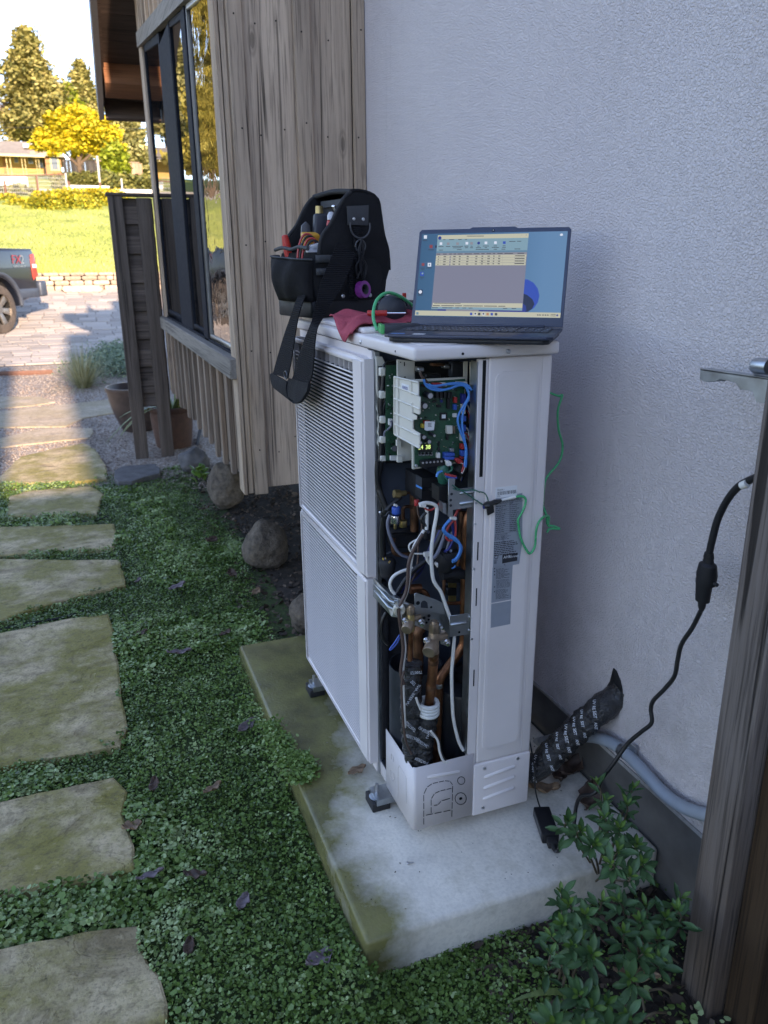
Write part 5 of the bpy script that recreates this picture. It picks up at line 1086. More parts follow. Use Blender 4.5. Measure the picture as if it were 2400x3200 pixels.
# copper pipes
def pipe(fn, pts, y, r, mt='copper', name='copper_pipe', n=7): 
    P = [at(*fn(a, b), y=(y if not isinstance(y, (list, tuple)) else y[i])) for i, (a, b) in enumerate(pts)]; return MB().tube(cr(P, n), r, 14).build(name, mt, hp, smooth=60)
pipe(z2_, [(1590, 640), (1540, 690), (1490, 790), (1468, 900), (1458, 1100), (1445, 1400), (1440, 1700), (1435, 2000), (1428, 2300), (1425, 2600), (1380, 2740), (1230, 2950), (1090, 3140), (1056, 3240), (1046, 3400), (1030, 3800), (1010, 4200), (1005, 4500)], .075, .0118)
pipe(z2_, [(1640, 560), (1580, 660), (1560, 800), (1550, 1100), (1530, 1500)], .14, .011, 'copper_dull'); pipe(z2_, [(1400, 700), (1380, 1000), (1370, 1300), (1350, 1500)], .16, .009, 'copper_dull')
pipe(z3_, [(620, 190), (700, 180), (780, 178)], .1, .0105); pipe(z3_, [(620, 235), (720, 215), (820, 225), (880, 290), (890, 340)], .1, .006); pipe(z3_, [(1130, 0), (1120, 240), (1110, 330)], .09, .004, 'copper_dull'); pipe(z3_, [(1120, 400), (1250, 405), (1385, 398)], .08, .0045)
pipe(z3_, [(800, 760), (740, 840), (735, 1000), (745, 1200), (740, 1400)], .11, .013, 'copper_dull')
for i in range(6): pipe(z3_, [(1190+i*22, 60), (1200+i*20, 150), (1205+i*18, 260), (1195+i*20, 370)], .14, .002, 'brass', 'capillary_tube')
face(z3_, rect(1170, 180, 1320, 300), .135, .02, 'coil_wrap', 'chip_black', bevel=.003)
# lower bracket
def poly3(pts, name, mt='galv', th=.0018):
    P = [at(*z3_(a, b), y=y) for a, b, y in pts]; mb = MB(); mb.add(P, [tuple(range(len(P)))]); return mb.build(name, mt, hp, solid=th)
b1 = poly3([(80, 300, .235), (85, 25, .235), (345, 305, .055), (500, 345, .04), (500, 620, .04), (355, 600, .055)], 'lower_bracket')
for p in ([(95, 120, .23), (330, 375, .055), (400, 395, .045)], [(95, 215, .23), (310, 460, .055), (400, 500, .045)], [(390, 360, .045), (560, 410, .035), (720, 460, .03)]): MB().tube([at(*z3_(a, b), y=y-.001) for a, b, y in p], .0038, 8).build('bracket_ridge', 'galv', b1, smooth=60)
face(z3_, [(440, 340), (690, 430), (930, 520), (1200, 600), (1208, 1048), (1080, 1010), (1060, 870), (860, 800), (520, 660), (440, 620)], .034, .002, 'bracket_plate', 'galv', bevel=.0004)
tabp = face(z3_, [(688, 262), (720, 252), (1000, 350), (1175, 430), (1180, 605), (930, 520), (690, 440)], .024, .002, 'bracket_tab', 'galv', bevel=.0006)
face(z3_, [(782, 470), (785, 400), (810, 368), (845, 365), (880, 395), (892, 480)], .0232, .0006, 'bracket_hole', 'sheet_dark', tabp)
for a, b, r in ((740, 400, .005), (935, 462, .003)): q = at(*z3_(a, b), y=.0235); MB().cyl(q, q-Vector((0, .0006, 0)), r, r, 12).build('bracket_hole', 'shadow_slot', tabp)
for a, b, r in ((830, 620, .004), (903, 590, .004), (897, 645, .003), (865, 690, .003)): q = at(*z3_(a, b), y=.0335); MB().cyl(q, q-Vector((0, .0006, 0)), r, r*1, 12).build('bracket_hole', 'shadow_slot', tabp)
ra_ = face(z3_, [(1206, 592), (1470, 555), (1532, 585), (1522, 882), (1490, 865), (1212, 905)], .004, .002, 'bracket_arm', 'galv', bevel=.0006)
MB().tube([at(*z3_(1215, 725), y=.0035), at(*z3_(1235, 722), y=.0035), at(*z3_(1450, 690), y=.0035)], [.001, .0045, .004], 10).build('bracket_ridge', 'galv', ra_, smooth=60)
for a, b in ((1350, 832),): q = at(*z3_(a, b), y=.0038); MB().cyl(q, q-Vector((0, .0006, 0)), .003, .003, 12).build('bracket_hole', 'shadow_slot', ra_)
for a, b in ((1510, 610), (1500, 805)): screw(at(*z3_(a, b), y=.0038), (0, -1, 0), ra_, .0042)
MB().tube([at(*z3_(460+62*math.cos(R(a)), 500+62*math.sin(R(a))), y=.02+.008*math.sin(R(a))) for a in range(-60, 241, 25)], .0055, 8, up=(0, 1, 0)).build('cable_clamp', 'cream_plastic', hp, smooth=60)
# service valves
def valve(cx, cy, k, y, name):
    o = at(*z3_(cx, cy), y=y); v = MB().lathe([(0, -.032*k), (.0105*k, -.032*k), (.0105*k, .01*k), (.008*k, .018*k), (0, .018*k)], o, 16).build(name, 'bronze' if k > 1 else 'brass', hp, smooth=45)
    MB().cyl(o+Vector((0, 0, .014*k)), o+Vector((0, 0, .034*k)), .0115*k, .0115*k, 6).build('hex_cap', 'bronze', v, bevel=.001); MB().lathe([(0, 0), (.0085*k, 0), (.007*k, .006*k), (0, .008*k)], o+Vector((0, 0, .033*k)), 14).build('cap_top', 'bronze', v, smooth=40)
    d = Vector((-.62, -.72, -.22)).normalized(); MB().lathe([(0, 0), (.01*k, 0), (.01*k, .014*k), (.0135*k, .015*k), (.0135*k, .034*k), (.012*k, .036*k), (0, .036*k)], o+Vector((0, 0, -.006*k)), 18, d).build('front_cap', 'bronze', v, smooth=40)
    MB().cyl(o, o+Vector((.03*k, .012, -.004)), .008*k, .008*k, 12).build('side_port', 'bronze', v, smooth=40)
    for dx, dz in ((.028*k, -.012*k), (-.016*k, .0*k)):
        q = o+Vector((dx, -.004, dz)); MB().cyl(q, q+Vector((-.003, -.012, 0)), .0062, .0058, 6).build('hex_bolt', 'chrome', v, bevel=.0006); MB().cyl(q+Vector((0, .003, 0)), q, .0085, .0085, 14).build('bolt_flange', 'chrome', v, smooth=40)
    return o
v1 = valve(630, 640, .92, .012, 'service_valve'); v2 = valve(975, 925, 1.18, .004, 'service_valve')
q = at(*z3_(1100, 770), y=.03); MB().cyl(q, q+Vector((-.004, -.012, 0)), .006, .006, 6).build('hex_bolt', 'chrome', hp)
pipe(z3_, [(633, 760), (632, 900), (625, 1050), (620, 1250)], .014, .0062)
pipe(z3_, [(975, 1030), (972, 1180), (955, 1450), (935, 1650), (905, 1880), (885, 2020)], [.008, .01, .018, .026, .034, .036], .0118)
for a, b, rr, yj in ((972, 1145, .0132, .01), (968, 1260, .0128, .0125), (932, 1640, .0128, .026)): q = at(*z3_(a, b), y=yj); MB().cyl(q-Vector((0, 0, .008)), q+Vector((0, 0, .008)), rr, rr, 14).build('pipe_joint', 'copper_dull', hp, bevel=.001)
q = at(*z3_(1042, 1610), y=.075); MB().cyl(q-Vector((0, 0, .006)), q+Vector((0, 0, .006)), .013, .013, 14).build('pipe_joint', 'zinc_screw', hp, bevel=.001)
# taped pipes going down through the floor
def taped(pts, y, r, name='taped_pipe'):
    P = cr([at(*zc(a, b), y=y) for a, b in pts], 8); return MB().tube(P, [r*(1+.06*math.sin(i*1.7)) for i in range(len(P))], 16).build(name, 'tape', hp, smooth=60), P
tp1, P1 = taped([(385, 150), (385, 300), (382, 450), (388, 600), (400, 720), (440, 860)], .046, .0265); tp2, P2 = taped([(494, 470), (478, 560), (462, 660), (455, 760), (455, 860)], .036, .0265)
for k, (a, b, rot, s) in enumerate([(352, 130, 80, 'UV RESISTANT'), (380, 205, -8, 'ISTANT'), (392, 260, -50, 'SIST'), (345, 420, 55, 'UV RESISTANT'), (348, 520, -50, 'RESISTANT'), (350, 610, -30, 'RESISTANT')]):
    y = .046-.0278; o = at(*zc(a, b), y=y); e1 = Vector((math.cos(R(rot)), 0, math.sin(R(rot)))); text(s, .0115, 'ink_white', tp1, o, e1, e1.cross(Vector((0, 1, 0)))*-1, sx=.8)
for a, b, rot, s in [(440, 560, -40, 'UV RESISTANT'), (478, 640, 75, 'UV RE'), (425, 640, -42, 'RESISTANT'), (415, 760, -35, 'RESISTANT')]:
    o = at(*zc(a, b), y=.036-.0278); e1 = Vector((math.cos(R(rot)), 0, math.sin(R(rot)))); text(s, .011, 'ink_white', tp2, o, e1, e1.cross(Vector((0, 1, 0)))*-1, sx=.8)
q = at(*zc(495, 440), y=.034)
for k in range(4):
    c = q+Vector((0, 0, .014-.0085*k)); MB().tube([c+Vector((math.cos(R(a))*.0225, math.sin(R(a))*.0225, .002*math.sin(R(a)))) for a in range(0, 360, 20)], .0058, 8, closed=True).build('rope_turn', 'lime_cord', hp, smooth=60)
# compressor, accumulator, linings
MB().lathe([(0, 0), (.078, 0), (.08, .01), (.08, .25), (.076, .262), (.06, .27), (0, .275)], (.205, .13, .197), 40).build('compressor', 'compressor_black', hp, smooth=40)
MB().lathe([(.0, .275), (.03, .275), (.03, .3), (.0, .305)], (.205, .13, .197), 20).build('compressor_terminal', 'black_plastic', hp, smooth=40)
MB().lathe([(.066, 0), (.066, .33), (.069, .33), (.069, 0)], (.075, .165, .197), 36, cap=False).build('sound_jacket', 'sheet_dark', hp, smooth=40)
pb_('foam_lining', 'black_foam', (.008, .03, .2395, .2685, .2, .73), bevel=.004); pb_('foam_lining', 'black_foam', (.03, .14, .256, .269, .3, .68), bevel=.003)
wire(z3_, [(470, 870), (400, 980), (325, 1080), (340, 1090), (420, 1010), (470, 910)], .06, .002, 'conn_blue'); wire(z3_, [(270, 540), (220, 640), (195, 780), (225, 930), (300, 1010)], .15, .005, 'wire_black')
wire(zc, [(510, 590), (555, 650), (568, 720), (590, 780), (622, 792)], -.002, .0032, 'wire_white'); wire(zc, [(516, 586), (563, 648), (576, 716), (598, 772), (626, 786)], .0, .003, 'wire_black')
wire(zc, [(338, 200), (322, 290), (330, 480), (345, 640), (385, 740)], -.002, .0028, 'wire_brown'); wire(zc, [(415, 375), (432, 420), (445, 450)], .004, .003, 'wire_white')
# blade of dark green test leads coming out of the board
wire(z2_, [(1210, 180), (1240, 330), (1300, 382), (1430, 392), (1560, 382), (1660, 420)], [.02, .01, .002, 0, -.004, -.006], .0014, 'wire_dkgreen'); wire(z2_, [(1090, 120), (1200, 270), (1300, 345), (1480, 452), (1600, 540), (1690, 590)], [.02, .012, .002, 0, -.004, -.006], .0014, 'wire_dkgreen')
wire(lambda a, b: (1480+a*.2261, 1480+b*.2261), [(80, 250), (150, 270), (190, 330), (205, 395)], -.008, .0014, 'wire_dkgreen'); wire(lambda a, b: (1480+a*.2261, 1480+b*.2261), [(45, 370), (90, 410), (145, 440)], -.008, .0014, 'wire_dkgreen')
# ================================================================ laptop
LZ = 1.3715
LM = Matrix.Translation((-.0332, .1004, LZ)) @ Matrix.Rotation(-.6624, 4, 'Z')
lp = T('laptop', (0, 0, 0), 'open dark blue laptop showing a spreadsheet window, standing on the heat pump lid', 'laptop', mat=LM)
W, D = .359, .236
def lbx(name, mat, b, parent=lp, bevel=0, seg=2): return MB().box(*b).build(name, mat, parent, bevel=bevel, seg=seg, local=True)
bs = MB(); bs.prism([(.0, .012), (.012, 0), (W-.012, 0), (W, .012), (W, D-.004), (W-.004, D), (.004, D), (0, D-.004)], (0, 0, -.0065), (1, 0, 0), (0, 1, 0), (0, 0, .0065)); base = bs.build('base', 'laptop_case', lp, bevel=.0015, seg=2, local=True)
bs = MB(); bs.prism([(.008, .02), (.02, .008), (W-.02, .008), (W-.008, .02), (W-.006, D-.01), (.006, D-.01)], (0, 0, -.0165), (1, 0, 0), (0, 1, 0), (0, 0, .0098)); bs.build('underside', 'laptop_under', lp, bevel=.003, local=True)
lbx('keyboard_well', 'laptop_under', (.018, W-.018, .098, .216, .0001, .0006), base)
lbx('touchpad', 'laptop_bezel', (.115, .225, .012, .086, .0001, .0007), base, bevel=.0003, seg=1)
k0 = MB().box(-.5, .5, -.5, .5, 0, 1).build('key', 'key', base, bevel=.08, seg=1, local=True); first = True
def key(x, y, w_, h_):
    global first
    mm = Matrix.Translation((x+w_/2, y+h_/2, .0004)) @ Matrix.Diagonal((w_-.0022, h_-.0022, .0022, 1))
    if first: k0.matrix_basis = mm; first = False
    else: rep(k0, mat=mm)
rows = [([1.]*15, .013), ([1.]*13+[2.], .0205), ([1.5]+[1.]*12+[1.5], .0205), ([1.8]+[1.]*11+[2.2], .0205), ([2.3]+[1.]*10+[2.7], .0205), ([1.2, 1, 1, 1.2, 5.4, 1.2, 1.2, 1, 1, .8], .0205)]
yy = .2155
for ws, hh in rows:
    yy -= hh; x = .0205; kk = .246/sum(ws)
    for w_ in ws: key(x, yy, w_*kk, hh); x += w_*kk
    x = .2705
    for c in range(4): key(x, yy, .0172, hh); x += .0172
mb = MB()
for r_ in range(5):
    for c in range(17): x = .026+c*.0185+r_*.004; y = .1+r_*.0205+.011; mb.quad((x, y, .0029), (x+.004, y, .0029), (x+.004, y+.005, .0029), (x, y+.005, .0029))
mb.build('key_print', 'key_print', base, local=True)['kind'] = 'stuff'
lbx('sticker', 'sticker_blue', (.012, .042, .016, .034, .0001, .0005), base); lbx('sticker', 'label_white', (.062, .088, .012, .03, .0001, .0005), base); lbx('fingerprint_pad', 'laptop_bezel', (W-.034, W-.012, .014, .03, .0001, .0005), base)
lbx('hinge_bar', 'laptop_case', (.04, W-.04, D-.014, D-.002, .0005, .0065), base, bevel=.002)
ti = .345; SM = Matrix.Translation((0, D-.006, .003)) @ Matrix.Rotation(-ti, 4, 'X')   # screen: local x right, z up
scr = T('screen_root', (0, 0, 0), None, None, mat=SM) if False else None
def sbuild(mb, name, mat, parent=None, bevel=0, seg=2):
    mb.v = [tuple(SM @ Vector(q)) for q in mb.v]; return mb.build(name, mat, parent or lp, bevel=bevel, seg=seg, local=True)
mb = MB(); HS = .232; mb.prism([(0, .0), (W, .0), (W, HS-.006), (W-.006, HS), (W*.66, HS), (W*.64, HS+.0035), (W*.36, HS+.0035), (W*.34, HS), (.006, HS), (0, HS-.006)], (0, 0, 0), (1, 0, 0), (0, 0, 1), (0, .006, 0))
sl = sbuild(mb, 'screen_lid', 'laptop_bezel', bevel=.0012)
SX0, SX1, SZ0, SZ1 = .0075, W-.0075, .021, .2215
sbuild(MB().quad((SX0, -.0006, SZ0), (SX1, -.0006, SZ0), (SX1, -.0006, SZ1), (SX0, -.0006, SZ1)), 'display', 'scr_desktop', sl)
mb = MB(); mb.cyl((W*.5, -.0004, .227), (W*.5, -.0012, .227), .0028, .0028, 16); sbuild(mb, 'webcam', 'black_plastic', sl); mb = MB(); mb.cyl((W*.5, -.001, .227), (W*.5, -.0016, .227), .0012, .0012, 10); sbuild(mb, 'webcam_lens', 'label_white', sl)
def suv(zx, zy):
    v = (zy-112)/888; u = (zx-(58-66*v))/(1527-21*v); v = (zy-(125-25*u))/(875+25*u); return SX0+u*(SX1-SX0), SZ1-v*(SZ1-SZ0)
def sq(rects, name, mat, lift, par=None):
    mb = MB()
    for a, b, c, d in rects:
        P = [suv(a, d), suv(c, d), suv(c, b), suv(a, b)]; P = [(x, -.0006-lift*.0002, z) for x, z in P]; mb.quad(*P)
    o = sbuild(mb, name, mat, par or sl)
    if len(rects) > 1: o['kind'] = 'stuff'
    return o
def sdisc(zx, zy, rx, rz, name, mat, lift):
    x, z = suv(zx, zy); mb = MB(); mb.add([(x+rx*math.cos(R(a)), -.0006-lift*.0002, z+rz*math.sin(R(a))) for a in range(0, 360, 15)], [tuple(range(24))]); return sbuild(mb, name, mat, sl)
def poly_s(pts, name, mat, lift):
    P = [suv(*p) for p in pts]; mb = MB(); mb.add([(x, -.0006-lift*.0002, z) for x, z in P], [tuple(range(len(P)))[::-1]]); return sbuild(mb, name, mat, sl)
poly_s([(1100, 600), (1180, 605), (1240, 640), (1280, 700), (1295, 770), (1280, 840), (1240, 900), (1170, 945), (1060, 945)], 'wallpaper_shape', 'scr_blue', 1)
poly_s([(1110, 745), (1170, 765), (1225, 810), (1245, 860), (1220, 910), (1180, 940), (1060, 940)], 'wallpaper_shape', 'scr_bloomdark', 2); poly_s([(1120, 850), (1160, 880), (1165, 925), (1140, 945), (1050, 945)], 'wallpaper_shape', 'scr_bloom', 3)
sq([(240, 905, 1130, 945)], 'wallpaper_shape', 'scr_bloom', 1); sq([(330, 905, 675, 945)], 'wallpaper_shape', 'scr_hdr', 2)
poly_s([(232, 142), (1192, 124), (1122, 932), (172, 925)], 'app_window', 'scr_grey', 4)
poly_s([(232, 142), (1192, 124), (1188, 170), (228, 184)], 'title_bar', 'scr_cream', 5); poly_s([(228, 184), (1188, 170), (1176, 300), (218, 312)], 'toolbar', 'scr_teal', 5); poly_s([(218, 312), (1176, 300), (1174, 320), (217, 332)], 'panel_header', 'scr_tealdark', 5)
poly_s([(217, 333), (1173, 321), (1170, 342), (215, 355)], 'table_header', 'scr_hdr', 5)
for i in range(4):
    a = 357+i*27; b = 344+i*29; poly_s([(215-i*2, a), (1168-i*3, b), (1166-i*3, b+26), (213-i*2, a+24)], 'table_row', 'scr_cream', 5)
poly_s([(188, 858), (1126, 855), (1124, 878), (186, 880)], 'scroll_bar', 'scr_cream', 5); poly_s([(186, 880), (1124, 878), (1122, 902), (180, 900)], 'tab_bar', 'scr_cream', 5); poly_s([(178, 901), (1121, 903), (1119, 930), (172, 922)], 'status_bar', 'scr_teal', 5)
poly_s([(0, 940), (1505, 948), (1498, 1000), (-4, 992)], 'taskbar', 'scr_cream', 3)
tx = []
for i in range(4):
    for x0, x1 in ((238, 248), (297, 325), (402, 428), (463, 482), (545, 568), (638, 660), (702, 722), (765, 792), (824, 840), (878, 900), (1052, 1150)):
        a = 366+i*27-(x0-215)*.013; tx.append((x0-i*2, a, x1-i*2, a+9))
for x0, x1 in ((222, 260), (290, 330), (358, 388), (405, 432), (448, 500), (522, 600), (620, 680), (700, 735), (755, 802), (820, 845), (868, 922), (940, 1030), (1075, 1145)): a = 340-(x0-215)*.012; tx.append((x0, a, x1, a+7))
for x0, x1, y in ((545, 725, 149), (240, 295, 260), (320, 368, 259), (388, 505, 257), (395, 488, 273), (520, 562, 256), (525, 560, 272), (585, 608, 256), (580, 612, 272), (658, 680, 255), (642, 695, 271), (715, 780, 254), (735, 760, 270), (828, 865, 253), (810, 884, 269), (922, 952, 252), (918, 955, 268), (245, 290, 297), (440, 490, 292), (640, 780, 289), (828, 865, 288), (910, 950, 287), (1045, 1105, 285), (290, 315, 187), (355, 410, 186), (452, 490, 185), (525, 546, 184), (990, 1055, 206), (1070, 1115, 204)): tx.append((x0, y, x1, y+6))
for x0, x1 in ((190, 265), (280, 415), (428, 500), (515, 718), (732, 865), (878, 950)): tx.append((x0, 884, x1, 891))
for x0, x1 in ((180, 245), (290, 350), (355, 400), (430, 470), (505, 545), (570, 612), (925, 970), (1015, 1060)): tx.append((x0, 907, x1, 913))
for x0, x1, y in ((1405, 1455, 964), (1403, 1455, 980), (205, 485, 861)): tx.append((x0, y, x1, y+5))
sq(tx, 'screen_text', 'scr_ink', 8)
mb = MB(); gl = [(215+k, 356, 216.2+k, 462) for k in (48, 120, 178, 218, 290, 386, 470, 528, 590, 640, 706, 830)]; sq(gl, 'table_rule', 'scr_hdr', 7)
sq([(686, 410, 740, 412), (684, 431, 740, 433)], 'cell_cursor', 'scr_ink', 9)
sdisc(253, 172, .0042, .0042, 'app_button', 'scr_bloom', 8)
for x, y, m_ in ((267, 232, 'scr_white'), (345, 234, 'scr_hdr'), (446, 233, 'scr_hdr'), (546, 228, 'scr_white'), (596, 229, 'scr_hdr'), (748, 224, 'scr_white'), (848, 222, 'scr_white'), (940, 222, 'scr_blue')): sq([(x-14, y-14, x+14, y+13)], 'tool_icon', m_, 8)
sdisc(671, 226, .0034, .0034, 'tool_icon', 'scr_bloom', 8)
for k in range(4): sdisc(371-k*2, 371+k*27, .0022, .0022, 'row_icon', 'scr_hdr', 8)
for x, y, m_, s in ((94, 160, 'scr_white', 17), (158, 262, 'scr_red', 17), (216, 262, 'scr_bloomdark', 12), (74, 453, 'scr_red', 15), (144, 455, 'scr_white', 19), (65, 553, 'scr_blue', 20), (50, 745, 'scr_bloomdark', 24)): sq([(x-s, y-s*1.1, x+s, y+s)], 'desktop_icon', m_, 3)
sdisc(50, 744, .0042, .0042, 'desktop_icon', 'scr_white', 5); sdisc(70, 548, .0024, .0024, 'desktop_icon', 'scr_teal', 5); sq([(138, 444, 150, 464)], 'desktop_icon', 'scr_tealdark', 5)
sq([(65, 192, 115, 199), (128, 292, 190, 299), (45, 487, 92, 493), (52, 503, 88, 508), (108, 485, 172, 491), (40, 585, 88, 591), (52, 602, 74, 607), (25, 776, 76, 782)], 'icon_text', 'scr_ink', 4)
for x, m_ in ((597, 'scr_blue'), (640, 'scr_white'), (681, 'scr_ink'), (725, 'scr_white'), (768, 'scr_orange'), (811, 'scr_blue'), (855, 'scr_ink'), (23, 'scr_tealdark')): sq([(x-12, 958, x+12, 984)], 'taskbar_icon', m_, 5)
for x in (640, 725): sdisc(x, 969, .0022, .0022, 'taskbar_icon', 'scr_ink', 6)
sq([(x, 968, x+14, 980) for x in (1270, 1292, 1322, 1347, 1370)], 'tray_icon', 'scr_ink', 5); sdisc(1470, 975, .0022, .0022, 'tray_icon', 'scr_bloom', 5)
sdisc(1522, 138, .0035, .0028, 'weather_icon', 'scr_white', 2); sq([(1114, 140, 1126, 143), (1162, 138, 1172, 146)], 'window_button', 'scr_hdr', 7)
# ================================================================ tool bag
K = at(1012, 993, z=ZL); ds = Vector((.97, .24, 0)).normalized(); df = Vector((-.24, .97, 0)).normalized(); up = Vector((0, 0, 1))
def bg_(s, f, z): return K+ds*s+df*f+up*(z*.93)
bag = T('tool_bag', K+ds*.1+df*.1, 'black open-top tool bag full of tools on the far end of the heat pump', 'tool bag')
FD = .2
HB = .93
# hard base, body
MB().prism([(-.035, -.008), (.215, -.008), (.222, .0), (.222, FD), (.215, FD+.008), (-.035, FD+.008), (-.042, FD), (-.042, 0)], K, ds, df, up*.048).build('base', 'black_plastic', bag, bevel=.006)
def bodyf(u, v):
    # u around, v up: rounded rectangle that bulges
    z = .045+v*.15; a = u*2*math.pi; cs, sn = math.cos(a), math.sin(a); e = .28
    s = .09+(.125+.012*math.sin(v*3.1))*math.copysign(abs(cs)**e, cs); f = FD/2+(.104+.01*math.sin(v*3.1))*math.copysign(abs(sn)**e, sn)
    return bg_(s, f, z+.0)
MB().grid(bodyf, 48, 8, cu=True).build('body', 'cordura', bag, smooth=60)
def side(f, th, name):
    pr = [(-.01, .17), (.0, .235), (.03, .275), (.055, .32), (.078, .355), (.1, .37), (.16, .368), (.19, .352), (.2, .31), (.21, .25), (.226, .2), (.23, .14)]
    P = cr([(a, b, 0) for a, b in pr], 4); P = [(p.x, p.y) for p in P]+[(.2, .05), (0, .05)]
    return MB().prism(P, K+df*f, ds, up*.93, df*th).build(name, 'cordura', bag, bevel=.004), P
side(-.008, .014, 'side_panel'); sp2, PS = side(FD-.006, .014, 'side_panel')
def backf(u, v):
    pr = [(.23, .14), (.226, .2), (.21, .25), (.2, .31), (.19, .352), (.16, .37), (.115, .376), (.1, .37)]; P = cr([(a, b, 0) for a, b in pr], 4); p = P[min(int(v*(len(P)-1)+.5), len(P)-1)]
    bul = math.sin(math.pi*u)*.006; return bg_(p.x+bul, -.008+u*(FD+.016), p.y+bul*.8)
MB().grid(backf, 9, 25).build('back_flap', 'cordura', bag, smooth=60, solid=.008)
MB().grid(lambda u, v: bg_(.118+.04*(1-v)+.0*u, .006+u*(FD-.012), .17+v*.17), 4, 6).build('lining', 'bag_lining', bag, smooth=60, solid=.004)
MB().grid(lambda u, v: bg_(.222+.028*math.sin(math.pi*v)**.5*math.sin(math.pi*u)**.3, .01+u*(FD-.02), .05+v*.2), 12, 12).build('back_pocket', 'cordura', bag, smooth=60, solid=.004)
# zips along the open edges and the grey bindings
for f in (-.004, FD+.002):
    MB().tube(cr([bg_(a, f, b) for a, b in ((-.012, .19), (.0, .24), (.032, .28), (.057, .324), (.08, .355), (.1, .369))], 6), .006, 8).build('zip_edge', 'black_matte', bag, smooth=60)
    mb = MB()
    for p in cr([bg_(a-.004, f-.004, b) for a, b in ((.0, .235), (.03, .278), (.056, .322), (.078, .352))], 12): mb.obox(p, ds*.0016, df*.001, up*.0009)
    mb.build('zip_teeth', 'bag_trim', bag)['kind'] = 'stuff'
MB().tube(cr([bg_(.1, -.006, .37), bg_(.104, FD*.5, .378), bg_(.1, FD+.006, .37)], 6), .008, 8).build('top_binding', 'black_matte', bag, smooth=60)
MB().grid(lambda u, v: bg_(.108, .05+u*.13, .335+v*.02), 3, 3).build('label_band', 'bag_trim', bag, solid=.003)
# front pocket
def pock(u, v):
    f = -.006+u*(FD+.012); z = .05+v*.125; b = max(0., math.sin(math.pi*min(1, max(0, u))))**.45*(.006+.05*math.sin(math.pi*(.1+.62*v)))+.005*math.sin(u*9+1)*v+.003*math.sin(17*u+5*v); return bg_(-.034-b, f, z+.014*(u-.3)*v)
pk = MB().grid(pock, 22, 10).build('front_pocket', 'cordura', bag, smooth=60, solid=.004)
MB().tube([pock(i/21, 1.0)+Vector((0, 0, .002)) for i in range(22)], .0065, 8, flat=.5).build('pocket_binding', 'bag_trim', pk, smooth=60)
MB().tube(cr([bg_(-.045+.0*i, .0+FD*i/4, .205+.006*(i % 2)) for i in range(5)], 5), .0055, 8).build('pocket_binding', 'bag_trim', pk, smooth=60)
MB().grid(lambda u, v: bg_(-.03+u*.09, -.0165-.003*math.sin(3.1*u), .165+v*.022), 6, 3).build('side_binding', 'bag_trim', bag, smooth=60, solid=.003)
MB().grid(lambda u, v: bg_(-.03+u*.09, -.0165-.003*math.sin(3.1*u), .128+v*.02), 6, 3).build('side_binding', 'bag_trim', bag, smooth=60, solid=.003)
# webbing, D-ring, rivets and clip on the side
for s0, z0, z1, w_ in ((.112, .05, .27, .016), (.09, .06, .17, .012)): MB().grid(lambda u, v: bg_(s0-w_+2*w_*u, -.0175, z0+(z1-z0)*v), 2, 12).build('side_webbing', 'webbing', bag, smooth=60, solid=.003)
MB().prism([(.08, .255), (.15, .255), (.152, .31), (.078, .305)], K-df*.0125, ds, up, -df*.004).build('strap_anchor', 'bag_trim', bag, bevel=.001)
for a in (.1, .132): p = bg_(a, -.0168, .292); MB().lathe([(0, 0), (.005, 0), (.0035, .0022), (0, .0024)], p, 12, -df).build('rivet', 'zinc_screw', bag, smooth=40)
for a in (.06, .155): p = bg_(a, -.0135, .064); MB().lathe([(0, 0), (.006, 0), (.004, .0026), (0, .003)], p, 12, -df).build('rivet', 'zinc_screw', bag, smooth=40)
c = bg_(.116, -.02, .272); MB().tube([c+ds*.034*math.cos(R(a))+up*.034*math.sin(R(a))-df*.004 for a in range(165, 376, 15)], .0026, 8).build('d_ring', 'gunmetal', bag, smooth=60)
MB().tube([c+ds*(-.002+.017*math.cos(R(a)))+up*(-.055+.017*math.sin(R(a)))-df*.007 for a in range(0, 360, 20)], .0022, 7, closed=True).build('clip_ring', 'gunmetal', bag, smooth=60)
for i in range(7): MB().tube(cr([c+up*-.035-df*.008+ds*.002, c+up*(-.075)-df*.01+ds*RNG.uniform(-.015, .01), c+up*(-.11)-df*.009+ds*RNG.uniform(-.025, .018), c+up*(-.145-.01*i % .03)-df*.008+ds*RNG.uniform(-.02, .012)], 5), .0028, 6).build('cord_knot', 'black_plastic', bag, smooth=60)
# shoulder strap
def strap(pts, th=.003):
    P = []; Wv = []
    for px, py, dx, dy, kw in pts:
        p = at(px, py, **kw); q = at(px+dx, py+dy, **kw); P.append(p); Wv.append((q-p))
    return cr(P, 8), cr(Wv, 8)
yk = (K-df*.025).y
P, Wv = strap([(1082, 775, 27, 18, dict(y=yk-.01)), (1060, 832, 29, 17, dict(y=yk-.02)), (1035, 890, 29, 15, dict(y=yk-.03)), (1013, 940, 20, 12, dict(y=yk-.05)), (993, 990, 13, 10, dict(y=yk-.06)), (980, 1025, 10, 10, dict(x=-.05)), (968, 1070, 16, 10, dict(x=-.062)), (957, 1120, 24, 8, dict(x=-.064)), (948, 1165, 28, 6, dict(x=-.066)), (936, 1200, 28, 6, dict(x=-.068))])
MB().ribbon(P, Wv, .003).build('shoulder_strap', 'webbing', bag, smooth=60)
P, Wv = strap([(936, 1190, 32, 8, dict(x=-.07)), (925, 1215, 36, 12, dict(x=-.075)), (903, 1238, 34, 20, dict(x=-.08)), (880, 1225, 30, 26, dict(x=-.082)), (872, 1195, 26, 24, dict(x=-.08)), (876, 1180, 24, 14, dict(x=-.076))])
MB().ribbon(P, Wv, .009).build('shoulder_pad', 'cordura', bag, smooth=60)
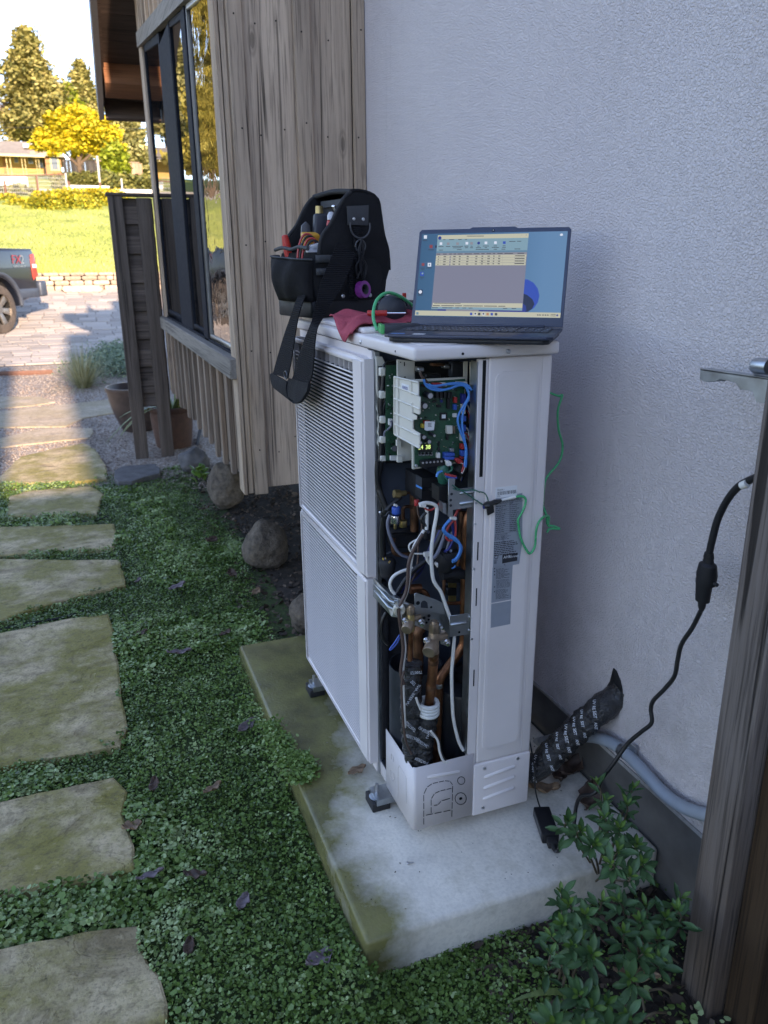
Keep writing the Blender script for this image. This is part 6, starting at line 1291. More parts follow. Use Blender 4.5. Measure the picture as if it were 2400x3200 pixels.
P, Wv = strap([(876, 1175, 24, 8, dict(x=-.075)), (889, 1120, 22, 6, dict(x=-.07)), (905, 1050, 17, 4, dict(x=-.062)), (918, 1000, 12, 4, dict(x=-.058)), (930, 960, 10, 4, dict(x=-.06)), (945, 920, 10, 4, dict(x=-.03))])
MB().ribbon(P, Wv, .003).build('shoulder_strap', 'webbing', bag, smooth=60)
q = at(893, 1172, x=-.085); MB().tube([q+Vector((0, .018*math.cos(R(a)), .011*math.sin(R(a)))) for a in range(0, 360, 20)], .0022, 7, closed=True).build('strap_ring', 'gunmetal', bag, smooth=60)
# tools in the bag: each a thing of its own
def inbag(px, py): return at(px, py, y=(K+df*.1).y)
p = at(973, 765, y=K.y+.09); mt = T('multimeter', p-up*.09, 'yellow multimeter standing in the tool bag', 'multimeter')
ax = Vector((.9, .1, 0)).normalized(); a2 = Vector((-.1, .9, .25)).normalized(); MB().obox(p-up*.03, ax*.026, a2*.017, Vector((-.1, -.25, .9)).normalized()*.065).build('case', 'yellow_meter', mt, bevel=.007, seg=3); MB().obox(p-up*.035-a2*.0175, ax*.019, a2*.002, up*.05).build('face', 'gunmetal', mt, bevel=.001)
p = at(963, 760, y=K.y+.04); tl = T('test_leads', p-up*.08, 'coiled red and black test leads draped over the multimeter', 'test leads')
for i in range(4):
    o = p+Vector((.005*i-.012, -.004*i, -.006*i)); MB().tube(cr([o+Vector((-.018, 0, -.09)), o+Vector((-.02, 0, -.03)), o+Vector((-.004, 0, .018)), o+Vector((.02, 0, .022)), o+Vector((.036, 0, -.01)), o+Vector((.042, 0, -.06))], 6), .0032, 7).build('lead', 'wire_red' if i % 2 == 0 else 'wire_black', tl, smooth=60)
p = at(897, 775, y=K.y+.13); pn = T('marker', p-up*.07, 'red marker sticking out of the front pocket of the tool bag', 'marker'); d = Vector((-.16, 0, 1)).normalized(); MB().lathe([(0, -.075), (.011, -.075), (.012, .01), (.0095, .034), (.006, .037), (0, .037)], p, 14, d).build('barrel', 'red_handle', pn, smooth=40)
p = at(992, 785, y=K.y+.03); cb = T('parts_box', p-up*.05, 'clear plastic parts box in the mouth of the tool bag', 'box'); MB().obox(p-up*.02, Vector((.034, .004, .006)), Vector((-.003, .012, 0)), Vector((-.003, 0, .03))).build('tray', 'clear_box', cb, bevel=.003); MB().obox(p+Vector((.008, .002, .018)), Vector((.03, .004, .008)), Vector((-.003, .013, 0)), Vector((-.002, 0, .006))).build('lid', 'clear_box', cb, bevel=.002)
p = at(997, 695, y=K.y+.12); bo = T('spray_bottle', p-up*.12, 'black bottle with a brass cap standing at the back of the tool bag', 'bottle'); MB().obox(p-up*.05, Vector((.021, 0, 0)), Vector((0, .015, 0)), Vector((.006, 0, .075))).build('body', 'tool_dark', bo, bevel=.008, seg=3); MB().cyl(p+Vector((.002, 0, .024)), p+Vector((.002, 0, .045)), .012, .011, 16).build('cap', 'brass', bo, smooth=40)
p = at(1048, 665, y=K.y+.1); pl = T('pliers', p-up*.13, 'chrome tool handle leaning in the top of the bag', 'pliers'); MB().tube(cr([p+Vector((.03, 0, -.13)), p+Vector((.012, 0, -.03)), p, p+Vector((-.006, 0, .022))], 6), [.008]*13+[.01]*5+[.006], 12, flat=.6).build('handle', 'chrome', pl, smooth=60)
MB().tube(cr([p+Vector((.045, .01, -.13)), p+Vector((.03, .01, -.05)), p+Vector((.016, .01, -.01))], 6), .006, 10, flat=.6).build('handle', 'chrome', pl, smooth=60)
p = at(1030, 725, y=K.y+.06); sd2 = T('screwdriver', p-up*.08, 'red and clear handled screwdriver standing in the tool bag', 'screwdriver'); MB().lathe([(0, -.07), (.009, -.07), (.011, -.02), (.0095, .0), (.0115, .02), (.011, .03), (0, .032)], p, 12, (.15, 0, 1)).build('handle', 'red_handle', sd2, smooth=40); MB().lathe([(0, 0), (.011, 0), (.0125, .012), (.008, .022), (0, .024)], p+Vector((.005, 0, .032)), 14, (.15, 0, 1)).build('handle_end', 'clear_box', sd2, smooth=40)
p = at(1030, 758, y=K.y+.035); nd = T('nut_driver', p-up*.06, 'red handled driver low in the tool bag behind the zip', 'screwdriver'); MB().lathe([(0, -.06), (.009, -.06), (.011, .0), (.008, .03), (0, .032)], p, 10, (.25, 0, 1)).build('handle', 'red_handle', nd, smooth=40)
p = at(955, 705, y=K.y+.13); st_ = T('stripping_tool', p-up*.1, 'grey tool with a hanging hole at the back left of the bag', 'tool'); MB().prism([(-.02, -.1), (.02, -.1), (.014, .0), (.002, .012), (-.012, .0)], p, (1, 0, 0), up, (0, .01, 0)).build('body', 'gunmetal', st_, bevel=.002)
p = bg_(.118, -.03, .083); tr = T('tape_roll', p, 'purple roll of tape hanging on the side of the tool bag', 'tape')
d = Vector((.45, -.85, .1)).normalized(); MB().lathe([(.015, -.01), (.024, -.01), (.024, .01), (.015, .01), (.015, -.01)], p, 28, d, cap=False).build('tape', 'purple_tape', tr, smooth=40); MB().lathe([(.0135, -.0098), (.015, -.0098), (.015, .0098), (.0135, .0098), (.0135, -.0098)], p, 28, d, cap=False).build('core', 'bag_trim', tr, smooth=40)
MB().tube([p+up*.02-df*.0, p+up*.07+df*.004, p+up*.1+df*.008], .008, 6, flat=.25).build('hanging_loop', 'webbing', tr)
# ================================================================ things on the lid
def clothf(u, v):
    x = -.012+u*.335; y = .345+v*.215; from_edge = max(0, .5-u*2.2)
    y += .03*math.sin(u*4+1)*(1-v)
    h = .004+.009*(1+math.sin(u*9+v*4+1.3*math.sin(v*5)))*(.3+.7*v)+.007*(1+math.sin(v*8-u*6))+.003*math.sin(u*31+v*17)+.018*math.exp(-((u-.2)/.1)**2)*v
    z = ZL+h
    if x < .03: k = (.03-x)/.042; dr = math.exp(-((v-.3)/.3)**2); x -= .018*k*dr; z -= (.045*k*k*dr+.01*k); y -= .05*k*dr
    return (x, y, max(z, ZL+.0035) if x > .0 else z)
cl = MB().grid(clothf, 60, 40).build('red_cloth', 'red_cloth', None, smooth=80, solid=.003); tag(cl, 'crumpled red shop cloth spread on the lid beside the tool bag', 'cloth')
p = at(1225, 968, y=.47); dt = T('cordless_light', p-up*.03, 'black cylindrical cordless tool lying on the red cloth beside the laptop', 'power tool'); d = Vector((-.35, -.93, .05)).normalized()
MB().lathe([(0, .055), (.02, .055), (.034, .046), (.038, .03), (.0385, -.01), (.034, -.03), (.028, -.06), (0, -.062)], p, 26, d).build('head', 'tool_dark', dt, smooth=35)
for k in range(10): a = R(k*36); o = p+d*.022+(d.orthogonal().normalized()*math.cos(a)+d.cross(d.orthogonal().normalized())*math.sin(a))*.038; MB().obox(o, d*.014, d.orthogonal().normalized()*.003, d.cross(d.orthogonal().normalized())*.003).build('grip_rib', 'gunmetal', dt, bevel=.001)
MB().tube([p-d*.03+Vector((.03, 0, .0)), p-d*.04+Vector((.1, .02, .002)), p-d*.03+Vector((.16, .03, 0))], [.024, .021, .024], 16).build('handle', 'tool_dark', dt, smooth=50); MB().obox(p+Vector((.035, .0, .036)), (.004, 0, 0), (0, .004, 0), (0, 0, .006)).build('switch', 'red_handle', dt)
gw = MB().tube(cr([at(1179, 1032, y=.33), at(1168, 1000, y=.345), at(1168, 965, y=.36), at(1182, 932, y=.38), at(1212, 915, y=.4), at(1250, 926, y=.42), at(1290, 955, y=.44)], 8), .0042, 8).build('green_lead', 'wire_green', None, smooth=60); tag(gw, 'bright green wire arching over the red cloth behind the laptop', 'wire')
p = at(1148, 1012, y=.42); q = at(1210, 1012, y=.4); q2 = at(1268, 1014, y=.38); p.z = q.z = q2.z = ZL+.03; sv = T('small_screwdriver', (p+q)/2-up*.01, 'small red screwdriver lying on the red cloth', 'screwdriver'); MB().cyl(p, q, .0075, .0075, 12).build('handle', 'red_handle', sv, bevel=.002); MB().cyl(q, q2, .002, .002, 8).build('shaft', 'chrome', sv)
ga = at(1192, 1032, y=.27); gd = T('test_meter', (ga.x+.05, .29, 1.3545), 'small black device with a green end tucked under the laptop', 'device')
MB().obox((ga.x+.055, .285, 1.3675), Vector((.042, -.01, 0)), Vector((.006, .026, 0)), (0, 0, .0105)).build('body', 'tool_dark', gd, bevel=.003); MB().obox((ga.x+.0095, .296, 1.3675), Vector((.0045, -.001, 0)), Vector((.006, .026, 0)), (0, 0, .0108)).build('end_cap', 'green_plastic', gd, bevel=.002)
# ================================================================ test lead with clip on the end panel
def zg(a, b): return (1480+a*.2261, 1480+b*.2261)
jl = T('jumper_lead', at(*zg(300, 430), y=-.012), 'green jumper lead with a black taped clip hanging across the end panel', 'wire')
MB().tube(cr([at(*zg(140, 470), y=-.012), at(*zg(200, 430), y=-.012), at(*zg(280, 400), y=-.012), at(*zg(345, 385), y=-.012), at(*zg(380, 368), y=-.012)], 5), [.004, .006, .009, .0105, .011, .011, .0105, .009, .008, .008, .008, .009, .009, .008, .007, .0065, .006, .006, .005, .0045, .004], 9, flat=.7).build('clip', 'tape_flat', jl, smooth=50)
q = at(*zg(225, 440), y=-.012); MB().obox(q-up*.008+Vector((.001, 0, 0)), (.008, 0, .003), (0, .002, 0), (-.002, 0, .012)).build('tape_flag', 'tape_flat', jl)
MB().cyl(at(*zg(135, 468), y=-.012), at(*zg(165, 460), y=-.012), .004, .004, 10).build('clip_tip', 'wire_navy', jl)
MB().tube([at(*zg(385, 366), y=-.012), at(*zg(480, 345), y=-.012), at(*zg(578, 322), y=-.012)], .0034, 8).build('sleeve', 'white_plastic', jl, smooth=60)
gp = [(578, 322, -.012), (650, 312, -.012), (700, 325, -.012), (722, 375, -.012), (700, 470, -.012), (650, 570, -.012), (614, 640, -.012), (625, 740, -.012), (640, 850, -.012), (680, 960, -.012), (730, 1055, -.012), (772, 1105, -.012), (820, 1065, -.012), (852, 980, -.012), (858, 860, -.012), (870, 760, -.012), (905, 665, -.01), (960, 605, .0), (1010, 585, .02), (1040, 600, .03), (1032, 680, .03), (1030, 725, .03)]
MB().tube(cr([at(*zg(a, b), y=y) for a, b, y in gp], 5), .0028, 8).build('lead', 'wire_green', jl, smooth=60)
MB().tube(cr([at(*zg(a, b), y=.03) for a, b in ((1030, 725), (1100, 725), (1190, 765), (1100, 760), (1040, 770), (1015, 815))], 5), .0028, 8).build('lead', 'wire_green', jl, smooth=60)
MB().tube(cr([at(*zg(a, b), y=y) for a, b, y in ((1015, 700, .03), (1010, 600, .03), (985, 510, .03), (955, 420, .05), (930, 300, .1))], 5), .0028, 8).build('lead', 'wire_green', jl, smooth=60)
g2 = MB().tube(cr([at(a, b, y=y) for a, b, y in ((1700, 1215, .12), (1722, 1229, .1), (1748, 1238, .1), (1757, 1236, .1), (1743, 1284, .1), (1746, 1345, .1), (1758, 1392, .1), (1748, 1442, .1), (1710, 1490, .1), (1700, 1524, .1), (1696, 1600, .12))], 5), .0028, 8).build('green_wire', 'wire_green', None, smooth=60); tag(g2, 'green wire trailing behind the upper right edge of the heat pump', 'wire')
# ================================================================ taped line set, conduit
A = Vector((.335, .13, .165)); E_ = at(1922, 2160, x=XW); mid = at(1770, 2280, x=.45)
P = cr([A, at(1675, 2398, x=.38), at(1747, 2330, x=.43), at(1800, 2283, x=.465), at(1850, 2238, x=.5), E_+Vector((.02, -.005, -.005))], 10)
ls = T('line_set', (A+E_)/2, 'black taped refrigerant line running from the heat pump into the stucco wall', 'pipe')
MB().tube(P, [.0365*(1+.06*math.sin(i*.9)+.04*math.sin(i*2.3)) for i in range(len(P))], 26).build('insulated_pipe', 'tape', ls, smooth=60)
vd = Vector(CAM)
for i in range(6, 44, 5):
    c = P[i]; t = (P[i+1]-P[i-1]).normalized(); n_ = (vd-c); n_ = (n_-t*n_.dot(t)).normalized(); b_ = t.cross(n_)
    e1 = (b_*.8-t*.6).normalized() if b_.z < 0 else (-b_*.8-t*.6).normalized(); e2 = n_.cross(e1).normalized()
    # letters laid round the pipe a few at a time
    for j, ch in enumerate(('UV RE', 'SIST', 'ANT')):
        of = (j-1)*.023; ang = of/.038; nr = (n_*math.cos(ang)+b_*math.sin(ang)*(1 if e1.dot(b_) > 0 else -1)); tg = (b_*(1 if e1.dot(b_) > 0 else -1)*math.cos(ang)-n_*math.sin(ang)); ee = (tg*.8-t*.6).normalized()
        text(ch, .0105+.001*(i % 3), 'ink_white', ls, c+nr*.0398-t*of*.75-ee*.011, ee, nr.cross(ee), sx=.85, lift=0)
wp = MB().prism([(-.045, -.03), (-.02, .02), (-.012, .062), (.0, .06), (.02, .04), (.03, .02), (.035, -.01), (.02, -.035), (-.01, -.05)], E_+Vector((-.004, 0, .0)), (0, -1, 0), up, (.004, 0, 0)).build('wall_collar', 'tape_flat', ls, bevel=.001); 
cpth = [at(1600, 2338, x=.53), at(1654, 2330, x=.53), at(1740, 2308, x=.53), at(1838, 2302, x=.53), at(1911, 2322, x=.53), at(1976, 2373, x=.53), at(2070, 2474, x=.53), at(2135, 2521, x=.53), at(2200, 2545, x=.53), at(2270, 2560, x=.53)]
cn = T('conduit', cpth[4], 'grey flexible conduit curving along the bottom of the stucco wall', 'conduit'); MB().tube(cr(cpth, 8), .0155, 16).build('hose', 'pvc_grey', cn, smooth=60)
PP = cr([at(1600, 2338, x=.53), at(1654, 2330, x=.53), at(1740, 2308, x=.53)], 14)
for p_, p2 in zip(PP[::2], PP[1::2]): MB().cyl(p_, p2, .0172, .0172, 16).build('corrugation', 'pvc_grey', cn, smooth=40)
q = at(1950, 2348, x=.53); tdir = (at(1976, 2373, x=.53)-at(1911, 2322, x=.53)).normalized(); MB().cyl(q-tdir*.012, q+tdir*.012, .0178, .0178, 18).build('strap', 'galv', cn, bevel=.0008, seg=1); MB().obox(q+Vector((.012, -.018, .018)), (.003, 0, 0), (0, .012, 0), (0, 0, .009)).build('strap_tab', 'galv', cn)
# ================================================================ power cord, plug, adapter
def zp(a, b): return (1600+a*.72333, 1100+b*.72333)
ad = T('power_adapter', at(1700, 2600, z=.11), 'black laptop power adapter lying on the concrete pad', 'adapter')
pa, pb2 = at(1690, 2535, z=.122), at(1722, 2628, z=.122); dd = (pb2-pa).normalized(); nn2 = Vector((-dd.y, dd.x, 0)); dd.z = 0
mid_ = (pa+pb2)/2; mid_.z = .1255; MB().obox(mid_, dd*.053, nn2*.0215, (0, 0, .0145)).build('case', 'black_plastic', ad, bevel=.003); MB().obox(mid_+nn2*.0216*(1 if nn2.x < 0 else -1), dd*.04, nn2*.0002, (0, 0, .01)).build('rating_print', 'gunmetal', ad)
MB().obox(mid_+dd*.0535, dd*.0008, nn2*.006, (0, 0, .004)).build('socket', 'label_white', ad); pl_ = mid_+dd*.066; MB().obox(pl_, dd*.012, nn2*.0125, (0, 0, .0095)).build('inlet_plug', 'black_matte', ad, bevel=.003); MB().tube([pl_+dd*.01, pl_+dd*.028], [.008, .0045], 10).build('strain_relief', 'black_matte', ad)
s0 = mid_-dd*.052; MB().tube(cr([s0+Vector((0, 0, .002)), s0-dd*.012, at(1673, 2470, x=s0.x-.006), at(1670, 2400, x=s0.x-.008), at(1660, 2340, x=.345), at(1650, 2290, x=.352), at(1640, 2200, x=.355)], 6), .0021, 7).build('output_cable', 'wire_black', ad, smooth=60); MB().tube([s0+Vector((0, 0, .002)), s0-dd*.016], [.0045, .003], 8).build('strain_relief', 'black_matte', ad)
cpath = [pl_+dd*.028]+[at(*zp(a, b), x=x) for a, b, x in ((240, 2158, .375), (258, 2125, .385), (268, 2040, .392), (278, 1960, .4), (300, 1920, .405), (345, 1912, .41), (370, 1890, .42), (385, 1848, .43), (440, 1775, .45), (500, 1692, .475), (560, 1640, .485), (603, 1602, .49), (600, 1545, .49), (612, 1505, .49), (660, 1455, .49), (702, 1400, .49), (716, 1330, .49), (733, 1262, .488), (780, 1190, .485), (815, 1120, .482))]
co = T('mains_cable', cpath[10], 'black laptop power cord rising from the adapter to the plug by the stucco wall', 'cord'); MB().tube(cr(cpath, 7), .005, 9).build('cable', 'wire_black', co, smooth=60)
a0, a1 = at(*zp(818, 1115), x=.48), at(*zp(832, 985), x=.475); MB().tube([a0, a0.lerp(a1, .12), a0.lerp(a1, .3), a0.lerp(a1, .32), a0.lerp(a1, .75), a1], [.0055, .0085, .0095, .0155, .0175, .019], 14, flat=.8).build('plug', 'black_plastic', co, smooth=40)
ex = T('extension_cord', at(*zp(855, 900), x=.47), 'thick black extension cord coming from behind the gate post', 'cord'); b0, b1 = at(*zp(838, 1000), x=.475), at(*zp(852, 868), x=.47)
MB().tube([b0, b0.lerp(b1, .3), b0.lerp(b1, .62), b0.lerp(b1, .7), b0.lerp(b1, .75), b0.lerp(b1, .8), b0.lerp(b1, .85), b1], [.021, .0225, .019, .0115, .012, .0105, .0115, .0095], 14, flat=.8).build('socket', 'black_plastic', ex, smooth=40)
MB().tube(cr([at(*zp(a, b), x=.47) for a, b in ((852, 870), (868, 800), (890, 720), (930, 640), (975, 585), (1022, 556), (1080, 535), (1150, 530))], 7), .0072, 10).build('cable', 'black_plastic', ex, smooth=60)
q = at(*zp(1005, 572), x=.466); MB().cyl(q-Vector((0, .006, -.004)), q+Vector((0, .006, -.004)), .0076, .0076, 12).build('cable_band', 'white_plastic', ex, smooth=40)
MB().tube([b0.lerp(b1, .15)+Vector((0, -.014, 0)), b0.lerp(b1, .15)+Vector((0, -.03, -.002))], .004, 8).build('socket_tab', 'black_plastic', ex)
# ================================================================ leafy shrubs at the right
def leafmesh(name, mat, ln, wd):
    return MB().grid(lambda u, v: ((u-.5)*wd*max(.04, math.sin(math.pi*min(1, .04+.93*v**1.35)))*1.08, v*ln, ln*(.12*v-.3*v*v)+.3*wd*(2*u-1)**2*.6), 5, 8).build(name, mat, None, local=True, smooth=80)
LEAFA = leafmesh('leaf', 'shrub_leaf', .043, .0145); LEAFB = leafmesh('leaf', 'young_leaf', .026, .0085)
for o in (LEAFA, LEAFB): COL.objects.unlink(o)
def shrub(tips, base, lab, yrange, sc=1.0):
    th = T('leafy_shrub', base, lab, 'shrub', 'leafy shrubs along the foundation'); inv = wmat(th).inverted(); bz = Vector(base)
    for px, py, dep, k in tips:
        tip = at(px, py, d=dep); dirv = Vector((tip.x-bz.x, tip.y-bz.y, 0))*.35+Vector((RNG.uniform(-.04, .04), RNG.uniform(-.04, .04), .12)); dirv.normalize()
        st_p = [bz+Vector((RNG.uniform(-.03, .03), RNG.uniform(-.03, .03), 0)), bz.lerp(tip, .45)+Vector((0, 0, .01)), tip-dirv*.03, tip]
        MB().tube(cr(st_p, 5), [.0032-.0016*i/15 for i in range(16)], 6).build('stem', 'stem', th, smooth=60)
        e1 = dirv.orthogonal().normalized(); e2 = dirv.cross(e1); n = int(13*k)
        for i in range(n+3):
            young = i >= n; a = i*2.4+px; el = (1.0+.25*RNG.random()) if young else (.95-.95*(1-i/n)+RNG.uniform(-.38, .35))
            el = max(-.25, el); rad = e1*math.cos(a)+e2*math.sin(a); yv = (rad*math.cos(el)+dirv*math.sin(el)).normalized(); zv = (dirv-yv*dirv.dot(yv)).normalized(); xv = yv.cross(zv)
            s = (RNG.uniform(.55, 1.08) if not young else RNG.uniform(.7, 1.1))*sc; o = tip-dirv*(0 if young else .062*(1-i/n)*RNG.uniform(.6, 1.3))+yv*.003
            mm = Matrix.Identity(4)
            for r_ in range(3): mm[r_][0], mm[r_][1], mm[r_][2], mm[r_][3] = xv[r_]*s, yv[r_]*s, zv[r_]*s, o[r_]
            c = (LEAFB if young else LEAFA).copy(); COL.objects.link(c); c.parent = th; c.matrix_basis = inv @ mm
    return th
T1 = [(1775, 2570, 1.78, 1), (1815, 2600, 1.72, 1), (1890, 2510, 1.8, 1), (1975, 2470, 1.86, .8), (1960, 2520, 1.8, .9), (1890, 2560, 1.75, 1), (1935, 2590, 1.72, .9), (1860, 2640, 1.66, 1), (1990, 2640, 1.7, 1), (1930, 2660, 1.65, 1.), (1870, 2455, 1.86, .6), (2005, 2700, 1.66, 1), (1910, 2700, 1.62, .8), (1970, 2740, 1.6, .8)]
shrub(T1, (.43, -.2, .0), 'tallest leafy shrub growing beside the corner of the concrete pad', None)
T2 = [(1755, 2800, 1.62, 1), (1780, 2830, 1.58, .9), (1830, 2860, 1.56, 1), (1725, 2930, 1.55, .9), (1760, 2890, 1.56, .9), (1815, 2930, 1.52, 1), (1720, 2985, 1.5, .8), (1850, 2985, 1.48, 1.1), (1790, 2960, 1.5, .7), (1880, 2820, 1.58, .8)]
shrub(T2, (.2, -.4, .0), 'low leafy shrub in front of the near face of the concrete pad', None)
T3 = [(1950, 2920, 1.55, 1), (2000, 2880, 1.56, 1), (1935, 2820, 1.6, 1), (2020, 2840, 1.6, .9), (2080, 2870, 1.58, .9), (2120, 2850, 1.56, .8), (2010, 2980, 1.5, 1), (2060, 2930, 1.53, .8), (2125, 2810, 1.6, .6), (1970, 3060, 1.47, .9), (2060, 3000, 1.5, .7)]
shrub(T3, (.36, -.43, .0), 'leafy shrub between the pad and the wooden gate post', None)
T4 = [(1810, 3110, 1.36, 1.1), (1850, 3150, 1.34, 1.), (1890, 3140, 1.36, 1.1), (1960, 3180, 1.34, 1.1), (1730, 3200, 1.3, 1.), (1820, 3215, 1.3, 1), (1910, 3230, 1.3, 1)]
shrub(T4, (.17, -.5, .0), 'leafy shrub cut off by the bottom edge of the picture', None)
for i, (a, b) in enumerate((((1990, 2940), (2120, 3010)), ((1985, 3060), (2015, 3160)), ((2030, 3095), (2100, 3110)), ((2000, 3190), (2080, 3165)))):
    tw = MB().tube(cr([gnd(*a, .02), (gnd(*a, .03)+gnd(*b, .03))/2+Vector((0, 0, .01)), gnd(*b, .02)], 5), .0028, 6).build('dry_twig', 'stem', None, smooth=50)
    tag(tw, ('dry twig in the shrubs touching the gate post', 'thin dry twig pointing to the bottom edge below the shrubs', 'pale straight twig lying near the gate post', 'lowest dry twig under the shrubs')[i], 'twig', 'dry twigs under the shrubs')
bl = strapleaf(gnd(1790, 3110, .03), (-.9, .35, .55), .12, .016, .7, 'pot_leaf', None, 'fallen_strap_leaf'); tag(bl, 'single long green strap leaf arching in front of the shrubs', 'leaf')
# ================================================================ dry-stone wall below the lawn
dw = T('dry_stone_wall', (-.7, 16.95, gz(16.9)), 'low tan dry-stone wall along the edge of the lawn', 'stone wall')
def stone(cx, cy, cz, a, b, c, seed):
    bm = bmesh.new(); bmesh.ops.create_cube(bm, size=1)
    bmesh.ops.subdivide_edges(bm, edges=bm.edges, cuts=1, use_grid_fill=True)
    rr = random.Random(seed)
    for v in bm.verts:
        k = sum(abs(q) > .4 for q in v.co); s = .86 if k == 3 else .95 if k == 2 else 1.04
        v.co = Vector((v.co.x*a*s*rr.uniform(.92, 1.06), v.co.y*b*s, v.co.z*c*s*rr.uniform(.93, 1.06)))
    me = bpy.data.meshes.new('stone'); bm.to_mesh(me); bm.free(); me.materials.append(MT['wallstone']); me.polygons.foreach_set('use_smooth', [True]*len(me.polygons)); me.set_sharp_from_angle(angle=R(30))
    o = bpy.data.objects.new('stone', me); COL.objects.link(o); o.parent = dw; o.location = Vector((cx, cy, cz))-dw.matrix_basis.translation; return o
sd_ = 0
for row in range(4):
    x = -4.4+RNG.uniform(-.2, 0); hh = (.115, .1, .09, .07)[row]; z0 = gz(16.86)+sum((.115, .1, .09, .07)[:row])
    while x < 1.4:
        w_ = RNG.uniform(.14, .36); sd_ += 1; stone(x+w_/2, 16.93+.02*row+RNG.uniform(-.02, .02), z0+hh/2, w_*.98, .26, hh*.98, sd_); x += w_
stone(-.55, 16.72, gz(16.72)+.07, .8, .3, .14, 999)
# yellow flowering ground plants above the lawn
def flowers(name, spots, n, lab, mat, size, hz):
    x = []; y = []; z = []
    for px, py, sx, sy, w_ in spots:
        p = gnd(px, py); k = int(n*w_); u = NPR.normal(0, 1, (k, 2)); u = np.clip(u, -1.7, 1.7); x.append(p.x+u[:, 0]*sx); yy = p.y+u[:, 1]*sy; y.append(yy); z.append(np.interp(yy, TY, TZ)+NPR.random(k)*hz*np.clip(1.2-.35*(u**2).sum(1), .1, 1))
    x, y, z = map(np.concatenate, (x, y, z)); V = leaves(x, y, z, NPR.uniform(.6, 1.3, len(x))*size, .9); t_ = np.clip(NPR.random(len(x))*.7+.45*(z-np.interp(y, TY, TZ))/hz, 0, 1)
    o = fast(name, V, np.arange(len(V)).reshape(-1, 6), mat, cols=np.repeat(t_, 6), nside=6); tag(o, lab, 'flowers', kind='stuff')
flowers('oxalis_bank', [(200, 650, .9, .5, .3), (270, 640, 1.2, .6, .35), (330, 640, .9, .6, .25), (140, 655, .5, .3, .1)], 14000, 'bank of yellow flowering oxalis at the top of the lawn', 'oxalis', .05, .75)
flowers('daffodil_patch', [(20, 625, .5, .4, .5), (75, 640, .5, .4, .5)], 1600, 'patch of yellow flowers at the upper left of the lawn', 'oxalis', .05, .3)
# ================================================================ far trees
def blobtree(name, base, lab, mat, blobs, n, ls, trunk=None, tr=.2, limbs=(), cat='tree', grp=None, flat=.8, tl=.9):
    th = T(name, base, lab, cat, grp); b = Vector(base); X = []; tint = []
    tot = sum(r[0]*r[1]*r[2] for _, r in blobs); mean = Vector((0, 0, 0))
    for c, r in blobs:
        k = int(n*r[0]*r[1]*r[2]/tot); u = NPR.normal(0, 1, (k, 3)); u /= np.linalg.norm(u, axis=1, keepdims=True); u *= NPR.uniform(.45, 1.05, (k, 1))
        # small clumps inside each lobe
        cl_ = NPR.normal(0, 1, (max(4, k//40), 3)); cl_ /= np.linalg.norm(cl_, axis=1, keepdims=True); cl_ *= NPR.uniform(.6, 1., (len(cl_), 1)); idx = NPR.integers(0, len(cl_), k)
        u = np.where(NPR.random((k, 1)) < .75, cl_[idx]+NPR.normal(0, .16, (k, 3)), u)
        X.append(np.array(c)[None]+u*np.array(r)[None]); tint.append(np.clip(NPR.normal(.5, .2, k)+.2*NPR.random(len(cl_))[idx]-.1, 0, 1))
    X = np.concatenate(X); tint = np.concatenate(tint); V = leaves(X[:, 0], X[:, 1], X[:, 2], NPR.uniform(.6, 1.3, len(X))*ls, tl, 1.25)
    cr_ = fast('crown', V-np.array(b)[None], np.arange(len(V)).reshape(-1, 6), mat, th, cols=np.repeat(tint, 6), nside=6)
    mb = MB()
    if trunk: mb.tube(cr(trunk, 4), [tr*(1-.75*i/(len(trunk)*4-4)) for i in range(len(trunk)*4-3)], 9)
    for l in limbs: P = cr(l, 4); mb.tube(P, [tr*.5*(1-.8*i/(len(P)-1)) for i in range(len(P))], 7)
    if mb.v: mb.build('trunk', 'bark', th, smooth=60)
    return th
def fp(px, py, y): return at(px, py, y=y)
def conifer(name, px, ptop, pbot, wpx, y, mat, lab, n=9000, grp='conifers on the hill', lean=0, droop=.12, ls=.3, rag=.35):
    top = fp(px, ptop, y); bot = fp(px, pbot, y); b = Vector((bot.x, y, gz(y))); s = (at(px+100, 500, y=y)-at(px, 500, y=y)).length/100; Rm = wpx*s/2; H = top.z-bot.z
    X = []; tint = []; th = T(name, b, lab, 'tree', grp); mb = MB(); mb.tube([b, Vector((bot.x, y, bot.z)), top], [.5, .4, .05], 8); k = 0
    nb_ = 90
    for i in range(nb_):
        t = i/nb_; z = bot.z+H*t; prof = (1-t**1.5)**.8*(.6+.4*math.sin(min(1, t*4+.35)*1.57)); r = Rm*prof*RNG.uniform(1-rag, 1.15); a = i*2.4+RNG.uniform(-.4, .4)
        d = Vector((math.cos(a), math.sin(a), 0)); tip = Vector((bot.x, y, z))+d*r-Vector((0, 0, droop*r)); mb.tube([Vector((bot.x, y, z)), tip], [.07, .015], 4, cap=False)
        m_ = max(12, int(n/nb_*(.35+prof*1.2))); u = NPR.random(m_)**.7; q = np.array((bot.x, y, z))[None]+np.array(tuple(tip-Vector((bot.x, y, z))))[None]*u[:, None]
        sg = .10*Rm+.13*r; q += NPR.normal(0, 1, (m_, 3))*np.array([sg, sg, sg*.55])[None]*(.35+.65*u[:, None]); X.append(q); tint.append(np.clip(NPR.normal(.45, .2, m_)+RNG.uniform(-.15, .2), 0, 1))
    X = np.concatenate(X); tint = np.concatenate(tint); V = leaves(X[:, 0], X[:, 1], X[:, 2], NPR.uniform(.5, 1.2, len(X))*ls, .9, 1.5)
    fast('crown', V-np.array(b)[None], np.arange(len(V)).reshape(-1, 6), mat, th, cols=np.repeat(tint, 6), nside=6); mb.build('trunk', 'bark', th, smooth=60); return th
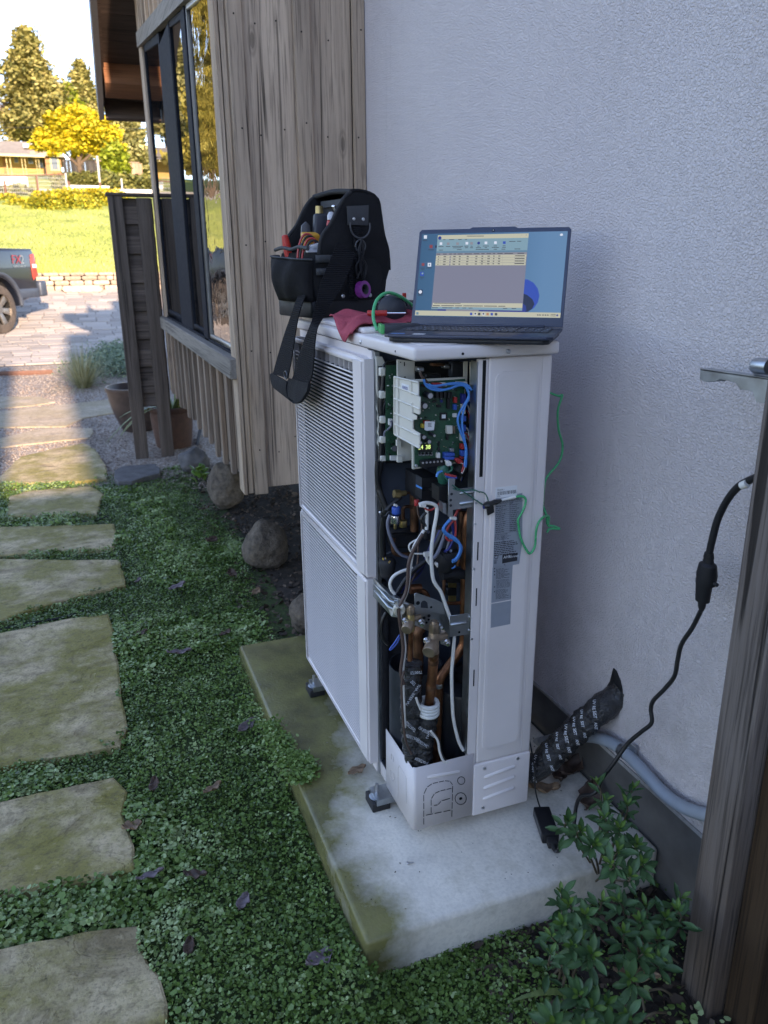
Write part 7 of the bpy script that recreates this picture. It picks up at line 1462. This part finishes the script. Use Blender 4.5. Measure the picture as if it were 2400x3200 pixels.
conifer('conifer_tree', 118, 92, 425, 245, 92, 'conifer', 'tallest broad conifer against the sky at upper left', 36000, ls=.15, rag=.6)
conifer('conifer_tree', 278, 190, 470, 150, 110, 'conifer', 'slim conifer partly hidden behind the roof overhang', 22000, ls=.16)
conifer('conifer_tree', 395, 300, 545, 190, 88, 'conifer_grey', 'grey green conifer above the hedge next to the house corner', 26000, ls=.16, rag=.5)
conifer('conifer_tree', 228, 262, 440, 120, 100, 'bush_leaf', 'yellowish tree rising behind the flowering tree', 16000, ls=.16)
def mimosa():
    y = 66; c = fp(245, 420, y); s = (at(345, 500, y=y)-at(245, 500, y=y)).length/100; g = Vector((c.x, y, gz(y)))
    def q(px, py, dy=0): p = fp(px, py, y); return Vector((p.x, y+dy, p.z))
    bl = []
    for px, py, r in ((245, 360, 45), (190, 385, 45), (300, 385, 45), (150, 425, 42), (215, 420, 50), (280, 415, 50), (335, 425, 45), (125, 455, 28), (180, 460, 36), (240, 455, 40), (300, 455, 42), (355, 465, 34), (215, 355, 30), (275, 350, 30), (165, 482, 18), (255, 485, 24)):
        p = q(px, py, RNG.uniform(-1.2, 1.2)); bl.append((tuple(p), (r*s, r*s, r*s*.62)))
    th = blobtree('flowering_tree', g, 'bright yellow flowering tree in front of the hillside house', 'blossom', bl, 30000, .105, [g, q(250, 530), q(245, 500), q(240, 470)], .28, [[q(250, 525), q(215, 490), q(185, 460)], [q(248, 515), q(275, 490), q(310, 455)], [q(246, 500), q(230, 450), q(215, 400)], [q(247, 505), q(262, 460), q(270, 410)]])
mimosa()
y = 63; p = fp(360, 500, y); s = .0245*63/60; g = Vector((p.x, y, gz(y)))
blobtree('round_tree', g, 'small rounded green tree clipped above the hedge', 'bush_leaf', [((p.x, y, p.z), (36*s, 36*s, 42*s)), ((p.x-.2, y, p.z-.4), (32*s, 32*s, 30*s)), ((p.x+.25, y, p.z-.5), (28*s, 28*s, 28*s))], 4500, .12, [g, (p.x-.1, y, p.z-1.2), (p.x, y, p.z-.5)], .12)
# bare twiggy tree at the far left
y = 95; p = fp(45, 400, y); g = Vector((p.x, y, gz(y))); th = T('bare_tree', g, 'leafless pinkish brown tree behind the hillside house', 'tree'); mb = MB(); rr = random.Random(4)
def branch(o, d, ln, r, lv):
    q = o+d*ln; mb.tube([o, (o+q)/2+Vector((rr.uniform(-.1, .1), rr.uniform(-.1, .1), 0))*ln*.3, q], [r, r*.8, r*.55], 5, cap=False)
    if lv > 0:
        for k in range(4 if lv > 1 else 5):
            dd_ = (d+Vector((rr.uniform(-.8, .8), rr.uniform(-.8, .8), rr.uniform(-.25, .55)))).normalized(); branch(o+d*ln*rr.uniform(.5, 1), dd_, ln*rr.uniform(.55, .78), r*.55, lv-1)
branch(g, Vector((0, 0, 1)), 4.2, .3, 5); mb.build('branches', 'bark_pale', th)if False else None
plain('bark_pale', (.34, .24, .2), .9); mb.build('branches', 'bark_pale', th)
# trees out of frame to the left: seen as reflections in the windows
for i, (x, y, h, wd, mt, lb) in enumerate([(-11.5, 62, 14, 4.2, 'oak_leaf', 'tall golden oak standing left of the view, mirrored in the nearest window'), (-18.5, 70, 12, 4.2, 'oak_leaf', 'broad golden oak farther left on the hill'), (-9.6, 84, 13, 2.6, 'conifer_grey', 'grey conifer beyond the left edge of the view'), (-26, 66, 11, 4.5, 'conifer', 'dark spreading tree at the far left of the hill'), (-8.6, 56, 6.5, 3.4, 'oak_leaf', 'low golden shrub tree left of the hillside house'), (-14.5, 58, 7.5, 4., 'conifer_grey', 'grey green bushy tree left of the view'), (-20.5, 60, 7, 4.5, 'oak_leaf', 'golden thicket at the far left below the oaks')]):
    z0 = gz(y); bl = [((x+RNG.uniform(-1, 1)*wd*.5, y+RNG.uniform(-1, 1)*wd*.5, z0+h*(.35+.6*k/11)), (wd*(.62-.03*k), wd*(.62-.03*k), h*.12)) for k in range(12)]
    blobtree('oak_tree', (x, y, z0), lb, mt, bl, 13000, .2, [(x, y, z0), (x+.3, y, z0+h*.4), (x, y, z0+h*.9)], .35, grp='trees left of the view')
# hedge below the hillside house
def hedge(name, y, pxs, pt, pb, n, lab):
    bl = []
    for px in pxs:
        a = fp(px, pt, y); b = fp(px, pb, y); bl.append(((a.x, y+RNG.uniform(-.4, .4), (a.z+b.z)/2), (1.0, .8, (a.z-b.z)*.6)))
    g = Vector((bl[len(bl)//2][0][0], y, gz(y))); blobtree(name, g, lab, 'hedge_leaf', bl, n, .11, cat='hedge')
hedge('hedge', 60.5, range(205, 345, 16), 545, 590, 5200, 'dark clipped hedge below the flowering tree'); hedge('hedge', 59, range(375, 480, 14), 552, 598, 4600, 'lighter green hedge beside the house corner')
hedge('shrub', 50, range(28, 66, 12), 583, 622, 900, 'small grey shrub behind the rusty fence at left')
# white retaining wall pieces
def slabw(name, y, px0, px1, pt, pb, mat, lab, cat, th=.3):
    a, b = fp(px0, pt, y), fp(px1, pb, y); o = MB().box(a.x, b.x, y, y+th, min(b.z, gz(y)-.1), a.z).build(name, mat, None, bevel=.03, seg=1); tag(o, lab, cat); return o
slabw('retaining_wall', 57, 210, 345, 578, 606, 'far_white', 'whitewashed retaining wall below the dark hedge', 'wall'); slabw('retaining_wall', 56, 345, 520, 590, 612, 'far_white', 'paler retaining wall continuing behind the wooden screen', 'wall')
slabw('white_wall', 61, -60, 88, 548, 577, 'far_white', 'white garden wall in front of the hillside house', 'wall')
# board fence behind the trees
yf = 74; a, b = fp(196, 505, yf), fp(434, 505, yf); fe = T('board_fence', ((a.x+b.x)/2, yf, gz(yf)), 'reddish board fence behind the flowering tree', 'fence'); x = a.x; zt_ = fp(300, 506, yf).z; zb_ = fp(300, 560, yf).z; b0_ = None
while x < b.x:
    if b0_ is None: b0_ = MB().box(x, x+.27, yf, yf+.03, zb_, zt_).build('board', 'far_fence_wood', fe); x00 = x
    else: rep(b0_, (x-x00, 0, 0))
    x += .29
MB().box(a.x, b.x, yf-.04, yf+.06, zt_+.002, zt_+.1).build('cap_rail', 'far_fence_wood', fe)
# wire fence posts
for i, (px, pt, pb, y, mt, lb) in enumerate([(12, 565, 620, 44, 'rust', 'leftmost rusty fence post at the top of the lawn'), (112, 548, 628, 44, 'rust', 'tall rusty fence post left of the oxalis bank'), (213, 566, 622, 45, 'rust', 'short rusty fence post in front of the white wall'), (311, 570, 622, 45, 'rust', 'rusty fence post beside the tall pipe'), (203, 541, 598, 47, 'pipe_post', 'pale pipe post at the end of the wire fence'), (302, 487, 600, 46, 'pipe_post', 'tall pale pipe standing in front of the hedge'), (378, 558, 592, 55, 'pipe_post', 'thin pale post beside the light green hedge')]):
    a = fp(px, pt, y); o = MB().cyl((a.x, y, gz(y)-.2), (a.x+.02, y, a.z), .05, .05, 8).build('fence_post', mt, None, smooth=50); tag(o, lb, 'post', 'fence posts on the hill')
a, b = fp(-80, 552, 47), fp(203, 545, 47); o = MB().tube([a, b], .035, 6).build('fence_rail', 'rust'); tag(o, 'rusty top rail of the wire fence', 'rail')
mb = MB()
for k in range(46):
    x = a.x+(b.x-a.x)*k/45; mb.cyl((x, 47, gz(47)), (x, 47, b.z), .008, .008, 4)
for k in range(6): z = gz(47)+(b.z-gz(47))*k/6; mb.cyl((a.x, 47, z), (b.x, 47, z), .008, .008, 4)
o = mb.build('wire_mesh', 'pipe_post'); tag(o, 'sagging wire mesh panel below the rusty rail', 'wire mesh')
o = MB().tube([fp(-200, 402, 70), fp(100, 398, 70), fp(520, 404, 70)], .025, 5).build('overhead_wire', 'black_matte'); tag(o, 'thin overhead wire crossing the hillside', 'wire')
# ================================================================ hillside house
yh = 76; g = fp(80, 545, yh); hh = T('hillside_house', (g.x, yh, gz(yh)), 'low yellow ranch house with a tan roof on the hill', 'house')
def hb(name, px0, px1, pt, pb, y0, y1, mat, par=hh, bevel=0): a, b = fp(px0, pt, y0), fp(px1, pb, y0); return MB().box(a.x, b.x, y0, y1, min(a.z, b.z), max(a.z, b.z)).build(name, mat, par, bevel=bevel, seg=1)
w1 = hb('wall', -150, 140, 478, 560, yh+1.6, yh+7, 'house_yellow'); w2 = hb('wing_wall', 138, 197, 480, 560, yh, yh+7, 'house_brown')
a, b = fp(-160, 478, yh-.3), fp(140, 482, yh-.3); c = fp(60, 440, yh+4.5)
mb = MB(); mb.add([(a.x, yh-.4, a.z), (b.x, yh-.4, b.z), (b.x, yh+5, c.z), (a.x, yh+5, c.z), (a.x, yh-.4, a.z-.18), (b.x, yh-.4, b.z-.18), (b.x, yh+5, c.z-.2), (a.x, yh+5, c.z-.2)], [(0, 1, 2, 3), (4, 7, 6, 5), (0, 4, 5, 1), (1, 5, 6, 2), (3, 2, 6, 7), (0, 3, 7, 4)]); rf = mb.build('roof', 'far_roof', hh)
a, b, c = fp(95, 492, yh-.5), fp(203, 480, yh-.5), fp(160, 452, yh-.5)
mb = MB(); mb.prism([(a.x, a.z+.2), (b.x, a.z+.1), (b.x-.2, a.z+.35), (c.x, c.z), (a.x, a.z+.45)], (0, yh-.5, 0), (1, 0, 0), (0, 0, 1), (0, 8, 0)); mb.build('gable_roof', 'far_roof', hh)
hb('skylight', 72, 105, 448, 462, yh+1.2, yh+2.2, 'far_white')
hb('gutter', -160, 140, 481, 486, yh-.55, yh-.4, 'cream_trim', rf)
for px0, px1, pt, pb in ((42, 58, 482, 508), (85, 105, 486, 512), (116, 136, 488, 524)): wn2 = hb('window', px0-2, px1+2, pt-2, pb+2, yh+1.54, yh+1.6, 'cream_trim'); hb('pane', px0, px1, pt, pb, yh+1.5, yh+1.53, 'far_glass', wn2)
wn2 = hb('window', 153, 188, 485, 534, yh-.06, yh, 'cream_trim'); hb('pane', 158, 183, 489, 530, yh-.1, yh-.07, 'far_glass', wn2); hb('door', 5, 22, 484, 540, yh+1.5, yh+1.6, 'house_brown')
for px in (18, 30, 66, 76, 110, 119): hb('porch_post', px, px+7, 483, 545, yh-.1, yh+.1, 'cream_trim')
hb('porch_rail', -20, 138, 527, 534, yh-.15, yh-.1, 'house_brown')
# ================================================================ pickup truck
tx_, ty_ = at(-10, 975, y=13.2).x, 13.2
TH = R(180+60)
tk = T('pickup_truck', (tx_, ty_, gz(13.2)), 'dark blue pickup truck parked on the driveway, its rear end in view', 'truck', rz=TH)
# local: x forward, y left, z up, origin on the ground under the left rear wheel face
def tb_(name, mat, b, par=tk, bevel=0, seg=2): return MB().box(*b).build(name, mat, par, bevel=bevel, seg=seg, local=True)
WR = .405; WB = 3.68
def arch(cx, r, z0, n=14): return [(cx-r*math.cos(math.pi*k/n), z0+r*math.sin(math.pi*k/n)) for k in range(n+1)]
side_ = [(-1.1, .62), (-.55, .5)]+arch(0, .5, .42)+[(.55, .42), (WB-.6, .42)]+arch(WB, .5, .42)+[(WB+.55, .5), (WB+.95, .55), (WB+.98, .95), (WB+.9, 1.12), (WB-.35, 1.24), (1.55, 1.24), (1.55, 1.33), (-1.05, 1.36), (-1.12, 1.2), (-1.08, .8)]
body = MB().prism(side_, (0, -1.86, .0), (1, 0, 0), (0, 0, 1), (0, 1.98, 0)).build('body', 'truck_paint', tk, bevel=.035, seg=3, local=True)
tb_('wheel_housing', 'arch_dark', (-.52, .52, -1.7, -.02, .42, .9)); tb_('wheel_housing', 'arch_dark', (WB-.52, WB+.52, -1.7, -.02, .42, .9)); tb_('chassis', 'arch_dark', (-.95, WB+.6, -1.5, -.3, .34, .56))
cab = [(1.55, 1.24), (WB-.55, 1.24), (WB-1.2, 1.86), (WB-1.5, 1.92), (1.75, 1.92), (1.6, 1.82)]
mb = MB(); n = len(cab); vs = [(x, .1-(.16 if z > 1.5 else 0), z) for x, z in cab]+[(x, -1.84+(.16 if z > 1.5 else 0), z) for x, z in cab]
mb.add(vs, [tuple(range(n))[::-1], tuple(range(n, 2*n))]+[(i, (i+1) % n, n+(i+1) % n, n+i) for i in range(n)]); mb.build('cab', 'truck_paint', tk, bevel=.03, local=True)
for x0, x1, x2, x3 in ((1.78, 2.6, 2.6, 1.84), (2.68, WB-.72, WB-1.24, 2.68)): MB().add([(x0, .092, 1.3), (x1, .092, 1.3), (x2, -.045, 1.8), (x3, -.045, 1.8)], [(0, 1, 2, 3)]).build('side_window', 'window_dark', tk, local=True, solid=.02)
MB().add([(WB-.6, -.02, 1.29), (WB-.6, -1.72, 1.29), (WB-1.16, -1.6, 1.84), (WB-1.16, -.14, 1.84)], [(0, 1, 2, 3)]).build('windscreen', 'window_dark', tk, local=True, solid=.03)
MB().tube([(-.52, .125, .44)]+[(-.535*math.cos(math.pi*k/12), .128, .44+.535*math.sin(math.pi*k/12)) for k in range(13)], .035, 8, flat=.6).build('arch_trim', 'truck_trim', tk, smooth=60, local=True)
tb_('lower_trim', 'truck_trim', (-1.1, -.5, .07, .128, .56, .72), bevel=.02); tb_('rear_bumper', 'truck_trim', (-1.3, -1.0, -1.84, .11, .6, .83), bevel=.05, seg=3); tb_('bumper_cap', 'truck_trim', (-1.32, -1.12, .0, .16, .57, .84), bevel=.04, seg=3); tb_('front_bumper', 'badge_grey', (WB+.82, WB+1.08, -1.86, .12, .5, .82), bevel=.05)
mb = MB(); mb.prism([(-1.13, .93), (-.98, .85), (-.96, .93), (-.97, 1.28), (-1.09, 1.3)], (0, .06, 0), (1, 0, 0), (0, 0, 1), (0, .072, 0)); mb.build('tail_light', 'tail_red', tk, bevel=.012, local=True)
tb_('tail_lens', 'label_white', (-1.105, -.985, .13, .1335, 1.06, 1.12)); tb_('bed_rail', 'truck_trim', (-1.07, 1.5, .02, .1, 1.352, 1.375), bevel=.008); tb_('mirror', 'truck_paint', (WB-1.0, WB-.85, .14, .4, 1.28, 1.5), bevel=.04); tb_('headlight', 'label_white', (WB+.78, WB+.95, -.2, .09, .85, 1.08), bevel=.03); tb_('door_seam', 'arch_dark', (1.62, 1.63, .1205, .1225, .5, 1.22)); tb_('door_seam', 'arch_dark', (2.62, 2.63, .1205, .1225, .5, 1.22)); tb_('door_handle', 'badge_grey', (1.75, 1.95, .12, .15, 1.08, 1.11), bevel=.01); tb_('door_handle', 'badge_grey', (2.72, 2.92, .12, .15, 1.08, 1.11), bevel=.01)
tm = wmat(tk); ex_ = (tm.to_3x3() @ Vector((-1, 0, 0))); ez_ = Vector((0, 0, 1))
text('FX', .2, 'badge_red', tk, tm @ Vector((-.42, .124, 1.13)), ex_, ez_, sx=1.15, lift=.004); text('2', .2, 'badge_grey', tk, tm @ Vector((-.66, .124, 1.13)), ex_, ez_, sx=1.15, lift=.004); text('SPORT', .045, 'badge_grey', tk, tm @ Vector((-.45, .124, 1.07)), ex_, ez_, sx=2.6, lift=.004)
def wheel(x, y, flip):
    tw = MB(); tw.lathe([(.25, -.13), (.33, -.14), (.385, -.12), (WR, -.08), (WR, .08), (.385, .12), (.33, .14), (.25, .13)], (x, y, WR), 40, (0, 1, 0), cap=False); ty = tw.build('tyre', 'tyre', tk, smooth=40, local=True)
    rm = MB(); rm.lathe([(.255, .125), (.265, .13), (.27, .1), (.24, .02), (.05, .0), (.05, .06), (0, .065)] if flip > 0 else [(.255, -.125), (.265, -.13), (.27, -.1), (.24, -.02), (.05, 0), (.05, -.06), (0, -.065)], (x, y, WR), 36, (0, 1, 0), cap=False)
    r_ = rm.build('rim', 'arch_dark', tk, smooth=40, local=True); sp = None
    for k in range(6):
        a = R(60*k+12); d = Vector((math.cos(a), 0, math.sin(a))); s_ = Vector((-math.sin(a), 0, math.cos(a))); o = Vector((x, y+flip*.075, WR))
        MB().add([o+d*.03-s_*.035, o+d*.03+s_*.035, o+d*.255+s_*.06+Vector((0, flip*.035, 0)), o+d*.255-s_*.06+Vector((0, flip*.035, 0)), o+d*.03-s_*.035-Vector((0, flip*.04, 0)), o+d*.03+s_*.035-Vector((0, flip*.04, 0)), o+d*.255+s_*.06, o+d*.255-s_*.06], [(0, 1, 2, 3), (4, 7, 6, 5), (0, 4, 5, 1), (1, 5, 6, 2), (2, 6, 7, 3), (3, 7, 4, 0)]).build('spoke', 'rim', tk, bevel=.008, local=True)
    MB().lathe([(.258, flip*.128), (.272, flip*.13), (.272, flip*.1), (.258, flip*.1), (.258, flip*.128)], (x, y, WR), 36, (0, 1, 0), cap=False).build('rim_lip', 'rim', tk, smooth=40, local=True); MB().lathe([(0, flip*.1), (.06, flip*.1), (.065, flip*.07)][::-1], (x, y, WR), 20, (0, 1, 0), cap=False).build('hub_cap', 'rim', tk, smooth=40, local=True)
for x in (0, WB): wheel(x, -.02, 1); wheel(x, -1.72, -1)
